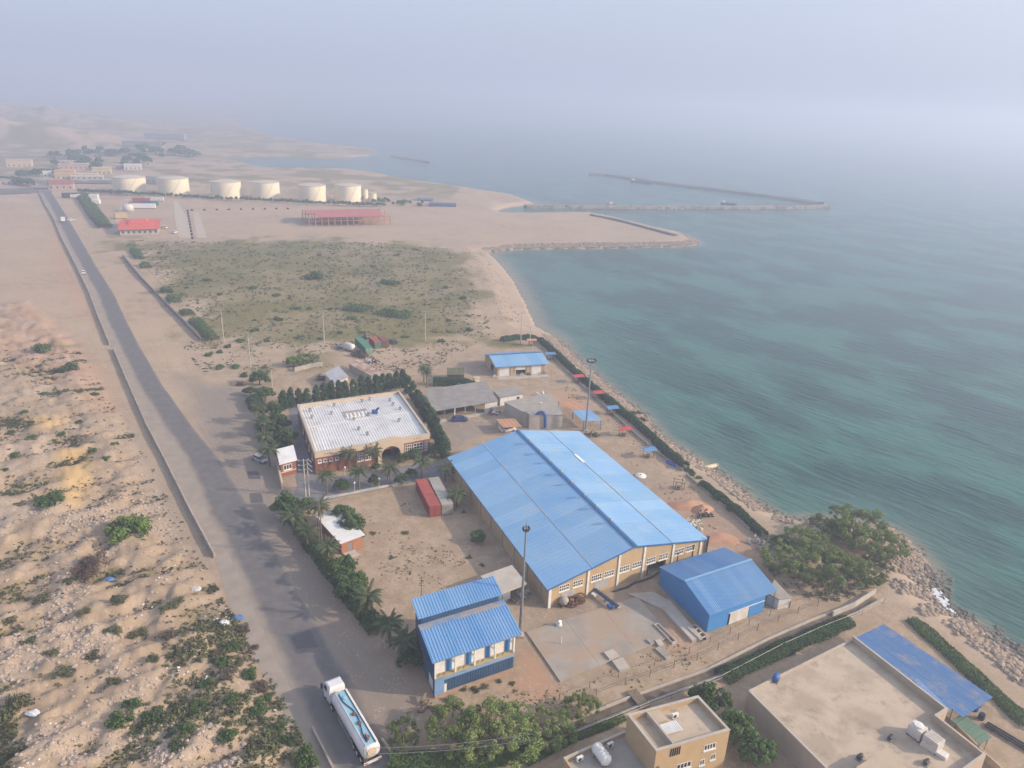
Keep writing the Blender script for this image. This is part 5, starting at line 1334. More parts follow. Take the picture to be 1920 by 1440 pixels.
for (p, lab, h, r) in (((39.06, 122.94), 'rightmost dark flue pipe between warehouse and blue shed', 4.7, 0.2), ((36.08, 121.63), 'middle dark flue pipe between warehouse and blue shed', 3.6, 0.17), ((32.85, 119.79), 'leftmost short dark flue pipe between warehouse and blue shed', 2.7, 0.15)):
    t = thing('flue_pipe', lab, 'flue', p)
    MB().tube((0, 0, 0), (0, 0, h), r, r, 10).build('pipe', DSTEEL, t)
    MB().lathe([(r + 0.02, h), (r + 0.14, h + 0.02), (r + 0.1, h + 0.14), (0.03, h + 0.25)], (0, 0, 0), 10).build('cowl', DSTEEL, t)

# ---------------------------------------------------------------- picnic shelters along the promenade
def picnic(label, base, mat, rz=0.35, s=1.0, roof=True):
    t = thing('picnic_shelter', label, 'picnic shelter', base, 'picnic shelters along the seaside hedge', rz)
    for x in (-1, 1):
        for y in (-0.8, 0.8): MB().tube((x * s, y * s, 0), (x * s, y * s, 2.25 * s), 0.06, 0.06, 6).build('post', DSTEEL, t)
    if roof:
        r = MB().hexa([(-1.75 * s, -1.3 * s, 2.15 * s), (1.75 * s, -1.3 * s, 2.15 * s), (1.75 * s, 0, 2.5 * s), (-1.75 * s, 0, 2.5 * s), (-1.75 * s, -1.3 * s, 2.22 * s), (1.75 * s, -1.3 * s, 2.22 * s), (1.75 * s, 0, 2.57 * s), (-1.75 * s, 0, 2.57 * s)])
        r.build('roof_panel', mat, t)
        r = MB().hexa([(-1.75 * s, 0.005, 2.5 * s), (1.75 * s, 0.005, 2.5 * s), (1.75 * s, 1.3 * s, 2.15 * s), (-1.75 * s, 1.3 * s, 2.15 * s), (-1.75 * s, 0.005, 2.57 * s), (1.75 * s, 0.005, 2.57 * s), (1.75 * s, 1.3 * s, 2.22 * s), (-1.75 * s, 1.3 * s, 2.22 * s)])
        r.build('roof_panel', mat, t)
    else:
        for y in (-0.8, 0.8): MB().tube((-1.3 * s, y * s, 2.2 * s), (1.2 * s, y * s, 1.7 * s), 0.05, 0.05, 6).build('bent_beam', RUST, t)
    MB().box(-0.8 * s, 0.8 * s, -0.35 * s, 0.35 * s, 0.68, 0.74).build('table_top', WOOD, t)
    for y in (-0.65, 0.65): MB().box(-0.8 * s, 0.8 * s, (y - 0.13) * s, (y + 0.13) * s, 0.42, 0.47).build('bench', WOOD, t)
    MB().box(-0.08, 0.08, -0.6 * s, 0.6 * s, 0.0, 0.68).build('trestle', DSTEEL, t)
    return t
SHRED = M('shelter_red', (0.42, 0.07, 0.06), None, 0.5, 0.7)
SHBLUE = M('shelter_blue', (0.10, 0.24, 0.42), None, 0.5, 0.7)
picnic('northernmost red-roofed picnic shelter by the hedge', (20.55, 217.32), SHRED)
picnic('red-roofed picnic shelter behind the far floodlight mast', (25.53, 204.03), SHRED)
picnic('blue-roofed picnic shelter right of the far floodlight mast', (28.42, 192.68), SHBLUE)
picnic('red-roofed picnic shelter right of the bright blue porch', (30.26, 178.52), SHRED)
picnic('weathered blue picnic shelter beside the warehouse rear corner', (34.72, 166.34), SHBLUE, 0.5)
picnic('roofless wrecked picnic shelter frame on the promenade', (39.26, 150.65), SHBLUE, 0.1, 1.0, False)
picnic('blue-roofed picnic shelter right of the garage roof', (12.51, 238.43), SHBLUE, 0.2)
picnic('small orange-topped kiosk table in the garage hedge corner', (6.26, 252.93), ORANGE, 0.2)
t = thing('upturned_boat', 'blue upturned boat hull beside the promenade kerb', 'boat', (40.27, 162.53), rz=-0.75)
q = MB()
n = 12
ring = []
pts = []
for j in range(n + 1):
    u = j / n
    hw_ = 0.75 * math.sin(math.pi * min(1, u * 0.5 + 0.5 if u > 0.35 else 0.25 + u * 1.43)) if False else 0.75 * (1 - abs(2 * u - 0.9) ** 2.4 * 0.9)
    for k in range(7):
        w = math.pi * k / 6
        pts.append((-2.0 + 4.0 * u, hw_ * math.cos(w), 0.05 + 0.62 * math.sin(w) * (0.6 + 0.4 * hw_ / 0.75)))
fs = [(j * 7 + k, j * 7 + k + 1, (j + 1) * 7 + k + 1, (j + 1) * 7 + k) for j in range(n) for k in range(6)] + [tuple(range(7)), tuple(range(n * 7, n * 7 + 7))[::-1]]
q.add(pts, fs).build('hull', M('boat_blue', (0.03, 0.09, 0.36), None, 1, 0.5), t, True)
MB().box(-1.9, 1.8, -0.04, 0.04, 0.62, 0.74).build('keel', M('boat_blue_dark', (0.02, 0.05, 0.2), None, 1, 0.6), t)
t = thing('round_lid', 'large white round tank lid lying by the warehouse eave', 'lid', (31.32, 155.85))
MB().lathe([(1.3, 0.0), (1.35, 0.12), (1.25, 0.3), (0.3, 0.42), (0.02, 0.42)], (0, 0, 0), 24).build('dish', WHITE, t, True)
MB().lathe([(0.2, 0.4), (0.2, 0.55), (0.02, 0.56)], (0, 0, 0), 12).build('knob', STEEL, t)
t = thing('outfall_pipe', 'cream outfall pipe running from the rocks into the sea', 'pipe', (47.01, 162.87), rz=0.0)
a, b = (47.06, 162.98), (52.35, 167.45)
MB().tube((0, 0, -1.0), (b[0] - a[0], b[1] - a[1], -1.9), 0.55, 0.55, 14).build('pipe', M('cream_pipe', (0.52, 0.45, 0.30), None, 0.8, 0.7), t)
MB().tube(((b[0] - a[0]) * 0.98, (b[1] - a[1]) * 0.98, -1.89), (b[0] - a[0] + 0.15, b[1] - a[1] + 0.05, -1.93), 0.68, 0.68, 14).build('collar', CONC, t)

# ---------------------------------------------------------------- concrete yard slab and what stands on it
SLAB = [(4.12, 98.81), (9.24, 88.00), (28.18, 99.27), (23.93, 109.51)]
SLABM = M('stained_slab', (0.34, 0.30, 0.255), (0.26, 0.235, 0.205), 0.18, 0.95, dirt=(0.34, 0.25, 0.18), dscale=0.14, dlo=0.42, dhi=0.58)
def lerp2(a, b, f): return (a[0] + (b[0] - a[0]) * f, a[1] + (b[1] - a[1]) * f)
n1_, n2_ = 3, 2
sl_t = thing('slab_yard', 'stained concrete slab yard before the large warehouse', 'slab', SLAB[0])
sl_t['kind'] = 'structure'
for i in range(n1_):
    for j in range(n2_):
        def sp(u, v):
            p, q = lerp2(SLAB[0], SLAB[3], u), lerp2(SLAB[1], SLAB[2], u)
            r = lerp2(p, q, v)
            return (r[0] - SLAB[0][0], r[1] - SLAB[0][1])
        e = 0.0006
        pl = [sp(i / n1_ + e, j / n2_ + e), sp(i / n1_ + e, (j + 1) / n2_ - e), sp((i + 1) / n1_ - e, (j + 1) / n2_ - e), sp((i + 1) / n1_ - e, j / n2_ + e)]
        MB().prism(pl, 0.0, 0.25 + random.uniform(-0.006, 0.006)).build('slab_panel', SLABM, sl_t)
def block(name, label, cat, c, sx, sy, sz, mat, rz, z=0.0):
    o = MB().hexa([(-sx, -sy, 0), (sx, -sy, 0), (sx, sy, 0), (-sx, sy, 0), (-sx * 0.96, -sy * 0.96, sz), (sx * 0.96, -sy * 0.96, sz), (sx * 0.96, sy * 0.96, sz), (-sx * 0.96, sy * 0.96, sz)]).build(name, mat)
    o.location = (c[0], c[1], z); o.rotation_euler.z = rz
    return tag(o, label, cat)
t = thing('pedestal', 'white bowl-topped pedestal on the slab yard', 'pedestal', (*(9.63, 100.71), 0.26))
MB().lathe([(0.45, 0), (0.5, 0.25), (0.35, 0.4), (0.3, 0.6), (0.42, 0.8), (0.02, 0.82)], (0, 0, 0), 14).build('bowl', WHITE, t, True)
MB().box(-0.55, 0.55, -0.55, 0.55, -0.02, 0.06).build('base', LCONC, t)
t = thing('pipe_stub', 'thin white pipe stub standing on the slab yard', 'pipe', (*(9.78, 96.31), 0.26))
MB().tube((0, 0, 0), (0, 0, 1.1), 0.07, 0.07, 8).build('pipe', WHITE, t)
MB().lathe([(0.1, 1.1), (0.11, 1.2), (0.02, 1.22)], (0, 0, 0), 8).build('cap', WHITE, t)
block('inspection_cover', 'pale square inspection cover at the slab edge', 'cover', (17.60, 94.12), 0.95, 0.85, 0.3, LCONC, 0.5, 0.26)
t = thing('concrete_steps', 'pale concrete steps down from the slab yard', 'steps', (18.84, 92.28), rz=math.radians(29))
for k in range(4): MB().box(-1.0, 1.0, 0.9 - 0.55 * (k + 1), 0.9 - 0.55 * k, 0, 0.5 - 0.1 * k).build('step', LCONC, t)
block('loose_slab', 'loose grey slab lying off the slab corner, larger one', 'slab', (26.01, 95.26), 0.55, 1.4, 0.3, CONC, 0.55)
block('loose_slab', 'small tilted concrete block at the slab corner', 'slab', (25.80, 97.48), 0.5, 0.7, 0.4, LCONC, 0.3)
block('loose_slab', 'small grey block beside the slab edge notch', 'slab', (24.26, 97.63), 0.35, 0.5, 0.5, CONC, 0.5)
t = thing('drain_pit', 'narrow concrete drain pit along the slab right edge', 'pit', (26.15, 101.69), rz=math.radians(-62))
for y in (-0.45, 0.33): MB().box(-0.2, 4.4, y, y + 0.14, 0, 0.5).build('pit_wall', LCONC, t)
MB().box(-0.2, 4.4, -0.31, 0.33, 0, 0.06).build('pit_floor', DARK, t)
for x in (-0.34, 4.401): MB().box(x, x + 0.139, -0.45, 0.47, 0, 0.5).build('pit_end', LCONC, t)
# concrete ramp beside the blue shed with a ladder frame
RP = [(22.39, 110.09), (26.99, 110.89), (29.44, 108.66), (32.12, 101.49), (33.15, 98.92), (31.23, 98.15), (27.63, 106.32)]
t = thing('loading_ramp', 'long pale concrete loading ramp along the blue shed wall', 'ramp', RP[0])
MB().prism([(p[0] - RP[0][0], p[1] - RP[0][1]) for p in (RP[1], RP[2], RP[6], RP[0])][::-1], 0, 0.35).build('ramp_slab', LCONC, t)
MB().prism([(p[0] - RP[0][0], p[1] - RP[0][1]) for p in (RP[2], RP[3], RP[4], RP[5], RP[6])][::-1], 0, 0.55).build('ramp_slab', LCONC, t)
t = thing('timber_rack', 'wooden ladder rack at the foot of the loading ramp', 'rack', (32.47, 100.25), rz=math.radians(-62))
for y in (-0.8, 0.8): MB().box(-1.6, 1.6, y - 0.1, y + 0.1, 0.1, 0.75).build('rail', LCONC, t)
for x in (-1.5, -0.5, 0.5, 1.5): MB().box(x - 0.1, x + 0.1, -0.7, 0.7, 0.55, 0.72).build('rung', LCONC, t)
MB().box(-1.6, 1.6, -0.7, 0.7, 0.02, 0.08).build('pit_bed', DARK, t)
# cable reels, mixer drum, conveyor
def reel(label, base, rz, tilt=0.0, s=1.0):
    t = thing('cable_reel', label, 'reel', base, 'rusty reels before the warehouse', rz)
    for z in (0.15, 0.95):
        q = MB()
        n = 20
        for k in range(n):
            w0, w1 = 2 * math.pi * k / n, 2 * math.pi * (k + 1) / n
            ri, ro = 0.8 * s, 1.05 * s
            q.hexa([(ri * math.cos(w0), ri * math.sin(w0), z), (ro * math.cos(w0), ro * math.sin(w0), z), (ro * math.cos(w1), ro * math.sin(w1), z), (ri * math.cos(w1), ri * math.sin(w1), z),
                    (ri * math.cos(w0), ri * math.sin(w0), z + 0.14), (ro * math.cos(w0), ro * math.sin(w0), z + 0.14), (ro * math.cos(w1), ro * math.sin(w1), z + 0.14), (ri * math.cos(w1), ri * math.sin(w1), z + 0.14)])
        f = q.build('rim', RUST, t)
        for k in range(5):
            w = k * 2 * math.pi / 5 + 0.3
            MB().tube((0, 0, z + 0.07), (0.85 * s * math.cos(w), 0.85 * s * math.sin(w), z + 0.07), 0.07, 0.07, 6).build('spoke', RUST, f)
    MB().tube((0, 0, 0.0), (0, 0, 1.15), 0.34 * s, 0.34 * s, 12).build('hub', WOOD, t)
    return t
reel('rusty spoked cable reel nearest the blue conveyor', (13.60, 107.74), 0.2)
r_ = reel('second rusty cable reel propped between mixer and first reel', (12.13, 106.60), 0.9)
t = thing('mixer_drum', 'grey conical mixer drum by the warehouse corner', 'mixer', (10.62, 106.20), rz=0.4)
MB().lathe([(0.3, -0.8), (0.75, -0.35), (0.8, 0.2), (0.45, 0.75), (0.38, 0.8)], (0, 0, 1.05), 16, 'x').build('drum', M('mixer_grey', (0.35, 0.32, 0.27), None, 1, 0.8), t, True)
for x in (-0.5, 0.5): MB().box(x - 0.06, x + 0.06, -0.6, 0.6, 0, 0.45).build('stand', RUST, t)
t = thing('conveyor', 'dark blue belt conveyor standing before the warehouse', 'conveyor', (17.80, 107.60), rz=math.radians(-52))
MB().box(-3.2, 3.2, 0.1, 0.8, 0.75, 0.95).build('belt_frame', BLUEP, t)
MB().box(-3.1, 3.1, 0.2, 0.7, 0.96, 1.02).build('belt', DSTEEL, t)
for x in (-2.6, 0, 2.6):
    for y in (0.2, 0.7): MB().box(x - 0.07, x + 0.07, y - 0.05, y + 0.05, 0, 0.75).build('leg', BLUEP, t)
for x in (-3.2, 3.2): MB().tube((x, 0.1, 0.9), (x, 0.8, 0.9), 0.16, 0.16, 10).build('roller', STEEL, t)
MB().box(1.3, 2.2, -0.6, 0.05, 0.2, 0.8).build('motor', BLUEP, t)
MB().box(-2.6, -1.6, -0.7, 0.05, 0.3, 0.7).build('control_box', WHITE, t)
t = thing('black_hose', 'thick black hose lying along the warehouse end wall', 'hose', (19.83, 110.77))
hp = [(19.87, 111.08), (22.43, 112.37), (24.10, 113.93), (25.68, 114.70), (27.53, 115.82), (29.69, 118.00)]
hp = [(p[0] - hp[0][0], p[1] - hp[0][1], 0.2) for p in hp]
MB().path(hp, 0.2, 8).build('hose', DSTEEL, t)
# scrap yard pieces north
t = thing('scrap_tank', 'white cylindrical tank lying among the northern scrap', 'tank', (-55.86, 238.32), rz=-0.6)
MB().lathe([(0.1, -2.3), (0.9, -2.1), (1.25, -1.6), (1.25, 1.6), (0.9, 2.1), (0.1, 2.3)], (0, 0, 1.35), 18, 'x').build('shell', DIRTYWHITE, t, True)
for x in (-1.2, 1.2): MB().box(x - 0.15, x + 0.15, -0.9, 0.9, 0, 0.5).build('saddle', RUST, t)
def scrap(label, base, s, mats, n=26, cat='scrap heap'):
    t = thing('scrap_heap', label, cat, base)
    for i, m in enumerate(mats):
        q = MB()
        for k in range(n):
            a, b, z = random.gauss(0, s * 0.4), random.gauss(0, s * 0.3), random.uniform(0, 0.5) * s * 0.5
            d = Vector((random.uniform(-1, 1), random.uniform(-1, 1), random.uniform(-0.2, 0.6))).normalized() * random.uniform(0.4, 1.5)
            q.tube((a, b, max(0.05, z)), (a + d.x, b + d.y, max(0.05, z + d.z)), random.uniform(0.04, 0.28), None, random.choice((4, 4, 6)))
        tag(q.build('scrap_piece', m, t), kind='stuff')
    return t
scrap('dark blue and black scrap heap right of the scrap containers', (-43.05, 248.65), 3.2, [DSTEEL, M('scrap_blue', (0.05, 0.07, 0.13), None, 1, 0.8), RUST])
scrap('grey timber scrap stack left of the white scrap tank', (-59.69, 240.69), 2.6, [WOOD, M('greyish_scrap', (0.25, 0.26, 0.26), None, 1, 0.8)])
scrap('dark machinery scrap behind the green container', (-52.77, 252.87), 2.2, [DSTEEL, STEEL])
scrap('dark scrap strip between dry bush and rusty shed', (-45.68, 226.99), 2.4, [DSTEEL, WHITE, RUST], 18)
scrap('pile of odds and ends left of the small block hut', (-58.35, 209.39), 2.0, [RUST, WOOD, DSTEEL], 16)
scrap('ragged rust-coloured pile by the dark shrubs at the compound edge', (-80.05, 202.06), 2.2, [RUST], 18)
scrap('white sacks and rubble along the warehouse seaward eave', (38.86, 134.78), 2.4, [DIRTYWHITE, WHITE, CONC], 20)
scrap('dark timber frames beside the near foot of the far mast', (22.12, 177.63), 1.8, [WOOD, DSTEEL], 16)
scrap('grey scaffold junk beside the white cabin', (9.65, 203.36), 2.2, [WHITE, DSTEEL, STEEL], 18)
scrap('pale rubble and boxes before the grey open shed', (-4.83, 189.57), 2.2, [DIRTYWHITE, RUST, WHITE], 20)
scrap('timber and pipe offcuts behind the plant house', (2.46, 107.97), 2.4, [WOOD, LCONC], 20)
scrap('dark green junk beside the orange sand heap', (42.49, 138.95), 1.6, [M('junk_green', (0.05, 0.08, 0.05), None, 1, 0.9), DSTEEL], 14)
scrap('broken grey slabs where the promenade ends', (51.39, 128.40), 3.4, [CONC, LCONC], 20)
scrap('broken timber poles leaning at the plant house corner', (-10.07, 82.06), 2.0, [WOOD], 16)
# sand heaps
def heap(name, label, base, r, h, mat, seed):
    n, m_ = 22, 8
    pts = [(0, 0, h)]
    rr = random.Random(seed)
    ph = [rr.uniform(0, 6.28) for _ in range(4)]
    for j in range(1, m_ + 1):
        for k in range(n):
            w = 2 * math.pi * k / n
            R = r * j / m_ * (1 + 0.18 * math.sin(2 * w + ph[0]) + 0.12 * math.sin(3 * w + ph[1]) + rr.uniform(-0.04, 0.04))
            pts.append((R * math.cos(w), R * math.sin(w) * 0.8, max(-0.05, h * (1 - j / m_) ** 0.85 + rr.uniform(-0.06, 0.06) * h * (j < m_))))
    fs = [(0, 1 + k, 1 + (k + 1) % n) for k in range(n)]
    for j in range(m_ - 1):
        for k in range(n): fs.append((1 + j * n + k, 1 + (j + 1) * n + k, 1 + (j + 1) * n + (k + 1) % n, 1 + j * n + (k + 1) % n))
    o = MB().add(pts, fs).build(name, mat, None, True)
    o.location = (base[0], base[1], 0)
    return tag(o, label, 'sand heap')
REDSAND = M('red_sand', (0.42, 0.24, 0.15), (0.37, 0.21, 0.13), 0.8, 0.95, bmp=0.4)
heap('sand_heap', 'broad reddish sand heap on the promenade, left of the pair', (39.65, 142.98), 3.6, 1.1, REDSAND, 1)
heap('sand_heap', 'steeper orange sand heap right of the broad one', (42.53, 141.18), 2.6, 1.5, REDSAND, 2)
heap('sand_heap', 'low reddish heap near the warehouse seaward corner', (43.74, 130.11), 3.4, 0.7, REDSAND, 3)
heap('sand_heap', 'orange earth bank beneath the right-hand acacias', (69.47, 127.40), 3.4, 1.6, REDSAND, 4)
for i, (p, lab) in enumerate((((72.34, 87.73), 'upper blue barrel behind the blue canopy'), ((70.65, 86.17), 'middle blue barrel behind the blue canopy'), ((70.58, 84.54), 'lower dark blue barrel behind the blue canopy'))):
    t = thing('barrel', lab, 'barrel', p, 'barrels behind the hall canopy')
    MB().lathe([(0.4, 0), (0.45, 0.3), (0.42, 0.32), (0.45, 0.65), (0.42, 0.67), (0.4, 1.0), (0.02, 1.0)], (0, 0, 0), 14).build('body', BLUEP if i < 2 else M('navy', (0.02, 0.03, 0.07), None, 1, 0.6), t)
    MB().lathe([(0.08, 1.0), (0.08, 1.06), (0.01, 1.06)], (0.2, 0, 0), 8).build('bung', DSTEEL, t)
t = thing('parked_pipes', 'dark pipe rack strip running beside the green shelter', 'pipe rack', (71.22, 82.62), rz=math.radians(-52))
for y in (-0.5, 0, 0.5): MB().tube((-1, y, 0.3), (11, y, 0.3), 0.14, 0.14, 8).build('pipe', DSTEEL, t)
for x in (0, 5, 10): MB().box(x - 0.1, x + 0.1, -0.8, 0.8, 0, 0.16).build('sleeper', WOOD, t)
poly_wall('garden_wall', 'thin cream garden wall running out from the hall corner', [(64.89, 83.81), (65.96, 80.05), (66.83, 76.69), (67.60, 74.35)], 1.2, 0.2, CREAM, pitch=4.0)

# ---------------------------------------------------------------- southern boundary: drain channel, rails and posts
DR = [(1.89, 74.66), (11.52, 80.02), (20.62, 85.03), (32.89, 91.22), (44.86, 99.14), (53.26, 104.11), (62.07, 108.86), (67.49, 112.57)]
def off(pl, d):
    r = []
    for i, p in enumerate(pl):
        a, b = pl[max(0, i - 1)], pl[min(len(pl) - 1, i + 1)]
        v = Vector((b[0] - a[0], b[1] - a[1])).normalized()
        r.append((p[0] - v.y * d, p[1] + v.x * d))
    return r
strip('drain_channel', off(DR, 0.75), off(DR, -0.75), M('wet_mud', (0.10, 0.08, 0.06), (0.16, 0.125, 0.095), 0.6, 0.9), z=0.02, n=2)
poly_wall('channel_kerb', 'northern kerb of the muddy drain channel', off(DR, 0.95), 0.35, 0.3, LCONC, pitch=5.0, cat='kerb')
poly_wall('channel_kerb', 'southern kerb of the muddy drain channel', off(DR, -0.95), 0.35, 0.3, CONC, pitch=5.0, cat='kerb')
def railing(label, pl, h, step, rails, pm, rm, rr=0.05, thick=0.06):
    t = thing('railing', label, 'railing', pl[0])
    O = pl[0]
    pts = []
    for a, b in zip(pl[:-1], pl[1:]):
        L = math.hypot(b[0] - a[0], b[1] - a[1])
        n = max(1, round(L / step))
        pts += [(a[0] + (b[0] - a[0]) * i / n - O[0], a[1] + (b[1] - a[1]) * i / n - O[1]) for i in range(n)]
    pts.append((pl[-1][0] - O[0], pl[-1][1] - O[1]))
    for p in pts: MB().tube((*p, 0), (*p, h), thick, thick * 0.85, 6).build('post', pm, t)
    for z in rails:
        MB().path([(*p, z) for p in pts], rr, 5).build('rail', rm, t)
    return t
railing('pale pipe railing along the southern side of the drain channel', off(DR, -1.7), 1.15, 4.5, (0.55, 1.05), STEEL, M('pale_pipe', (0.45, 0.41, 0.36), None, 1, 0.7))
railing('thin wire fence on posts north of the drain channel', off(DR, 3.4)[:7], 1.5, 5.0, (0.7, 1.2), WOOD, DSTEEL, 0.025)
railing('upper wire fence line across the southern yard', off(DR[1:], 5.2)[:6], 1.3, 5.5, (1.1,), WOOD, DSTEEL, 0.02)
poly_wall('sea_wall', 'pale broken concrete wall at the seaward end of the channel', [(57.50, 106.79), (62.33, 109.47), (68.14, 114.02)], 1.0, 0.35, LCONC, pitch=4.0)
t = thing('foot_bridge', 'short plank crossing over the muddy drain channel', 'bridge', (20.62, 85.03), rz=math.radians(-62))
for k in range(5): MB().box(-1.8, 1.8, -0.8 + k * 0.33, -0.5 + k * 0.33, 0.38, 0.46).build('plank', WOOD, t)
t = thing('overhead_wires', 'pair of overhead wires low across the bottom trees', 'wires', (-11.72, 72.80))
for k in range(2):
    a, b = (-14.99, 68.76), (4.75, 72.11)
    MB().path([(a[0] + (b[0] - a[0]) * j / 8 - t.location.x, a[1] + (b[1] - a[1]) * j / 8 - t.location.y - k * 0.9, 6.2 - 0.5 * math.sin(math.pi * j / 8)) for j in range(9)], 0.025, 4).build('wire', STEEL, t)

# ---------------------------------------------------------------- vehicles
RUBBER = M('tyre_rubber', (0.018, 0.018, 0.019), None, 2, 0.9)
CARW = M('car_white', (0.72, 0.71, 0.70), (0.66, 0.65, 0.64), 0.6, 0.3, spec=0.5)
CARS = M('car_silver', (0.42, 0.43, 0.45), None, 0.6, 0.3, metal=0.4, spec=0.5)
def wheel(parent, x, y, r, w, hubm=STEEL):
    o = MB().tube((x, y - w / 2, r), (x, y + w / 2, r), r, r, 14).build('wheel', RUBBER, parent)
    for s in (-1, 1): MB().tube((x, y + s * w / 2, r), (x, y + s * (w / 2 + 0.015), r), r * 0.55, r * 0.5, 10).build('rim', hubm, o)
def car(label, base, rz, paint, L=4.3, wd=1.7, pickup=False, cat='car', group=None):
    t = thing('parked_car', label, cat, base, group, rz)
    h = wd / 2
    sec = [(-L / 2, 0.45, 0.85, 0.92), (-L / 2 + 0.25, 0.28, 0.95, 1.0), (-L * 0.2, 0.25, 0.98, 1.0), (L * 0.18, 0.25, 0.98, 1.0), (L / 2 - 0.35, 0.28, 0.85, 0.96), (L / 2, 0.42, 0.68, 0.86)]
    q = MB()
    pts = []
    for x, z0, z1, f in sec: pts += [(x, -h * f, z0), (x, h * f, z0), (x, h * f * 0.94, z1), (x, -h * f * 0.94, z1)]
    fs = [(3, 2, 1, 0), (20, 21, 22, 23)]
    for i in range(5):
        a = i * 4
        fs += [(a + k, a + (k + 1) % 4, a + 4 + (k + 1) % 4, a + 4 + k) for k in range(4)]
    q.add(pts, [f[::-1] for f in fs]).build('body', paint, t)
    x0, x1 = (-L * 0.38, L * 0.22) if not pickup else (-L * 0.05, L * 0.25)
    q = MB().hexa([(x0, -h * 0.9, 0.965), (x1 + 0.35, -h * 0.9, 0.965), (x1 + 0.35, h * 0.9, 0.965), (x0, h * 0.9, 0.965), (x0 + 0.35, -h * 0.74, 1.40), (x1 - 0.35, -h * 0.74, 1.40), (x1 - 0.35, h * 0.74, 1.40), (x0 + 0.35, h * 0.74, 1.40)])
    q.build('glasshouse', GLASS, t)
    MB().hexa([(x0 + 0.3, -h * 0.76, 1.40), (x1 - 0.3, -h * 0.76, 1.40), (x1 - 0.3, h * 0.76, 1.40), (x0 + 0.3, h * 0.76, 1.40), (x0 + 0.38, -h * 0.7, 1.46), (x1 - 0.38, -h * 0.7, 1.46), (x1 - 0.38, h * 0.7, 1.46), (x0 + 0.38, h * 0.7, 1.46)]).build('roof', paint, t)
    if pickup: MB().box(-L / 2 + 0.1, -L * 0.07, -h * 0.85, h * 0.85, 0.99, 1.03).build('load_bed', DSTEEL, t)
    for x in (-L * 0.32, L * 0.31):
        for y in (-h + 0.06, h - 0.06): wheel(t, x, y, 0.31, 0.2)
    for y in (-h * 0.6, h * 0.6):
        MB().box(L / 2 - 0.06, L / 2 + 0.012, y - 0.18, y + 0.18, 0.55, 0.68).build('headlight', WHITE, t)
        MB().box(-L / 2 - 0.012, -L / 2 + 0.05, y - 0.16, y + 0.16, 0.62, 0.8).build('taillight', SHRED, t)
    return t
car('silver hatchback parked under the roadside palms by the guard house', (-58.38, 154.87), math.radians(-35), CARS)
car('white car parked under the orange canvas canopy', (-0.56, 178.19), math.radians(20), CARW)
car('lone white car driving along the middle of the distant road', (-197.56, 329.86), math.radians(118), CARW)
car('white car parked on the dirt beside the distant road', (-281.67, 466.56), math.radians(30), CARW)
car('white car parked right of the red-roofed building', (-218.01, 455.19), math.radians(-20), CARW)
car('low blue car parked before the grey open shed', (-13.69, 183.37), math.radians(8), M('car_blue', (0.05, 0.07, 0.22), None, 1, 0.4))
car('white van-like car near the ramp foot by the scrub field', (-205.06, 440.78), math.radians(80), CARW, 3.8)
# small lorry on the distant road
t = thing('small_lorry', 'small white lorry with box body on the distant road', 'lorry', (-283.72, 461.44), rz=math.radians(119))
MB().box(-3.2, 1.0, -1.1, 1.1, 0.9, 3.0).build('box_body', CARW, t)
MB().hexa([(1.1, -1.0, 0.5), (2.8, -1.0, 0.5), (2.8, 1.0, 0.5), (1.1, 1.0, 0.5), (1.1, -0.95, 2.4), (2.3, -0.95, 2.4), (2.3, 0.95, 2.4), (1.1, 0.95, 2.4)]).build('cab', M('lorry_red', (0.35, 0.05, 0.05), None, 1, 0.5), t)
MB().box(-3.2, 2.6, -0.5, 0.5, 0.5, 0.9).build('chassis', DSTEEL, t)
for x in (-2.2, 1.9):
    for y in (-0.95, 0.95): wheel(t, x, y, 0.42, 0.28)
# ---- the tanker in the foreground
fr, re = (-22.22, 81.10), (-15.87, 71.90)
hd = math.atan2(fr[1] - re[1], fr[0] - re[0])
Lt = math.hypot(fr[0] - re[0], fr[1] - re[1])
mid = ((fr[0] + re[0]) / 2, (fr[1] + re[1]) / 2)
t = thing('tanker_truck', 'white articulated tanker truck with pale blue tank top on the road', 'truck', mid, rz=hd)
TW, TB = M('tank_white', (0.66, 0.63, 0.62), (0.58, 0.55, 0.54), 0.4, 0.4, spec=0.4, dirt=(0.40, 0.33, 0.27), dscale=0.9, dlo=0.52, dhi=0.8), M('tank_top_blue', (0.20, 0.43, 0.52), (0.27, 0.45, 0.54), 0.5, 0.6, dirt=(0.36, 0.36, 0.48), dscale=0.6)
n, hl2 = 20, Lt / 2
prof = []
for k in range(n):
    w = 2 * math.pi * k / n
    c_, s_ = math.cos(w), math.sin(w)
    prof.append((1.25 * math.copysign(abs(c_) ** 0.72, c_), 2.15 + 1.02 * math.copysign(abs(s_) ** 0.8, s_)))
pts, fs = [], []
xs = [(-hl2, 0.86), (-hl2 + 0.18, 0.97), (-hl2 + 0.4, 1.0), (hl2 - 0.4, 1.0), (hl2 - 0.18, 0.97), (hl2, 0.86)]
for x, f in xs: pts += [(x, y * f, 2.15 + (z - 2.15) * f) for y, z in prof]
for j in range(5): fs += [(j * n + k, j * n + (k + 1) % n, (j + 1) * n + (k + 1) % n, (j + 1) * n + k) for k in range(n)]
fs += [tuple(range(n))[::-1], tuple(range(5 * n, 6 * n))]
tank = MB().add(pts, [f[::-1] for f in fs]).build('tank', TW, t, True)
MB().box(-hl2 + 0.35, hl2 - 0.35, -0.62, 0.62, 3.14, 3.20).build('top_walkway', TB, tank)
for y in (-0.72, 0.64): MB().box(-hl2 + 0.3, hl2 - 0.3, y, y + 0.08, 3.10, 3.30).build('coaming', DSTEEL if y < 0 else TW, tank)
MB().box(-hl2 + 0.3, hl2 - 0.3, -1.0, -0.66, 3.02, 3.27).build('side_coaming', WHITE, tank)
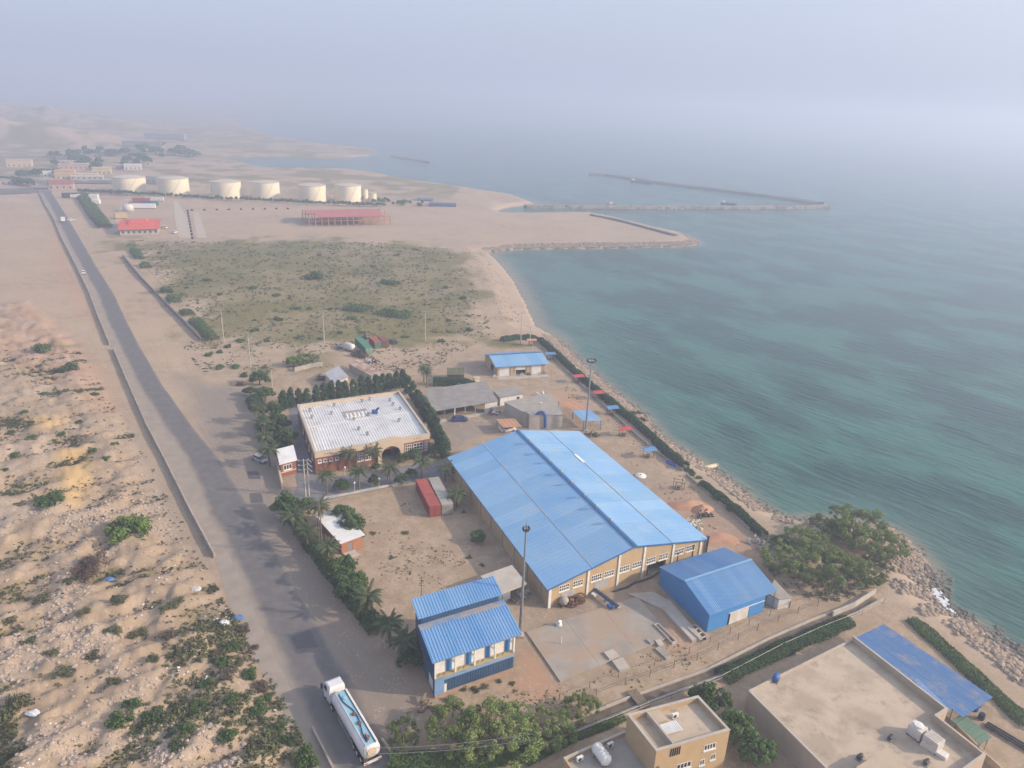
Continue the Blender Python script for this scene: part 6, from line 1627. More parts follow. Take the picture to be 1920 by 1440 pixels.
hp = []
for j in range(30):
    u = j / 29
    hp.append((hl2 - 0.8 - u * (Lt - 1.6), 0.42 * math.sin(u * 7.5 + 0.9) * (0.75 if u > 0.4 else 1.0), 3.27))
MB().path(hp, 0.075, 6).build('hose', M('dark_blue_hose', (0.03, 0.05, 0.12), None, 1, 0.7), tank)
for x in (hl2 - 1.8, 0.4, -1.4, -hl2 + 1.5):
    MB().lathe([(0.28, 3.2), (0.3, 3.36), (0.2, 3.4), (0.02, 3.42)], (x, -0.05, 0), 12).build('manhole', TB if x > 1 else RUST, tank)
MB().box(-hl2 + 1.0, -hl2 + 2.0, -0.1, 0.1, 3.2, 3.5).build('valve_gear', M('brown_valves', (0.25, 0.14, 0.10), None, 2, 0.8), tank)
MB().lathe([(0.02, -0.01), (0.62, 0.0), (0.62, 0.08), (0.02, 0.09)], (-hl2 - 0.07, 0, 2.2), 16, 'x').build('end_plate', CREAM, tank)
lad = MB()
for y in (0.75, 1.1): lad.tube((-hl2 - 0.12, y, 1.0), (-hl2 - 0.06, y, 3.2), 0.03, 0.03, 5)
for k in range(7): lad.tube((-hl2 - 0.1, 0.75, 1.2 + k * 0.3), (-hl2 - 0.1, 1.1, 1.2 + k * 0.3), 0.02, 0.02, 5)
tag(lad.build('rear_ladder', STEEL, tank), kind='stuff')
for k in range(4): MB().tube((-hl2 + 2.6 + k * 2.0, -1.27, 0.9), (-hl2 + 2.6 + k * 2.0, 1.27, 0.9), 0.05, 0.05, 6).build('cross_member', DSTEEL, t)
MB().box(-0.9, 1.3, 0.75, 1.2, 0.45, 1.0).build('tool_locker', STEEL, t)
MB().box(-hl2 + 0.2, hl2 + 2.6, -0.45, 0.45, 0.75, 1.05).build('chassis', DSTEEL, t)
MB().box(-hl2 - 0.25, -hl2 - 0.1, -1.2, 1.2, 0.6, 0.95).build('rear_bumper', DIRTYWHITE, t)
for y in (-0.9, 0.9): MB().box(-hl2 - 0.27, -hl2 - 0.251, y - 0.18, y + 0.18, 0.68, 0.86).build('tail_lamp', SHRED, t)
for y in (-1.22, 1.14): MB().box(-hl2 + 3.6, hl2 - 2.2, y, y + 0.08, 0.5, 1.0).build('side_guard', STEEL, t)
for x in (-hl2 + 1.0, -hl2 + 2.3, -hl2 + 3.6 - 0.2, hl2 + 0.1, hl2 + 2.9):
    for y in (-1.02, 1.02): wheel(t, x, y, 0.52, 0.36, DIRTYWHITE)
cx0 = hl2 + 0.75
cab = MB().hexa([(cx0, -1.22, 0.7), (cx0 + 2.3, -1.22, 0.7), (cx0 + 2.3, 1.22, 0.7), (cx0, 1.22, 0.7), (cx0, -1.22, 1.9), (cx0 + 2.35, -1.22, 1.9), (cx0 + 2.35, 1.22, 1.9), (cx0, 1.22, 1.9)]).build('cab', CARW, t)
MB().hexa([(cx0, -1.215, 1.903), (cx0 + 2.34, -1.215, 1.903), (cx0 + 2.34, 1.215, 1.903), (cx0, 1.215, 1.903), (cx0 + 0.02, -1.12, 3.05), (cx0 + 1.95, -1.12, 3.05), (cx0 + 1.95, 1.12, 3.05), (cx0 + 0.02, 1.12, 3.05)]).build('upper_cab', CARW, cab)
MB().hexa([(cx0 + 0.0, -1.12, 3.053), (cx0 + 1.95, -1.12, 3.053), (cx0 + 1.95, 1.12, 3.053), (cx0 + 0.0, 1.12, 3.053), (cx0 + 0.1, -1.0, 3.45), (cx0 + 1.5, -0.95, 3.3), (cx0 + 1.5, 0.95, 3.3), (cx0 + 0.1, 1.0, 3.45)]).build('roof_fairing', CARW, cab)
MB().hexa([(cx0 + 2.345, -1.05, 2.0), (cx0 + 2.38, -1.05, 2.0), (cx0 + 2.38, 1.05, 2.0), (cx0 + 2.345, 1.05, 2.0), (cx0 + 2.0, -0.98, 2.9), (cx0 + 2.04, -0.98, 2.9), (cx0 + 2.04, 0.98, 2.9), (cx0 + 2.0, 0.98, 2.9)]).build('windscreen', GLASS, cab)
for s in (-1, 1):
    MB().hexa([(cx0 + 1.0, s * 1.2 - 0.01, 2.0), (cx0 + 2.1, s * 1.2 - 0.01, 2.0), (cx0 + 2.1, s * 1.225, 2.0), (cx0 + 1.0, s * 1.225, 2.0), (cx0 + 1.0, s * 1.13 - 0.01, 2.85), (cx0 + 1.85, s * 1.13 - 0.01, 2.85), (cx0 + 1.85, s * 1.155, 2.85), (cx0 + 1.0, s * 1.155, 2.85)]).build('side_window', GLASS, cab)
    MB().box(cx0 + 2.2, cx0 + 2.45, s * 1.45 - 0.15, s * 1.45 + 0.15, 1.8, 2.6).build('mirror', DSTEEL, cab)
MB().box(cx0 + 2.2, cx0 + 2.5, -1.2, 1.2, 0.45, 1.0).build('bumper', DSTEEL, t)
MB().box(hl2 + 0.05, cx0 - 0.05, -0.8, 0.8, 1.06, 1.5).build('coupling', RUST, t)

# ---------------------------------------------------------------- vegetation
def leaf_mat(name, c1, c2, dry=0.0, scale=0.9):
    m, N, L, b = new_mat(name, 0.75, 0, 0.2)
    geo = N.new('ShaderNodeNewGeometry').outputs['Position']
    oi = N.new('ShaderNodeObjectInfo').outputs['Random']
    col = nmix(N, L, nramp(N, L, nnoise(N, L, geo, scale, 3), 0.35, 0.65), c1, c2)
    col = nmix(N, L, nmath(N, L, 'MULTIPLY', nramp(N, L, nnoise(N, L, geo, 7.0, 2), 0.5, 0.7), 0.5), col, tuple(v * 1.7 for v in c2))
    hs = N.new('ShaderNodeHueSaturation')
    v = N.new('ShaderNodeMapRange')
    v.inputs['To Min'].default_value, v.inputs['To Max'].default_value = 0.8, 1.25
    L.new(oi, v.inputs['Value'])
    L.new(v.outputs[0], hs.inputs['Value'])
    L.new(col, hs.inputs['Color'])
    L.new(hs.outputs[0], b.inputs['Base Color'])
    tr = N.new('ShaderNodeBsdfTranslucent')
    L.new(hs.outputs[0], tr.inputs[0])
    mx = N.new('ShaderNodeMixShader')
    mx.inputs[0].default_value = 0.25
    L.new(b.outputs[0], mx.inputs[1])
    L.new(tr.outputs[0], mx.inputs[2])
    L.new(mx.outputs[0], N['Material Output'].inputs[0])
    return m
LEAF = leaf_mat('broad_leaf', (0.061, 0.105, 0.034), (0.095, 0.149, 0.046))
LEAF_CYP = leaf_mat('cypress_leaf', (0.049, 0.088, 0.036), (0.075, 0.124, 0.047))
LEAF_ACA = leaf_mat('acacia_leaf', (0.133, 0.180, 0.055), (0.195, 0.235, 0.077))
LEAF_LIGHT = leaf_mat('light_leaf', (0.12, 0.19, 0.035), (0.16, 0.235, 0.05))
LEAF_SCRUB = leaf_mat('scrub_leaf', (0.094, 0.108, 0.050), (0.132, 0.138, 0.068))
LEAF_DRY = leaf_mat('dry_scrub', (0.11, 0.085, 0.06), (0.14, 0.11, 0.075))
LEAF_PALM = leaf_mat('palm_leaf', (0.074, 0.101, 0.043), (0.115, 0.142, 0.068))
LEAF_HEDGE = leaf_mat('hedge_leaf', (0.037, 0.075, 0.030), (0.056, 0.100, 0.037))
DEADLEAF = leaf_mat('dead_brush', (0.085, 0.055, 0.045), (0.12, 0.08, 0.06))
BARK = M('bark', (0.15, 0.115, 0.085), (0.11, 0.085, 0.06), 2.0, 0.95)
PBARK = M('palm_bark', (0.19, 0.145, 0.10), (0.13, 0.10, 0.07), 3.0, 0.95)

def leaf_cloud(rng, C, R, n, size, flat=1.0, up=0.0):
    """n quads spread through balls at C (k,3) with radii R (k,); returns verts (4n,3)"""
    k = len(C)
    w = R ** 2
    pick = rng.choice(k, n, p=w / w.sum())
    d = rng.normal(size=(n, 3))
    d /= np.linalg.norm(d, axis=1)[:, None]
    rad = R[pick] * (0.45 + 0.6 * rng.random(n) ** 0.6)
    P = C[pick] + d * rad[:, None] * np.array([1, 1, flat])
    nrm = d + rng.normal(size=(n, 3)) * 0.55 + np.array([0, 0, up])
    nrm /= np.linalg.norm(nrm, axis=1)[:, None]
    t = np.cross(nrm, rng.normal(size=(n, 3)))
    t /= np.linalg.norm(t, axis=1)[:, None]
    b = np.cross(nrm, t)
    s = size * (0.6 + 0.8 * rng.random(n))[:, None]
    a = 0.55
    return np.stack([P - t * s, P - b * s * a, P + t * s, P + b * s * a], 1).reshape(-1, 3)
def cloud_mesh(name, V, mat):
    return np_mesh(name, V, np.arange(len(V)).reshape(-1, 4), mat)
def crown_balls(rng, kind):
    if kind == 'round':
        n = 58
        d = rng.normal(size=(n, 3)); d /= np.linalg.norm(d, axis=1)[:, None]
        d[:, 2] = np.abs(d[:, 2]) * 1.3 - 0.35
        C = d * (0.4 + 0.62 * rng.random((n, 1))) * np.array([1, 1, 0.85]) + [0, 0, 0.95]
        return C, 0.11 + 0.19 * rng.random(n) ** 1.5
    if kind == 'column':
        n = 60
        z = rng.random(n)
        w = rng.random(n) * 6.283
        r = (0.62 * np.sin(np.pi * (0.12 + 0.86 * z)) ** 0.7) * (0.35 + 0.6 * rng.random(n) ** 0.5)
        C = np.stack([r * np.cos(w), r * np.sin(w), 0.25 + z * 2.45], 1)
        return C, 0.12 + 0.17 * rng.random(n)
    if kind == 'wide':
        n = 84
        w = rng.random(n) * 6.283
        r = rng.random(n) ** 0.5
        z = 0.5 + 0.45 * np.sqrt(np.maximum(0, 1 - r ** 2)) + 0.14 * rng.normal(size=n)
        return np.stack([r * np.cos(w) * 1.2, r * np.sin(w) * 1.2, z], 1), 0.07 + 0.15 * rng.random(n) ** 1.5
    n = 16                                                            # low bush
    w = rng.random(n) * 6.283
    r = rng.random(n) ** 0.6 * 0.8
    return np.stack([r * np.cos(w), r * np.sin(w), 0.12 + 0.42 * (1 - r) * rng.random(n) + 0.05], 1), 0.18 + 0.2 * rng.random(n)
def crown_mesh(name, kind, seed, n, size, mat):
    rng = np.random.default_rng(seed)
    C, R = crown_balls(rng, kind)
    return cloud_mesh(name, leaf_cloud(rng, C, R, n, size), mat)
def trunk_mesh(name, h, r, limbs, seed, spread=0.6, reach=0.9):
    rr = random.Random(seed)
    q = MB()
    x, y = rr.uniform(-0.08, 0.08), rr.uniform(-0.08, 0.08)
    q.tube((0, 0, -0.15), (x, y, h * 0.5), r, r * 0.75, 7).tube((x, y, h * 0.48), (x * 2, y * 2, h), r * 0.75, r * 0.45, 7)
    for k in range(limbs):
        w = 6.283 * k / limbs + rr.uniform(-0.4, 0.4)
        z = h * rr.uniform(0.45, 0.9)
        q.tube((x, y, z), (x + spread * math.cos(w), y + spread * math.sin(w), z + reach * rr.uniform(0.5, 1.0)), r * 0.42, r * 0.16, 5)
    return q.mesh(name, BARK)
PROTO = {}
for k in range(3):
    PROTO['round', k] = (trunk_mesh('trunk', 0.75, 0.075, 5, k, 0.45, 0.45), crown_mesh('crown', 'round', 100 + k, 3600, 0.075, LEAF))
    PROTO['light', k] = (PROTO['round', k][0], crown_mesh('crown', 'round', 120 + k, 3600, 0.075, LEAF_LIGHT))
    PROTO['column', k] = (trunk_mesh('trunk', 0.8, 0.07, 3, 10 + k, 0.15, 0.8), crown_mesh('crown', 'column', 140 + k, 5200, 0.07, LEAF_CYP))
    PROTO['wide', k] = (trunk_mesh('trunk', 0.5, 0.05, 7, 20 + k, 0.6, 0.4), crown_mesh('crown', 'wide', 160 + k, 9500, 0.036, LEAF_ACA))
    PROTO['bush', k] = (trunk_mesh('stem', 0.28, 0.04, 4, 30 + k, 0.3, 0.2), crown_mesh('foliage', 'bush', 180 + k, 900, 0.085, LEAF_SCRUB))
    PROTO['bushg', k] = (PROTO['bush', k][0], crown_mesh('foliage', 'bush', 200 + k, 1300, 0.08, LEAF))
    PROTO['bushl', k] = (PROTO['bush', k][0], crown_mesh('foliage', 'bush', 220 + k, 1300, 0.08, LEAF_LIGHT))
    PROTO['bushd', k] = (PROTO['bush', k][0], crown_mesh('foliage', 'bush', 240 + k, 900, 0.085, LEAF_DRY))
    PROTO['far', k] = (trunk_mesh('trunk', 0.7, 0.08, 2, 40 + k, 0.3, 0.4), crown_mesh('crown', 'round', 260 + k, 320, 0.22, LEAF))
def plant(kind, base, sx, sz, label, cat='tree', name='tree', group=None, z=None):
    k = random.randrange(3)
    tm, cm = PROTO[kind, k]
    zz = z if z is not None else gz(base[0], base[1])
    t = thing(name, label, cat, (base[0], base[1], zz), group, random.uniform(0, 6.28))
    t.scale = (sx, sx * random.uniform(0.9, 1.1), sz)
    link(tm.name.split('.')[0], tm, t)
    link(cm.name.split('.')[0], cm, t)
    return t
# ---- palms
def frond_mesh(name, L, rise, droop, seed, mat):
    rr = random.Random(seed)
    pts, fs = [], []
    n = 13
    ax = []
    for j in range(n + 1):
        u = j / n
        ax.append(Vector((L * u * (1 - 0.12 * u * droop), 0, rise * L * u - droop * L * 0.75 * u * u)))
    for j in range(n):
        a, b = ax[j], ax[j + 1]
        w = 0.05 * (1 - j / n) + 0.012
        i = len(pts)
        pts += [(a.x, -w, a.z), (a.x, w, a.z), (b.x, w * 0.9, b.z), (b.x, -w * 0.9, b.z)]
        fs.append((i, i + 1, i + 2, i + 3))
        if j == 0: continue
        ll = L * 0.24 * math.sin(math.pi * min(1, 0.18 + 0.8 * j / n)) ** 0.8
        for s in (-1, 1):
            for m_ in (0.0, 0.5):
                c = a.lerp(b, m_)
                d = Vector((0.75, s * 1.0, -0.10 - 0.25 * rr.random())).normalized() * ll * rr.uniform(0.85, 1.1)
                e = c + d
                f = Vector((0.055, -s * 0.04, 0))
                i = len(pts)
                pts += [tuple(c - f), tuple(c + f), tuple(e)]
                fs.append((i, i + 1, i + 2))
    return MB().add(pts, fs).mesh(name, mat)
FROND = [frond_mesh('frond', 2.4, 1.0, 0.55, 1, LEAF_PALM), frond_mesh('frond', 2.7, 0.62, 0.75, 2, LEAF_PALM), frond_mesh('frond', 2.7, 0.25, 0.75, 3, LEAF_PALM), frond_mesh('frond', 2.4, -0.15, 0.7, 4, leaf_mat('old_palm_leaf', (0.10, 0.09, 0.045), (0.13, 0.11, 0.06)))]
_pt = MB()
for j in range(9): _pt.lathe([(0.17 + 0.03 * (j % 2), j * 0.125), (0.21, j * 0.125 + 0.09), (0.17, j * 0.125 + 0.125)], (0.015 * math.sin(j), 0.01 * j, 0), 8)
PTRUNK = _pt.mesh('trunk', PBARK)
PHEART = MB().lathe([(0.16, -0.35), (0.34, -0.1), (0.3, 0.2), (0.1, 0.5)], (0, 0, 0), 8).mesh('leaf_bases', PBARK)
def palm(base, h, label, s=1.0, group=None, z=0.0):
    t = thing('date_palm', label, 'palm', (base[0], base[1], z), group, random.uniform(0, 6.28))
    tr = link('trunk', PTRUNK, t)
    tr.scale = (s, s, h / 1.125)
    hb = link('leaf_bases', PHEART, t)
    hb.location = (0, 0.08, h); hb.scale = (s, s, s)
    for k, (cnt, tier) in enumerate(((6, 0), (9, 1), (10, 2), (6, 3))):
        for j in range(cnt):
            f = link('frond', FROND[tier], t)
            f.location = (0, 0.08, h + 0.05 * (3 - tier))
            f.rotation_euler = (random.uniform(-0.15, 0.15), random.uniform(-0.12, 0.12), 6.283 * (j + 0.5 * (k % 2)) / cnt + random.uniform(-0.25, 0.25))
            q = s * random.uniform(0.85, 1.1)
            f.scale = (q, q, q)
    return t
PG = 'date palms planted around the office'
for (p, h, lab) in (((-39.02, 140.69), 4.8, 'first palm from the gate along the drive before the office'), ((-32.69, 143.66), 4.6, 'second palm from the gate along the drive before the office'), ((-26.10, 145.74), 4.4, 'third palm from the gate along the drive before the office'),
                    ((-19.60, 149.88), 4.4, 'palm along the drive just behind the red container'), ((-36.59, 151.62), 4.6, 'palm close to the office wall left of the arch'), ((-31.34, 153.20), 4.4, 'palm close to the office wall at the arch'),
                    ((-14.27, 149.12), 3.2, 'palm between the office drive and the warehouse corner'), ((-10.53, 138.02), 3.0, 'palm between the grey container and the warehouse wall'), ((-25.58, 206.79), 5.2, 'lone palm beside the thatched shelter'), ((-27.00, 211.62), 4.4, 'smaller palm behind the lone one by the thatched shelter'),
                    ((-65.28, 175.42), 4.6, 'northernmost palm of the roadside row left of the office'), ((-61.63, 166.94), 4.4, 'second palm from the north in the roadside row left of the office'), ((-58.36, 159.41), 4.4, 'third palm from the north in the roadside row left of the office'), ((-55.13, 152.19), 4.4, 'palm over the silver hatchback beside the guard house'),
                    ((-41.48, 124.56), 4.0, 'palm left of the white-roofed hut nearest the road'), ((-37.41, 119.68), 4.0, 'palm beside the lattice pole by the road'), ((-32.08, 114.55), 4.2, 'palm at the near corner of the white-roofed hut'),
                    ((-37.05, 127.28), 5.0, 'ragged palm behind the lattice pole'), ((-21.99, 100.78), 4.2, 'large palm by the road left of the plant house'), ((-17.30, 94.11), 4.4, 'nearest roadside palm, left of the plant house'), ((-14.71, 91.52), 3.6, 'shaded palm touching the plant house left wall')):
    palm(p, h, lab, random.uniform(0.92, 1.08), PG)
# ---- broadleaf and other trees
TG = 'broadleaf trees inside the compound'
for (kind, p, sx, sz, lab) in (
    ('round', (-68.97, 190.87), 2.9, 2.3, 'broadleaf tree at the north end of the roadside palm row'), ('round', (-59.12, 170.42), 3.6, 2.8, 'broadleaf tree between roadside palms and the office, middle'), ('round', (-54.50, 162.78), 3.2, 2.6, 'broadleaf tree behind the guard house'), ('round', (-63.27, 179.14), 3.2, 2.5, 'broadleaf tree between roadside palms and the office, northern'),
    ('round', (-74.47, 202.77), 3.0, 2.4, 'dark tree by the pole at the compound north-west corner'), ('round', (-74.20, 194.27), 2.2, 1.4, 'low dark tree at the compound north-west corner'),
    ('round', (-36.16, 142.85), 2.0, 1.4, 'round bushy tree between first and second drive palms'), ('round', (-29.52, 144.93), 1.5, 1.6, 'slim tree between second and third drive palms'), ('round', (-23.70, 146.46), 1.6, 1.5, 'slim pale tree right of the third drive palm'), ('round', (-22.03, 150.68), 1.4, 1.0, 'clipped round bush behind the slim pale tree'),
    ('round', (-24.99, 157.12), 1.8, 1.4, 'bushy tree right of the office arch'), ('round', (-22.34, 159.08), 1.8, 1.6, 'tree before the right office windows'), ('round', (-18.03, 160.66), 2.0, 1.8, 'tree at the right front corner of the office'), ('round', (-30.73, 153.26), 1.5, 0.9, 'dark round shrub below the office arch'),
    ('round', (-44.73, 131.52), 3.4, 2.6, 'large tree at the gate corner above the white-roofed hut'), ('round', (-40.99, 132.70), 2.4, 1.8, 'tree behind the white-roofed hut, left'), ('round', (-32.73, 128.45), 3.0, 2.4, 'tree right of the white-roofed hut, upper'), ('round', (-29.96, 125.14), 3.0, 2.4, 'tree right of the white-roofed hut, lower'),
    ('round', (-28.75, 109.94), 3.3, 2.7, 'roadside tree below the white-roofed hut'), ('round', (-25.71, 105.61), 3.2, 2.6, 'roadside tree above the large palm'), ('round', (-13.00, 89.89), 2.2, 1.8, 'shaded tree against the plant house left wall'),
    ('round', (-5.40, 124.89), 1.9, 1.3, 'dark green shrub tree beside the warehouse left wall'), ('light', (-69.43, 220.06), 2.6, 1.9, 'bright light green tree north of the office'), ('wide', (-66.19, 223.08), 3.6, 2.2, 'dull green thorn tree behind the bright light green tree'), ('bushd', (-51.41, 232.70), 3.0, 2.6, 'dry yellowish bush before the green container'),
    ('wide', (-12.50, 75.61), 2.1, 2.2, 'feathery bush at the right road edge by the truck'), ('wide', (-4.84, 76.04), 4.2, 3.2, 'large feathery tree below the plant house, left half'), ('wide', (0.44, 75.63), 5.0, 3.5, 'large feathery tree below the plant house, right half'), ('wide', (6.96, 77.62), 3.2, 2.6, 'rounded feathery tree right of the large pair'), ('wide', (11.86, 81.68), 2.2, 2.3, 'small feathery tree by the drain channel'),
    ('round', (30.51, 83.48), 3.0, 2.4, 'dark leafy tree behind the beige house, upper'), ('round', (32.67, 77.89), 3.0, 2.7, 'dark leafy tree right of the beige house'), ('round', (34.61, 74.50), 2.6, 2.4, 'lowest dark leafy tree beside the hall wall'), ('round', (29.45, 84.94), 2.0, 1.6, 'small dark tree tucked behind the upper leafy tree'),
    ('wide', (55.20, 119.11), 5.4, 4.2, 'wide acacia on the headland nearest the blue shed'), ('wide', (61.00, 117.87), 5.2, 4.6, 'largest wide acacia in the middle of the headland'), ('wide', (71.49, 132.01), 5.4, 4.6, 'seaward acacia at the back of the headland'), ('wide', (74.35, 126.85), 4.6, 3.6, 'acacia at the headland tip by the boulders'), ('wide', (59.83, 127.94), 3.6, 3.2, 'acacia at the rear left of the headland'), ('round', (55.63, 127.22), 2.2, 1.6, 'small bushy tree where the seaside hedge ends'), ('wide', (67.86, 118.39), 3.2, 2.0, 'low spreading acacia along the headland wall'), ('wide', (66.42, 131.99), 3.6, 3.2, 'acacia between the rear left and seaward ones on the headland')):
    plant(kind, p, sx, sz, lab, 'tree' if 'bush' not in lab else 'bush', 'tree', TG)
# ---- cypress-like screen behind and beside the office
CG = 'columnar screen trees around the office'
a, b = (-62.09, 185.50), (-32.35, 205.93)
for k in range(17):
    u = k / 16
    p = (a[0] + (b[0] - a[0]) * u + random.uniform(-0.3, 0.3), a[1] + (b[1] - a[1]) * u + random.uniform(-0.3, 0.3))
    plant('column', p, random.uniform(1.8, 2.2), random.uniform(1.75, 2.15), '%s columnar tree from the left in the row behind the office' % ordn(k + 1), 'tree', 'screen_tree', CG, 0)
pr_ = [(-30.55, 201.37), (-26.45, 192.04), (-22.96, 183.40), (-19.92, 174.71), (-17.39, 166.68), (-15.73, 160.90)]
for k in range(10):
    u = k / 9 * (len(pr_) - 1)
    i = min(int(u), len(pr_) - 2)
    p = lerp2(pr_[i], pr_[i + 1], u - i)
    plant('column', p, random.uniform(2.0, 2.5), random.uniform(1.8, 2.25), '%s columnar tree from the back along the right office side' % ordn(k + 1), 'tree', 'screen_tree', CG, 0)
# ---- hedges: one leaf cloud along each run
def hedge(label, pl, w, h, dens, mat, size=0.16, gap=0.0, z=None, seed=5, name='hedge', cat='hedge'):
    rng = np.random.default_rng(seed)
    P = np.array(pl)
    seg = np.hypot(*(P[1:] - P[:-1]).T)
    tot = seg.sum()
    n = int(tot * dens)
    s = rng.random(n) * tot
    if gap: s = s[fbm(s / 7, s * 0 + 2, seed + 9, 2) > gap]; n = len(s)
    cs = np.concatenate([[0], np.cumsum(seg)])
    i = np.clip(np.searchsorted(cs, s) - 1, 0, len(seg) - 1)
    f = (s - cs[i]) / seg[i]
    D = (P[1:] - P[:-1]) / seg[:, None]
    Nn = np.stack([-D[:, 1], D[:, 0]], 1)
    base = P[i] + (P[i + 1] - P[i]) * f[:, None]
    ww = w * (0.75 + 0.5 * fbm(s / 3, s * 0, seed, 3))
    hh = h * (0.75 + 0.5 * fbm(s / 2.2, s * 0 + 5, seed + 3, 3))
    th = rng.random(n) * math.pi
    rr = 0.75 + 0.3 * rng.random(n)
    off_ = np.cos(th) * ww / 2 * rr
    zz = np.abs(np.sin(th)) ** 0.6 * hh * rr
    xy = base + Nn[i] * off_[:, None]
    g = ground_z(xy[:, 0], xy[:, 1]) if z is None else np.full(n, z)
    C = np.stack([xy[:, 0] - pl[0][0], xy[:, 1] - pl[0][1], np.maximum(g, SEA) + zz], 1)
    d = np.stack([Nn[i][:, 0] * np.cos(th), Nn[i][:, 1] * np.cos(th), np.sin(th)], 1) + rng.normal(size=(n, 3)) * 0.6
    d /= np.linalg.norm(d, axis=1)[:, None]
    t = np.cross(d, rng.normal(size=(n, 3))); t /= np.linalg.norm(t, axis=1)[:, None]
    b = np.cross(d, t)
    sz = size * (0.6 + 0.8 * rng.random(n))[:, None]
    V = np.stack([C - t * sz, C - b * sz * 0.6, C + t * sz, C + b * sz * 0.6], 1).reshape(-1, 3)
    o = link(name, None)
    o.location = (pl[0][0], pl[0][1], 0)
    tag(o, label, cat)
    link('foliage', cloud_mesh('foliage', V, mat), o)
    q = MB()
    m_ = max(2, int(tot / 2.5))
    for k in range(m_):
        ss = tot * (k + 0.5) / m_
        j = min(int(np.searchsorted(cs, ss)) - 1, len(seg) - 1)
        p = P[j] + (P[j + 1] - P[j]) * ((ss - cs[j]) / seg[j])
        g_ = max(SEA, gz(p[0], p[1])) if z is None else z
        q.tube((p[0] - pl[0][0], p[1] - pl[0][1], g_ - 0.1), (p[0] - pl[0][0] + 0.1, p[1] - pl[0][1], g_ + h * 0.7), 0.06, 0.03, 5)
    tag(q.build('stem', BARK, o), kind='stuff')
    return o
hedge('long clipped hedge between promenade and rocks, northern half', [(9.82, 258.56), (14.37, 244.43), (19.38, 228.58), (25.48, 210.56), (31.10, 194.93), (36.05, 182.23), (38.72, 172.58), (42.73, 160.52)], 2.4, 1.7, 300, LEAF_HEDGE, 0.2, seed=1)
hedge('long clipped hedge between promenade and rocks, southern half', [(44.99, 152.71), (47.62, 146.28), (50.24, 139.63), (53.01, 131.28)], 2.2, 1.6, 330, LEAF_HEDGE, 0.18, seed=2)
hedge('ragged green belt along the road from the gate to the plant house', [(-44.25, 131.77), (-38.61, 123.27), (-32.83, 114.83), (-28.46, 108.72), (-23.27, 101.79), (-18.04, 94.93), (-13.97, 90.40)], 3.2, 2.0, 260, LEAF, 0.2, gap=0.36, seed=21)
hedge('ragged green belt along the road left of the office', [(-71.99, 190.51), (-65.16, 177.16), (-58.41, 164.80), (-54.33, 159.25)], 4.2, 2.2, 200, LEAF, 0.24, gap=0.3, seed=22)
hedge('hedge curving behind the blue garage', [(-4.39, 256.40), (-0.75, 259.56), (4.15, 260.97), (9.43, 258.50)], 2.6, 1.6, 260, LEAF_HEDGE, 0.22, seed=3)
hedge('dense clipped hedge between the open shed and thatched shelter', [(-23.94, 209.26), (-19.45, 209.83), (-14.88, 209.51), (-11.54, 208.13)], 3.2, 2.3, 420, LEAF_HEDGE, 0.2, seed=4)
hedge('creeper spilling over the rear edge of the grey open shed', [(-16.03, 204.04), (-13.23, 202.66), (-10.75, 200.85)], 2.6, 2.9, 300, LEAF, 0.2, seed=9)
hedge('low green strip along the south side of the drain channel', [(34.08, 90.39), (38.81, 93.21), (45.05, 97.00), (52.71, 101.37), (59.90, 105.40)], 3.0, 0.95, 420, LEAF_HEDGE, 0.15, gap=0.3, seed=5)
hedge('green creeper strip between sandy path and shore boulders, lower right', [(70.36, 108.42), (72.04, 104.30), (73.48, 98.50), (74.99, 92.04), (76.35, 86.20), (77.91, 81.38)], 3.0, 0.7, 260, LEAF, 0.15, gap=0.34, seed=6)
hedge('dark undergrowth along the bottom edge below the feathery trees', [(-13.72, 72.27), (-8.86, 72.37), (-3.32, 72.84), (2.26, 74.17), (5.83, 75.76)], 3.0, 1.2, 420, LEAF, 0.16, seed=7)
hedge('scrubby undergrowth along the channel behind the low wing', [(4.03, 73.08), (9.49, 76.85), (15.65, 80.17), (18.10, 81.76)], 1.4, 0.6, 300, LEAF, 0.13, seed=8)
hedge('dark bush line along the left edge of the scrub field', [(-208.74, 395.78), (-182.59, 354.83), (-157.08, 317.67), (-133.42, 282.51), (-115.31, 259.07), (-103.42, 241.36)], 4.5, 1.7, 90, LEAF, 0.32, gap=0.5, seed=10)
hedge('dark hedge beside the dirt verge far up the road', [(-340.76, 582.42), (-307.66, 533.03), (-274.37, 482.85), (-249.31, 446.12)], 8.0, 3.0, 90, LEAF, 0.5, seed=11)
hedge('long dark thicket in the middle of the scrub field', [(-70.48, 343.92), (-61.99, 338.93), (-54.92, 333.84), (-47.72, 329.98)], 4.0, 1.6, 150, LEAF, 0.3, gap=0.4, seed=12)
hedge('wide green thicket at the near side of the scrub field', [(-68.76, 291.47), (-59.39, 288.13), (-47.88, 283.67), (-36.87, 283.96)], 7.0, 2.2, 110, LEAF, 0.32, gap=0.4, seed=13)
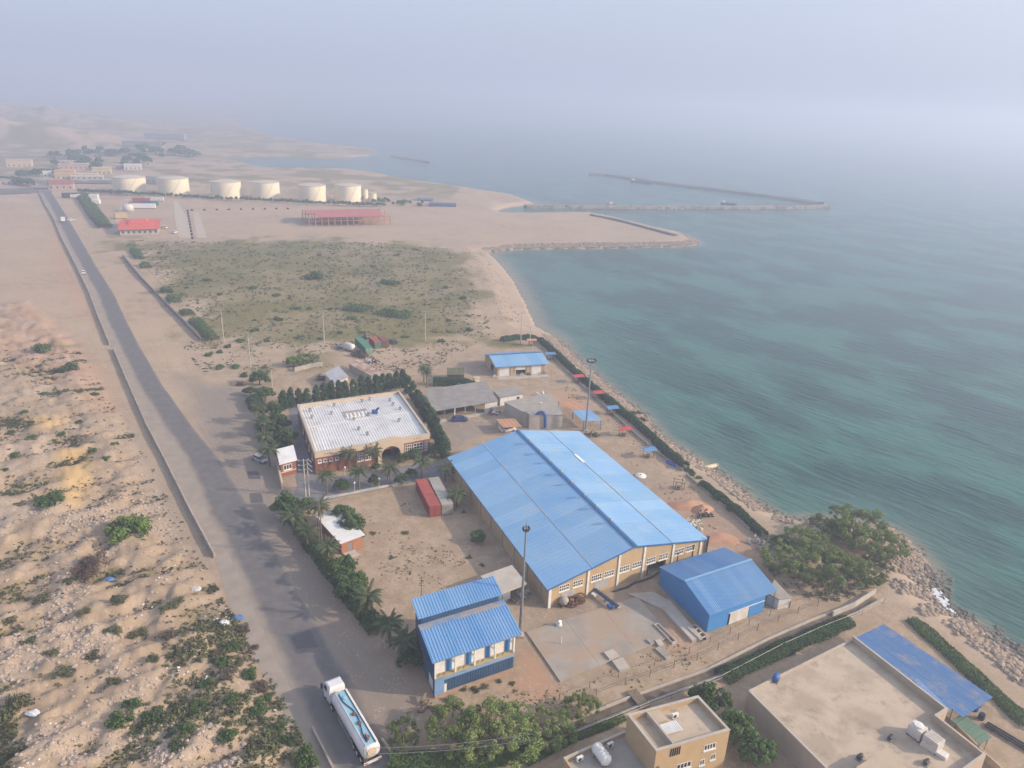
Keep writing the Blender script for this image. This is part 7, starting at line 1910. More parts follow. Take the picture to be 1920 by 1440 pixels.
# ---- separate bushes
def bushes(pts, kind, label, group, smin, smax, zf=0.9):
    for i, p in enumerate(sorted(pts, key=lambda p: p[0] / p[1])):
        s = random.uniform(smin, smax)
        plant(kind, p, s, s * zf * random.uniform(0.8, 1.2), label + ', %s from left' % ordn(i + 1), 'bush', 'bush', group)
for (kind, p, s, lab) in (('bushl', (-72.08, 120.50), 4.6, 'largest bright green bush on the stony ground left of the road'), ('bushd', (-74.26, 108.37), 1, ''), ('bushg', (-96.05, 342.06), 5.2, 'large round dark bush alone in the scrub field'), ('bushg', (-149.10, 219.27), 3.4, 'dark double bush high on the left sand slope'), ('bushg', (-133.26, 206.47), 3.2, 'dark flat bush below the double bush on the left slope'),
                          ('bushg', (-92.23, 130.28), 3.2, 'tall dark bush beside the ochre patch'), ('bushg', (-46.45, 76.75), 2.2, 'bright leafy bush in the lower left scrub'), ('bushg', (-50.15, 75.44), 2.0, 'dark bush left of the bright leafy one, lower left'), ('bush', (-65.06, 76.87), 2.6, 'grey-green bush near the lower left corner'), ('bushg', (-24.40, 71.85), 2.6, 'dark bush against the short wall at the road bottom')):
    if lab: plant(kind, p, s, s * 0.95, lab, 'bush', 'bush')
# burnt-looking dead brush
t = thing('dead_brush', 'heap of dead reddish-brown brush left of the road wall', 'brush heap', (*(-72.62, 108.81), gz(*(-72.62, 108.81))))
rng = np.random.default_rng(77)
C, R = crown_balls(rng, 'bush')
V = leaf_cloud(rng, C * [4.8, 4.2, 2.8], R * 3.4, 4200, 0.14)
link('twigs', cloud_mesh('twigs', V, DEADLEAF), t)
q = MB()
for k in range(60):
    w = random.uniform(0, 6.28); r = random.uniform(0.5, 3.2)
    q.tube((r * math.cos(w), r * math.sin(w), 0), (r * math.cos(w) * 1.2 + random.uniform(-0.5, 0.5), r * math.sin(w) * 1.2, random.uniform(0.6, 1.9)), 0.03, 0.015, 4)
tag(q.build('branch', BARK, t), kind='stuff')
BG1 = 'scrub bushes on the stony ground left of the road'
bushes([(-122.55, 163.46), (-108.75, 161.86), (-97.77, 154.20), (-113.51, 151.47), (-110.32, 142.87), (-125.77, 173.71), (-114.91, 188.04), (-128.65, 187.54), (-114.41, 158.83), (-94.13, 158.02), (-108.55, 168.88), (-91.73, 149.88)], 'bushg', 'low dark bush on the stony ground left of the road', BG1, 0.9, 1.6, 0.8)
bushes([(-76.39, 100.78), (-62.93, 99.66), (-60.78, 93.66), (-55.07, 98.86), (-66.79, 96.31), (-77.73, 94.65), (-71.53, 90.15), (-67.05, 88.11), (-74.10, 105.31), (-54.26, 100.98), (-56.86, 93.56), (-60.54, 87.97), (-63.02, 83.97), (-51.46, 87.42), (-55.46, 82.86)], 'bush', 'low grey-green bush in the lower left scrub', 'grey-green bushes in the lower left scrub', 1.0, 1.8, 0.75)
bushes([(-41.55, 92.14), (-41.60, 83.72), (-33.65, 79.67), (-29.85, 77.06), (-41.18, 74.61), (-41.27, 71.59), (-41.33, 88.07), (-36.65, 86.16), (-32.61, 82.21), (-36.75, 79.98), (-40.74, 78.77), (-27.62, 74.49), (-35.44, 74.49), (-50.32, 78.68)], 'bushg', 'leafy bush crowding the left road edge near the truck', 'leafy bushes at the left road edge', 1.1, 1.9, 0.75)
bushes([(-39.38, 89.34), (-34.40, 84.16), (-42.98, 90.26), (-39.54, 85.44), (-38.38, 92.35), (-51.43, 92.69), (-41.53, 96.50)], 'bushd', 'dry brown bush crowding the left road edge', 'dry bushes at the left road edge', 0.9, 1.6, 0.7)
bushes([(-139.44, 326.50), (-125.15, 303.29), (-186.52, 381.37), (-115.88, 317.68), (-101.58, 305.86), (-82.87, 287.32), (-87.99, 286.42), (-74.63, 288.76), (-62.97, 274.95), (-138.32, 326.73), (-26.38, 281.06), (-66.05, 402.71), (-106.79, 396.04), (-46.14, 372.15), (-32.76, 333.96), (-22.74, 315.86), (-58.23, 420.37), (-73.47, 372.69), (-93.60, 255.71), (-90.45, 270.36), (-76.62, 250.48), (-68.67, 249.15), (-85.91, 244.02), (-94.71, 242.68), (-62.98, 257.20), (-55.44, 258.38), (-39.48, 256.23), (-25.59, 253.18), (-17.03, 267.89), (-143.03, 312.36)], 'bushg', 'dark round bush scattered in the scrub field', 'bushes scattered in the scrub field', 1.3, 2.4, 0.8)
bushes([(-97.39, 230.54), (-90.77, 215.63), (-77.77, 206.85), (-78.03, 217.37), (-81.94, 209.56), (-86.81, 216.17), (-96.93, 236.35), (-99.67, 227.44)], 'bushg', 'dark bush between the road verge and the compound corner', 'bushes at the compound corner', 1.1, 2.0, 0.8)
bushes([(-6.60, 119.48), (-3.93, 117.09), (-8.88, 135.96), (-21.12, 118.33), (-26.17, 126.23), (-19.88, 126.76)], 'bush', 'small low bush in the bare yard beside the warehouse', 'small yard bushes', 0.6, 1.0, 0.6)
bushes([(-5.03, 85.98), (-1.90, 86.39), (0.04, 87.59), (-3.43, 85.55), (2.05, 87.28)], 'bush', 'small low bush before the plant house plinth', 'small bushes before the plant house', 0.5, 0.9, 0.7)
bushes([(44.24, 157.91), (45.12, 156.12), (43.67, 160.05)], 'bushg', 'small dark bush in the gap of the seaside hedge', 'bushes in the hedge gap', 0.9, 1.3, 0.9)
bushes([(35.28, 194.25), (36.83, 191.37), (36.80, 196.38)], 'bush', 'olive bush on the rocks seaward of the hedge', 'olive bushes seaward of the hedge', 1.4, 1.9, 0.8)

# ---------------------------------------------------------------- ground cover nobody could count
def scatter(name, label, cat, poly, n, size, per, mat, hgt_, seed, cond=None):
    rng = np.random.default_rng(seed)
    P = np.array(poly)
    lo, hi = P.min(0), P.max(0)
    X = []
    tot = 0
    while tot < n:
        x = rng.uniform(lo[0], hi[0], 20000); y = rng.uniform(lo[1], hi[1], 20000)
        ok = inside(x, y, poly)
        if cond is not None: ok &= rng.random(20000) < cond(x, y)
        X.append(np.stack([x[ok], y[ok]], 1)); tot += ok.sum()
        if len(X) > 60: break
    X = np.concatenate(X)[:n]
    Z = ground_z(X[:, 0], X[:, 1])
    m = len(X)
    sc = size * (0.5 + rng.random(m) ** 2 * 1.4)
    C = np.repeat(np.stack([X[:, 0], X[:, 1], Z], 1), per, 0)
    S = np.repeat(sc, per)[:, None]
    d = rng.normal(size=(m * per, 3)); d /= np.linalg.norm(d, axis=1)[:, None]; d[:, 2] = np.abs(d[:, 2])
    C = C + d * S * np.array([0.8, 0.8, hgt_]) * rng.random((m * per, 1)) ** 0.4
    nr = d + rng.normal(size=d.shape) * 0.5
    nr /= np.linalg.norm(nr, axis=1)[:, None]
    t = np.cross(nr, rng.normal(size=d.shape)); t /= np.linalg.norm(t, axis=1)[:, None]
    b = np.cross(nr, t)
    q = S * 0.42
    V = np.stack([C - t * q, C - b * q * 0.6, C + t * q, C + b * q * 0.6], 1).reshape(-1, 3)
    o = link(name, cloud_mesh(name, V, mat))
    return tag(o, label, cat, kind='stuff')
cd = lambda s0, a, b: (lambda x, y: sstep(a, b, fbm(x / 6, y / 6, s0, 4)))
scatter('scrub_tufts', 'small grey-green tufts over the stony ground', 'scrub', [(-169.58, 220.05), (-139.82, 224.37), (-90.06, 161.42), (-54.29, 113.15), (-41.95, 96.47), (-24.13, 70.88), (-23.83, 66.22), (-74.71, 63.59)], 8200, 0.34, 9, LEAF_SCRUB, 0.55, 301, lambda x, y: (1 - sstep(0.45, 0.7, dune_ridge(x, y))) * sstep(0.36, 0.6, fbm(x / 18, y / 18, 71, 4)))
scatter('dense_scrub', 'dense low green scrub at the left road edge', 'scrub', [(-54.26, 100.98), (-47.52, 104.31), (-23.55, 72.57), (-23.83, 66.22), (-45.53, 65.10), (-50.55, 79.15)], 2300, 0.42, 9, LEAF_SCRUB, 0.6, 302, cd(77, 0.4, 0.75))
scatter('dry_scrub', 'dry brown weeds among the stony ground', 'weeds', [(-169.58, 220.05), (-139.82, 224.37), (-90.06, 161.42), (-54.29, 113.15), (-41.95, 96.47), (-24.13, 70.88), (-23.83, 66.22), (-74.71, 63.59)], 4600, 0.3, 7, LEAF_DRY, 0.5, 303, lambda x, y: (1 - sstep(0.5, 0.85, dune_ridge(x, y))) * 0.8 + 0.05)
scatter('field_tufts', 'small dark shrubs peppering the scrub field', 'scrub', FIELD, 6500, 0.6, 6, LEAF_SCRUB, 0.5, 304, cd(81, 0.32, 0.6))
scatter('verge_weeds', 'weeds on the dirt between road, compound and field', 'weeds', [(-115.48, 239.53), (-92.95, 242.95), (-60.80, 247.83), (-12.27, 255.21), (-27.13, 219.27), (-57.75, 220.14), (-78.83, 212.35), (-81.76, 194.16)], 1100, 0.42, 6, LEAF_SCRUB, 0.45, 305, cd(83, 0.4, 0.8))
scatter('yard_weeds', 'weeds in the bare yard and along its edges', 'weeds', [(-33.18, 133.82), (-21.95, 140.40), (-5.32, 115.29), (-13.69, 103.88), (-19.49, 100.68), (-30.72, 118.44)], 420, 0.2, 6, LEAF_DRY, 0.35, 306, cd(85, 0.35, 0.9))
scatter('yard_weeds', 'weeds on the dirt below the plant house and along the channel', 'weeds', [(-18.29, 85.16), (-10.13, 82.56), (2.06, 86.42), (10.00, 86.91), (28.10, 98.66), (33.14, 94.03), (12.87, 82.93), (5.18, 82.47), (-9.20, 75.09), (-13.45, 74.85)], 420, 0.2, 6, LEAF_SCRUB, 0.35, 307, cd(87, 0.35, 0.9))
scatter('headland_undergrowth', 'dark undergrowth beneath the headland acacias', 'undergrowth', [(54.42, 133.00), (59.14, 127.51), (81.24, 131.23), (77.53, 123.46), (68.65, 115.18), (58.97, 110.57), (52.19, 113.16), (49.78, 121.29)], 900, 0.4, 8, LEAF_SCRUB, 0.6, 308, cd(89, 0.35, 0.7))
scatter('promenade_weeds', 'sparse weeds on the promenade ground', 'weeds', [(12.05, 229.67), (17.10, 225.20), (49.88, 132.62), (49.27, 123.02), (42.00, 131.96), (20.74, 183.33)], 350, 0.25, 5, LEAF_SCRUB, 0.4, 309, cd(91, 0.35, 0.9))

# ---------------------------------------------------------------- boulders along the shore
def rock_mesh(seed):
    rr = random.Random(seed)
    q = MB()
    n = 6
    pts = [(0, 0, 0.75 + rr.uniform(-0.1, 0.15))]
    for j, (r, z) in enumerate(((0.62, 0.55), (1.0, 0.12), (0.75, -0.35))):
        for k in range(n):
            w = 6.283 * (k + 0.5 * (j % 2)) / n
            f = rr.uniform(0.75, 1.2)
            pts.append((r * f * math.cos(w), r * f * math.sin(w) * 0.85, z + rr.uniform(-0.12, 0.12)))
    fs = [(0, 1 + k, 1 + (k + 1) % n) for k in range(n)]
    for j in range(2):
        for k in range(n):
            a, b, c, d = 1 + j * n + k, 1 + (j + 1) * n + k, 1 + (j + 1) * n + (k + 1) % n, 1 + j * n + (k + 1) % n
            fs += [(a, b, c), (a, c, d)]
    return np.array(pts), np.array(fs)
ROCKS = [rock_mesh(k) for k in range(8)]
def rock_field(name, label, cat, X, Z, S, mat, seed, parent=None, flat=0.75):
    rng = np.random.default_rng(seed)
    Vs, Fs, n0 = [], [], 0
    for i in range(len(X)):
        p, f = ROCKS[rng.integers(8)]
        w = rng.random() * 6.283
        c, s = math.cos(w), math.sin(w)
        k = S[i] * np.array([1, 0.8 + 0.4 * rng.random(), flat * (0.7 + 0.6 * rng.random())])
        q = p * k
        Vs.append(np.stack([q[:, 0] * c - q[:, 1] * s + X[i, 0], q[:, 0] * s + q[:, 1] * c + X[i, 1], q[:, 2] + Z[i]], 1))
        Fs.append(f + n0); n0 += len(p)
    o = link(name, np_mesh(name, np.concatenate(Vs), np.concatenate(Fs), mat))
    return tag(o, label, cat, kind='stuff')
ROCKM = M('pale_boulder', (0.35, 0.27, 0.205), (0.25, 0.195, 0.15), 0.9, 0.95, bmp=0.4, bscale=4)
WETROCK = M('wet_dark_boulder', (0.10, 0.088, 0.075), (0.15, 0.125, 0.10), 0.9, 0.7, bmp=0.4, bscale=4)
def along(pl, n, lo, hi, seed):
    rng = np.random.default_rng(seed)
    P = np.array(pl)
    seg = np.hypot(*(P[1:] - P[:-1]).T)
    cs = np.concatenate([[0], np.cumsum(seg)])
    s = rng.random(n) * cs[-1]
    i = np.clip(np.searchsorted(cs, s) - 1, 0, len(seg) - 1)
    b = P[i] + (P[i + 1] - P[i]) * ((s - cs[i]) / seg[i])[:, None]
    D = ((P[1:] - P[:-1]) / seg[:, None])[i]
    o = lo + (hi - lo) * rng.random(n)
    return b + np.stack([-D[:, 1], D[:, 0]], 1) * o[:, None], o, rng
shore1 = COAST[0:27]                     # headland and promenade rocks, south to north; land lies on the left of the line
X, o_, rg = along(shore1, 4600, 0.3, 6.0, 1)
Z = np.maximum(ground_z(X[:, 0], X[:, 1]), SEA)
rock_field('shore_boulders', 'pale boulders heaped along the shore below the hedge', 'boulders', X, Z - 0.05, 0.28 + 0.45 * rg.random(len(X)) ** 2, ROCKM, 2)
X, o_, rg = along(shore1, 2600, -2.6, 1.6, 3)
Z = np.maximum(ground_z(X[:, 0], X[:, 1]), SEA - 0.25)
rock_field('wet_boulders', 'dark wet boulders at the waterline', 'boulders', X, Z, 0.25 + 0.45 * rg.random(len(X)) ** 2, WETROCK, 4)
X, o_, rg = along(COAST[0:14], 900, 0.5, 8.0, 5)
Z = np.maximum(ground_z(X[:, 0], X[:, 1]), SEA)
rock_field('headland_boulders', 'large pale boulders armouring the headland', 'boulders', X, Z, 0.4 + 0.5 * rg.random(len(X)) ** 2, ROCKM, 6)
X, o_, rg = along(COAST[0:9], 900, -4.0, 2.2, 7)
Z = np.maximum(ground_z(X[:, 0], X[:, 1]), SEA - 0.2)
rock_field('wet_boulders', 'dark wet rocks running out from the headland', 'boulders', X, Z, 0.3 + 0.5 * rg.random(len(X)) ** 2, WETROCK, 8)
X, o_, rg = along(COAST[31:39], 2200, 0.0, 6.0, 9)
Z = np.maximum(ground_z(X[:, 0], X[:, 1]), SEA)
rock_field('pier_boulders', 'pale rock armour along the reclaimed pier', 'boulders', X, Z - 0.1, 0.5 + 0.6 * rg.random(len(X)) ** 2, ROCKM, 10)
X, o_, rg = along(COAST[38:43], 700, 0.0, 4.0, 11)
Z = np.maximum(ground_z(X[:, 0], X[:, 1]), SEA)
rock_field('pier_boulders', 'rock armour along the far side of the reclaimed pier', 'boulders', X, Z - 0.1, 0.5 + 0.6 * rg.random(len(X)) ** 2, ROCKM, 12)
X, o_, rg = along(BEACH, 1500, 5.0, 30.0, 13)
rock_field('beach_stones', 'loose pale stones on the ground behind the beach', 'stones', X, ground_z(X[:, 0], X[:, 1]), 0.12 + 0.4 * rg.random(len(X)) ** 3, ROCKM, 14)
# rubble over the stony ground
P = np.array(DUNES)
rg = np.random.default_rng(31)
x, y = rg.uniform(-95, -25, 60000), rg.uniform(62, 240, 60000)
ok = (sdist(x, y, DUNES) > 1) & (rg.random(60000) < sstep(0.46, 0.64, fbm(x / 9, y / 9, 91, 3)) * sstep(0.5, 0.8, dune_ridge(x, y)) + 0.04)
X = np.stack([x[ok], y[ok]], 1)[:9000]
rock_field('rubble', 'pale broken stones strewn over the ground left of the road', 'rubble', X, ground_z(X[:, 0], X[:, 1]), 0.09 + 0.36 * rg.random(len(X)) ** 3, M('pale_rubble', (0.42, 0.34, 0.28), (0.34, 0.27, 0.22), 1.2, 0.95), 32)
rg = np.random.default_rng(33)
x, y = rg.uniform(-60, -22, 8000), rg.uniform(64, 130, 8000)
ok = (sdist(x, y, DUNES) > 0.5) & (fbm(x / 5, y / 5, 95, 3) > 0.62)
X = np.stack([x[ok], y[ok]], 1)[:160]
rock_field('litter', 'scattered white and pale litter beside the road', 'litter', X, ground_z(X[:, 0], X[:, 1]) + 0.05, 0.08 + 0.2 * rg.random(len(X)) ** 2, WHITE, 34, flat=0.4)
for (p, lab, c) in (((-62.71, 76.72), 'white plastic sheet litter in the lower left scrub', (0.6, 0.6, 0.62)), ((-62.69, 84.74), 'dark rubbish bag lump in the lower left scrub', (0.03, 0.03, 0.04)), ((-44.78, 97.58), 'white rubbish scrap near the left road edge', (0.7, 0.7, 0.7)), ((-68.84, 107.54), 'blue rubbish scrap beside the dead brush heap', (0.10, 0.2, 0.42)), ((-43.14, 99.29), 'small blue rubbish scrap at the left road edge', (0.08, 0.2, 0.45)), ((-52.72, 105.41), 'grey-white spilled powder heap near the road wall end', (0.5, 0.48, 0.46))):
    rr = random.Random(lab)
    q = MB()
    n = 9
    pts = [(0, 0, 0.35)]
    for r, z in ((0.5, 0.28), (0.95, 0.04)):
        for k in range(n): pts.append((r * rr.uniform(0.7, 1.4) * math.cos(6.283 * k / n), r * rr.uniform(0.6, 1.0) * math.sin(6.283 * k / n), z + rr.uniform(-0.02, 0.12)))
    q.add(pts, [(0, 1 + k, 1 + (k + 1) % n) for k in range(n)] + [(1 + k, 1 + n + k, 1 + n + (k + 1) % n, 1 + (k + 1) % n) for k in range(n)])
    o = q.build('rubbish', M('rubbish_' + lab.split()[0] + str(len(lab)), c, None, 2, 0.8))
    o.location = (p[0], p[1], gz(*p) + 0.02)
    tag(o, lab, 'rubbish')
# surf foam at the headland
rg = np.random.default_rng(41)
pl = [(81.30, 119.85), (81.04, 117.37), (80.62, 114.64), (80.29, 111.42)]
X, o_, rg = along(pl, 1500, -2.6, 2.2, 42)
n = len(X)
pts = []
s = 0.1 + 0.34 * rg.random(n) ** 2
w = rg.random(n) * 6.28
V = []
for k in range(5):
    a = w + 6.283 * k / 5
    V.append(np.stack([X[:, 0] + s * np.cos(a) * 1.3, X[:, 1] + s * np.sin(a), np.full(n, SEA + 0.05) + 0.12 * rg.random(n)], 1))
V = np.stack(V, 1).reshape(-1, 3)
tag(link('sea_foam', np_mesh('sea_foam', V, np.arange(len(V)).reshape(-1, 5), M('foam', (0.75, 0.77, 0.78), None, 2, 0.9))), 'white surf breaking on the headland rocks', 'foam', kind='stuff')

# ---------------------------------------------------------------- breakwaters
BWM = M('breakwater_rock', (0.27, 0.22, 0.175), (0.20, 0.165, 0.135), 0.4, 0.95)
def breakwater(label, pl, w, ht, seed, n_rocks, mat):
    P = np.array(pl)
    D = []
    for a, b in zip(P[:-1], P[1:]):
        m = max(2, int(np.hypot(*(b - a)) / 6))
        D += [a + (b - a) * k / m for k in range(m)]
    D.append(P[-1])
    D = np.array(D)
    T = np.gradient(D, axis=0); T /= np.linalg.norm(T, axis=1)[:, None]
    Nn = np.stack([-T[:, 1], T[:, 0]], 1)
    rg = np.random.default_rng(seed)
    prof = [(-w / 2 - 3.5, SEA - 2), (-w / 2, ht * 0.4), (-w / 2 + 1.5, ht), (w / 2 - 1.5, ht), (w / 2, ht * 0.4), (w / 2 + 3.5, SEA - 2)]
    V = []
    for o, z in prof:
        j = rg.normal(size=len(D)) * 0.5
        V.append(np.stack([D[:, 0] + Nn[:, 0] * (o + j), D[:, 1] + Nn[:, 1] * (o + j), np.full(len(D), z) + rg.normal(size=len(D)) * 0.12], 1))
    V = np.stack(V, 1)
    m = len(prof)
    i = np.arange(len(D) * m).reshape(len(D), m)
    F_ = np.stack([i[:-1, :-1], i[:-1, 1:], i[1:, 1:], i[1:, :-1]], -1).reshape(-1, 4)
    V = V.reshape(-1, 3)
    o = link('breakwater', np_mesh('breakwater', V, F_, mat))
    tag(o, kind='structure')
    X, of, rg = along(pl, n_rocks, -w / 2 - 2.5, w / 2 + 2.5, seed + 1)
    Z = np.where(np.abs(of) > w / 2, SEA + (w / 2 + 2.8 - np.abs(of)) * 0.9, ht - 0.4)
    rock_field('breakwater_rocks', label, 'boulders', X, Z, 0.45 + 0.6 * rg.random(n_rocks) ** 2, ROCKM if mat is ROCKM else mat, seed + 2)
breakwater('pale rocks of the near breakwater running out to sea', [(4.46, 648.27), (58.46, 663.73), (159.11, 695.34), (259.20, 730.35), (305.59, 754.69)], 6.0, -0.5, 51, 1500, BWM)
breakwater('grey rocks of the outer breakwater arm behind the near one', [(308.00, 780.99), (251.91, 850.86), (176.31, 916.92), (113.35, 1006.38), (88.35, 1009.32)], 13.0, -0.6, 61, 900, M('grey_breakwater', (0.17, 0.155, 0.14), (0.13, 0.12, 0.11), 0.3, 0.95))
breakwater('faint far breakwater near the horizon', [(-196.99, 1163.37), (-167.07, 1124.86), (-134.33, 1081.37)], 5.0, -1.6, 71, 40, ROCKM)
for (a, b, lab) in (((134.12, 936.66), (155.99, 914.04), 'dark moored barge along the outer breakwater'), ((195.75, 740.04), (211.26, 741.53), 'dark moored barge behind the near breakwater'), ((79.59, 686.06), (87.18, 688.78), 'small dark boat behind the near breakwater root')):
    L = math.hypot(b[0] - a[0], b[1] - a[1])
    t = thing('barge', lab, 'barge', ((a[0] + b[0]) / 2, (a[1] + b[1]) / 2, SEA), rz=math.atan2(b[1] - a[1], b[0] - a[0]))
    MB().hexa([(-L / 2 + 1, -1.6, -0.5), (L / 2 - 1.5, -1.6, -0.5), (L / 2 - 1.5, 1.6, -0.5), (-L / 2 + 1, 1.6, -0.5), (-L / 2, -2.2, 1.6), (L / 2, -2.2, 1.6), (L / 2, 2.2, 1.6), (-L / 2, 2.2, 1.6)]).build('hull', DSTEEL, t)
    MB().box(-L / 2 + 1, -L / 2 + 4, -1.4, 1.4, 1.6, 3.6).build('wheelhouse', DIRTYWHITE, t)
    MB().tube((0, 0, 1.6), (0, 0, 5.5), 0.12, 0.08, 6).build('mast', STEEL, t)
# dark edging wall on the pier's far side
poly_wall('quay_wall', 'dark quay wall along the far slanting edge of the pier', [(56.77, 599.62), (76.21, 576.90), (93.51, 543.03), (108.65, 514.83)], 1.2, 3.0, M('dark_quay', (0.14, 0.125, 0.115), None, 0.3, 0.95), pitch=12)

# ---------------------------------------------------------------- storage tanks
TANKM = M('cream_tank', (0.76, 0.67, 0.49), (0.70, 0.61, 0.44), 0.06, 0.7)
TROOF = M('tank_roof', (0.50, 0.445, 0.36), (0.44, 0.39, 0.31), 0.08, 0.8)
def storage_tank(label, c, d, h, big=True):
    t = thing('storage_tank', label, 'storage tank', c, 'cream storage tanks on the plain')
    r = d / 2
    n = 40 if big else 20
    MB().lathe([(r, 0), (r, h)], (0, 0, 0), n).build('shell', TANKM, t, False)
    MB().lathe([(r + 0.12, h - 0.3), (r + 0.12, h + 0.05), (r * 0.99, h + 0.06), (r * 0.5, h + d * 0.045), (0.05, h + d * 0.06)], (0, 0, 0), n).build('roof', TROOF, t)
    if big:
        q = MB()
        for k in range(12):
            w0, w1 = -1.35 + k * 0.06, -1.35 + (k + 1) * 0.06
            q.tube(((r + 0.15) * math.cos(w0), (r + 0.15) * math.sin(w0), h * k / 12), ((r + 0.15) * math.cos(w1), (r + 0.15) * math.sin(w1), h * (k + 1) / 12), 0.08, 0.08, 4)
        q.build('stairway', STEEL, t)
        for zz in (h * 0.33, h * 0.66): MB().lathe([(r + 0.02, zz), (r + 0.1, zz + 0.05), (r + 0.1, zz + 0.2), (r + 0.02, zz + 0.25)], (0, 0, 0), n).build('wind_girder', TANKM, t)
    return t
names = ('leftmost', 'second from left', 'third from left', 'fourth from left', 'fifth from left', 'sixth from left')
for i, (a, b, yb) in enumerate((((-329.59, 605.37), (-306.59, 614.72), 0), ((-292.89, 605.02), (-270.85, 613.77), 0), ((-248.53, 600.42), (-226.42, 608.89), 0), ((-218.06, 608.48), (-197.60, 616.28), 0), ((-178.26, 602.26), (-157.91, 609.76), 0), ((-151.56, 612.10), (-131.39, 619.54), 0))):
    d = math.hypot(b[0] - a[0], b[1] - a[1])
    storage_tank('%s large cream storage tank' % names[i], ((a[0] + b[0]) / 2, (a[1] + b[1]) / 2 + 0.15 * d), d, (12.0, 13.0, 12.7, 12.9, 12.8, 13.0)[i])
storage_tank('small cream tank right behind the large tanks', (-132.0, 640.0), 5.6, 7.8, False)
storage_tank('small cream tank at the right end of the tank row', (-121.9, 622.0), 6.6, 7.2, False)
# ---------------------------------------------------------------- red-roofed sheds on the reclaimed ground
q4 = [(-137.11, 484.56), (-87.30, 507.78), (-91.63, 520.44), (-142.45, 503.20)]
O = q4[0]
t = thing('steel_shed', 'long open steel shed with red roof and orange columns', 'shed', O)
F, la, lb = frame(O, q4[1], (O[0] - 6.5, O[1] + 15.0))
ORS = M('orange_primer', (0.50, 0.19, 0.07), None, 0.5, 0.7)
PINKRED = M('faded_red_roof', (0.42, 0.13, 0.12), (0.38, 0.115, 0.105), 0.1, 0.6, rand=0.05)
n = 14
for k in range(n):
    a = 0.5 + k * (la - 1) / (n - 1)
    for b in (0.4, lb, 2 * lb - 0.4): MB(F).box(a - 0.22, a + 0.22, b - 0.22, b + 0.22, 0, 5.6 if b != lb else 7.6).build('column', ORS, t)
for b in (0.4, 2 * lb - 0.4): MB(F).box(0.3, la - 0.3, b - 0.15, b + 0.15, 3.3, 3.6).build('tie_beam', ORS, t)
for b in (0.4, 2 * lb - 0.4): MB(F).box(0.0, la, b - 0.2, b + 0.2, 5.601, 5.9).build('eaves_beam', ORS, t)
sheets(t, F, (6, lb, 8.3), (la - 5, lb, 8.3), (6, -0.6, 6.0), 14, 1, PINKRED, rib=1.5)
sheets(t, F, (0, lb, 8.3), (la, lb, 8.3), (0, 2 * lb + 0.6, 6.0), 15, 1, PINKRED, rib=1.5)
sheets(t, F, (0, lb, 8.3), (6, lb, 8.3), (0, lb * 0.5, 7.2), 2, 1, PINKRED, rib=1.5)
q4 = [(-230.11, 424.70), (-211.10, 434.03), (-227.00, 466.97), (-245.81, 461.09)]
O = q4[0]
F, la, lb = frame(O, q4[1], q4[3])
t = thing('red_roofed_building', 'low pale building with bright red roof beside the dirt track', 'building', O)
MB(F).box(0.6, la - 0.6, 0.8, lb - 0.8, 0, 3.4).build('wall', LCONC, t)
RR = M('bright_red_roof', (0.56, 0.10, 0.06), (0.52, 0.095, 0.055), 0.1, 0.6, rand=0.04)
sheets(t, F, (-0.5, lb / 2, 5.4), (la + 0.5, lb / 2, 5.4), (-0.5, -0.5, 3.3), 8, 1, RR, rib=1.4)
sheets(t, F, (-0.5, lb / 2, 5.4), (la + 0.5, lb / 2, 5.4), (-0.5, lb + 0.5, 3.3), 8, 1, RR, rib=1.4)
MB(F).hexa([(la * 0.22, lb * 0.28, 4.5), (la * 0.72, lb * 0.28, 4.5), (la * 0.72, lb * 0.7, 4.9), (la * 0.22, lb * 0.7, 4.9), (la * 0.22, lb * 0.28, 5.6), (la * 0.72, lb * 0.28, 5.6), (la * 0.66, lb * 0.5, 6.6), (la * 0.26, lb * 0.5, 6.6)]).build('raised_roof', RR, t)
for k in range(7):
    s = 1.6 + k * (la - 4) / 6
    q = MB(F); pbox(q, PF(0.8), s, s + 1.1, 1.0, 2.3, 0.003, 0.08); q.build('window', GLASS, t)
# ditch culvert with posts on the ramp
t = thing('ramp_fence', 'dark posts and pipe between the two pale ramps', 'fence', (-233.17, 524.52))
O = (-233.17, 524.52)
for k in range(10):
    p = lerp2((-233.17, 524.52), (-187.86, 424.91), k / 9)
    MB().box(p[0] - O[0] - 0.5, p[0] - O[0] + 0.5, p[1] - O[1] - 0.5, p[1] - O[1] + 0.5, 0, 1.4).build('post', DSTEEL, t)
for k in range(9):
    p = lerp2((-232.59, 530.25), (-173.03, 559.18), k / 8)
    t = thing('marker_block', '%s dark marker block from the left on the reclaimed ground' % ordn(k + 1), 'block', p, 'marker blocks on the reclaimed ground')
    MB().box(-0.7, 0.7, -0.7, 0.7, 0, 0.9).build('base', DSTEEL, t)
    MB().tube((0, 0, 0.9), (0, 0, 1.8), 0.15, 0.1, 6).build('stub', DSTEEL, t)
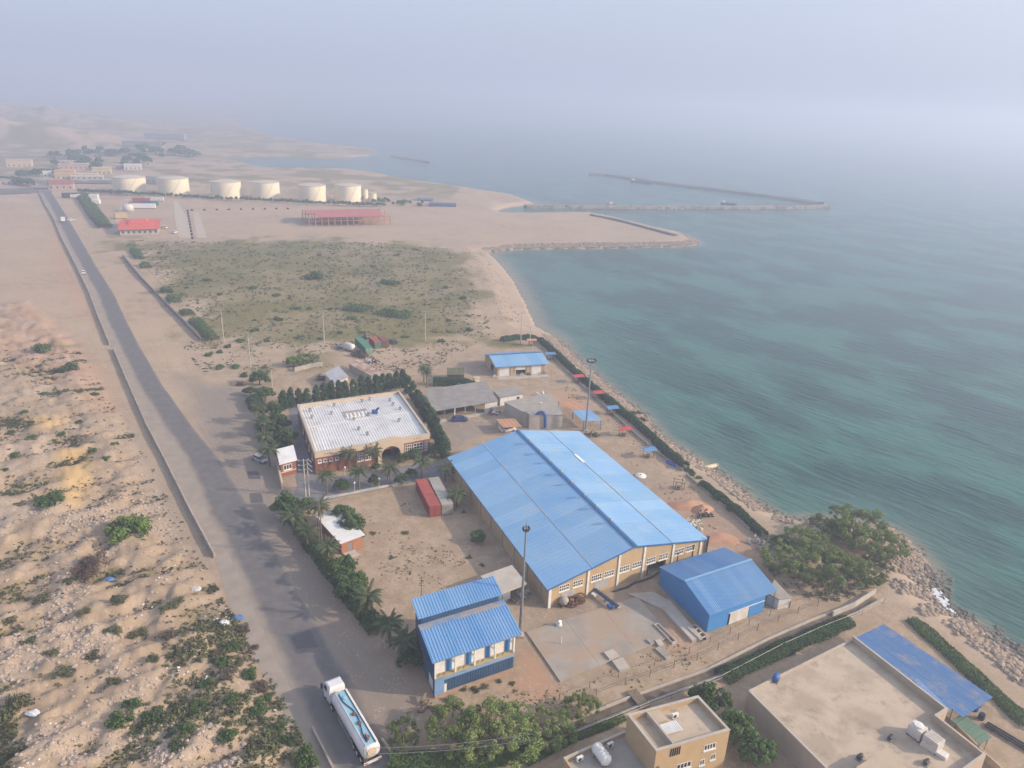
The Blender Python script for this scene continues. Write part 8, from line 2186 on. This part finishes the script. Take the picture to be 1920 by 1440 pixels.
# vehicles and containers parked up beyond the red roof
for (p, rz, L, w, h, m, lab, nm, cat) in (
    ((-267.22, 529.74), 0.3, 17, 2.8, 3.2, CARW, 'long white trailer in the far vehicle park', 'trailer', 'trailer'), ((-270.18, 546.34), 0.3, 12, 2.6, 3.0, GREENP, 'green container in the far vehicle park', 'container_box', 'container'), ((-274.50, 544.81), 0.25, 12, 2.6, 3.0, BLUEP, 'dark blue container in the far vehicle park', 'container_box', 'container'),
    ((-282.87, 560.45), 0.25, 12, 2.6, 3.0, CRED, 'rusty red container in the far vehicle park', 'container_box', 'container'), ((-277.29, 569.00), 0.25, 13, 2.6, 3.0, DIRTYWHITE, 'white container at the back of the far vehicle park', 'container_box', 'container'), ((-277.22, 540.84), 0.3, 10, 2.6, 2.2, CRED, 'low dark red container left in the far vehicle park', 'container_box', 'container'),
    ((-258.82, 482.97), 0.6, 7, 4.5, 3.5, M('yellow_hut', (0.5, 0.36, 0.17), None, 1, 0.8), 'small yellowish hut behind the red-roofed building', 'small_hut', 'hut'), ((-339.69, 565.46), 0.5, 10, 3.2, 3.6, DSTEEL, 'dark lorry parked near the distant junction', 'parked_lorry', 'lorry'), ((-336.05, 566.86), 0.5, 7, 3.0, 2.6, DIRTYWHITE, 'pale lorry beside the dark one near the junction', 'parked_lorry', 'lorry'),
    ((-318.32, 560.26), 0.2, 6, 4, 4, WHITE, 'white kiosk behind the far roadside hedge, upper', 'kiosk', 'kiosk'), ((-305.59, 539.75), 0.2, 5, 4, 3.4, WHITE, 'white kiosk behind the far roadside hedge, lower', 'kiosk', 'kiosk'), ((-63.06, 613.17), 0.1, 22, 9, 2.5, M('blue_stack', (0.06, 0.12, 0.22), None, 0.2, 0.8), 'long blue stack on the spit beyond the red shed', 'boat_stack', 'boats'), ((-81.93, 648.90), 0.1, 14, 7, 2.0, M('pale_blue_stack', (0.18, 0.28, 0.40), None, 0.2, 0.8), 'pale blue stack on the spit behind the long one', 'boat_stack', 'boats')):
    t = thing(nm, lab, cat, p, rz=rz)
    MB().box(-L / 2, L / 2, -w / 2, w / 2, 0.5, h).build('body', m, t)
    MB().box(-L / 2 + 0.2, L / 2 - 0.2, -w / 2 + 0.15, w / 2 - 0.15, h, h + 0.12).build('top', m, t)
    for x in (-L / 2 + 1.2, L / 2 - 1.2): MB().box(x - 0.5, x + 0.5, -w / 2, w / 2, 0, 0.5).build('support', DSTEEL, t)
t = thing('silo_tank', 'round white tank in the far vehicle park', 'tank', (-269.99, 514.90))
MB().lathe([(3.4, 0), (3.5, 3.6), (2.4, 4.6), (0.1, 5.0)], (0, 0, 0), 20).build('shell', DIRTYWHITE, t, True)
MB().tube((0, 0, 4.9), (0, 0, 5.6), 0.4, 0.4, 8).build('vent', STEEL, t)
# ---------------------------------------------------------------- the row of little trees before the tanks
a = [(-348.16, 594.07), (-324.01, 596.34), (-289.63, 595.30), (-249.23, 589.60), (-207.90, 591.33), (-173.98, 590.30), (-136.29, 590.65), (-107.55, 594.28)]
tot = 78
for k in range(tot):
    u = k / (tot - 1) * (len(a) - 1)
    i = min(int(u), len(a) - 2)
    p = lerp2(a[i], a[i + 1], u - i)
    plant('far', (p[0], p[1] + random.uniform(-1, 1)), random.uniform(1.5, 2.2), random.uniform(1.5, 2.2), '%s small tree from the left in the row before the cream tanks' % ordn(k + 1), 'tree', 'row_tree', 'small trees in the row before the tanks', 0)
for k in range(34):
    p = lerp2((-125.66, 621.66), (-90.40, 606.86), random.random())
    plant('far', (p[0] + random.uniform(-14, 14), p[1] + random.uniform(-6, 16)), random.uniform(1.3, 2.0), random.uniform(1.4, 2.0), 'one of the small dark trees grouped right of the tank row', 'tree', 'row_tree', 'small trees right of the tanks', 0)
for k in range(13):
    p = lerp2((-445.44, 672.28), (-426.04, 697.35), k / 12)
    plant('far', (p[0], p[1]), random.uniform(3, 4.2), random.uniform(3.2, 4.2), '%s dark tree from the left lining the far car park' % ordn(k + 1), 'tree', 'row_tree', 'trees lining the far car park')
for k in range(12):
    p = lerp2((-442.16, 640.21), (-402.40, 618.68), k / 11)
    plant('far', (p[0], p[1] + random.uniform(-3, 3)), random.uniform(3, 4.6), random.uniform(2.6, 3.6), '%s dark tree from the left beside the far junction road' % ordn(k + 1), 'tree', 'row_tree', 'trees left of the far junction')
rr = random.Random(5)
for k in range(30):
    c = rr.choice(((-487.50, 831.00), (-454.92, 798.43), (-514.22, 947.40), (-427.39, 773.24), (-424.93, 794.64), (-444.00, 764.14), (-449.52, 896.20), (-402.06, 828.88), (-442.19, 850.77), (-513.32, 855.28)))
    p = (c[0] + rr.gauss(0, 18), c[1] + rr.gauss(0, 14))
    plant('far', p, rr.uniform(4, 7), rr.uniform(3.5, 5.5), 'one of the hazy dark trees among the distant houses', 'tree', 'row_tree', 'trees among the distant houses')
for k in range(14):
    c = rr.choice(((-525.23, 919.69), (-527.99, 880.41), (-464.44, 982.68), (-499.38, 1012.53), (-423.00, 950.40)))
    p = (c[0] + rr.gauss(0, 40), c[1] + rr.gauss(0, 24))
    plant('far', p, rr.uniform(6, 11), rr.uniform(4, 6), 'one of the faint dark trees on the hazy far plain', 'tree', 'row_tree', 'faint trees on the far plain')
# ---------------------------------------------------------------- distant houses
def far_house(label, p, L, w, h, wall, roof, rz=0.4, pitched=False):
    t = thing('distant_house', label, 'house', (p[0], p[1], gz(*p) - 0.3), None, rz)
    MB().box(-L / 2, L / 2, -w / 2, w / 2, 0, h).build('wall', wall, t)
    if pitched:
        MB().add([(-L / 2 - 0.5, -w / 2 - 0.5, h), (L / 2 + 0.5, -w / 2 - 0.5, h), (L / 2 + 0.5, w / 2 + 0.5, h), (-L / 2 - 0.5, w / 2 + 0.5, h), (-L / 2 + 1, 0, h + w * 0.32), (L / 2 - 1, 0, h + w * 0.32)], [(0, 1, 5, 4), (2, 3, 4, 5), (1, 2, 5), (3, 0, 4), (3, 2, 1, 0)]).build('roof', roof, t)
    else:
        MB().box(-L / 2 - 0.3, L / 2 + 0.3, -w / 2 - 0.3, w / 2 + 0.3, h, h + 0.5).build('roof', roof, t)
    k = max(2, int(L / 4))
    for i in range(k):
        x = -L / 2 + (i + 0.5) * L / k
        MB().box(x - 0.6, x + 0.6, -w / 2 - 0.04, -w / 2 - 0.003, 1.0, min(h - 0.4, 2.5)).build('window', GLASS, t)
    return t
PINK = M('pinkish_render', (0.5, 0.36, 0.30), None, 0.3, 0.9)
OCH = M('ochre_render', (0.52, 0.33, 0.15), None, 0.3, 0.9)
far_house('white and red-roofed gatehouse at the distant junction', (-374.37, 614.29), 18, 9, 4.5, PINK, M('terracotta', (0.30, 0.11, 0.085), None, 0.3, 0.9), 0.4, True)
far_house('small white kiosk left of the distant gatehouse', (-388.12, 624.89), 6, 5, 4, WHITE, DIRTYWHITE)
far_house('square orange house beyond the far car park', (-413.57, 687.74), 16, 11, 7, OCH, OCH)
far_house('long cream house right of the orange one', (-402.90, 687.77), 34, 9, 4.5, M('cream_far', (0.52, 0.42, 0.27), None, 0.2, 0.9), CREAM)
far_house('white house at the right end of the cream house', (-391.56, 683.07), 26, 6, 3, LCONC, DIRTYWHITE)
far_house('small white house at the end of the far tree row', (-428.36, 685.70), 7, 6, 5, WHITE, WHITE)
far_house('pinkish house among the distant trees', (-450.89, 766.82), 26, 12, 5, PINK, PINK)
far_house('pale house with yellow front among the distant trees', (-408.48, 739.93), 16, 9, 6, M('straw', (0.55, 0.44, 0.25), None, 0.3, 0.9), CREAM)
far_house('white house in the distant grove, right', (-401.76, 787.28), 16, 9, 5, DIRTYWHITE, WHITE)
far_house('long white house behind the leftmost tank', (-408.72, 790.12), 22, 8, 4, LCONC, CREAM, 0.2)
far_house('white house alone on the far sandy flat', (-506.93, 768.48), 22, 9, 7, CREAM, LCONC)
far_house('grey house behind the second tank', (-338.41, 693.07), 24, 10, 5, M('slate_far', (0.22, 0.24, 0.27), None, 0.3, 0.9), CONC)
far_house('low white house in the grove above the car park', (-482.90, 810.97), 20, 9, 4, CREAM, LCONC)
far_house('white house by the far left parking edge', (-430.29, 627.71), 30, 9, 4, LCONC, CONC)
for (p, lab, h) in (((-1069.00, 1687.77), 'leftmost faint tower block on the hazy horizon', 26), ((-1040.41, 1694.24), 'second faint tower block on the hazy horizon', 22), ((-1004.05, 1666.39), 'third faint tower block on the hazy horizon', 24), ((-990.40, 1692.41), 'fourth faint tower block on the hazy horizon', 18)):
    far_house(lab, p, 30, 18, h * 0.8, PINK, CREAM, 0.2)
far_house('faint blue-grey storage block on the hazy far shore', (-589.93, 1277.15), 60, 24, 9, M('bluegrey_far', (0.24, 0.25, 0.26), None, 0.2, 0.9), CONC, 0.2)
far_house('second faint blue-grey block on the hazy far shore', (-529.71, 1075.39), 50, 20, 8, M('bluegrey_far2', (0.27, 0.26, 0.25), None, 0.2, 0.9), CONC, 0.2)
# billboard by the junction
t = thing('billboard', 'tall dark billboard beside the distant junction', 'billboard', (-378.88, 604.41), rz=0.5)
MB().box(-0.3, 0.3, -3, 3, 2.5, 8).build('panel', M('dark_panel', (0.09, 0.10, 0.14), None, 1, 0.7), t)
for y in (-2, 2): MB().tube((0, y, 0), (0, y, 2.5), 0.25, 0.25, 6).build('leg', STEEL, t)

# ---------------------------------------------------------------- haze
hz = MB().box(-12500, 12500, -600, 12600, -11, 122)
hm = bpy.data.materials.new('haze')
hm.use_nodes = True
hn, hl = hm.node_tree.nodes, hm.node_tree.links
hn.remove(hn['Principled BSDF'])
pv = hn.new('ShaderNodeVolumePrincipled')
pv.inputs['Color'].default_value = (0.60, 0.68, 0.84, 1)
pv.inputs['Density'].default_value = 0.00082
pv.inputs['Anisotropy'].default_value = 0.3
hl.new(pv.outputs[0], hn['Material Output'].inputs['Volume'])
tag(hz.build('haze', hm), kind='stuff')
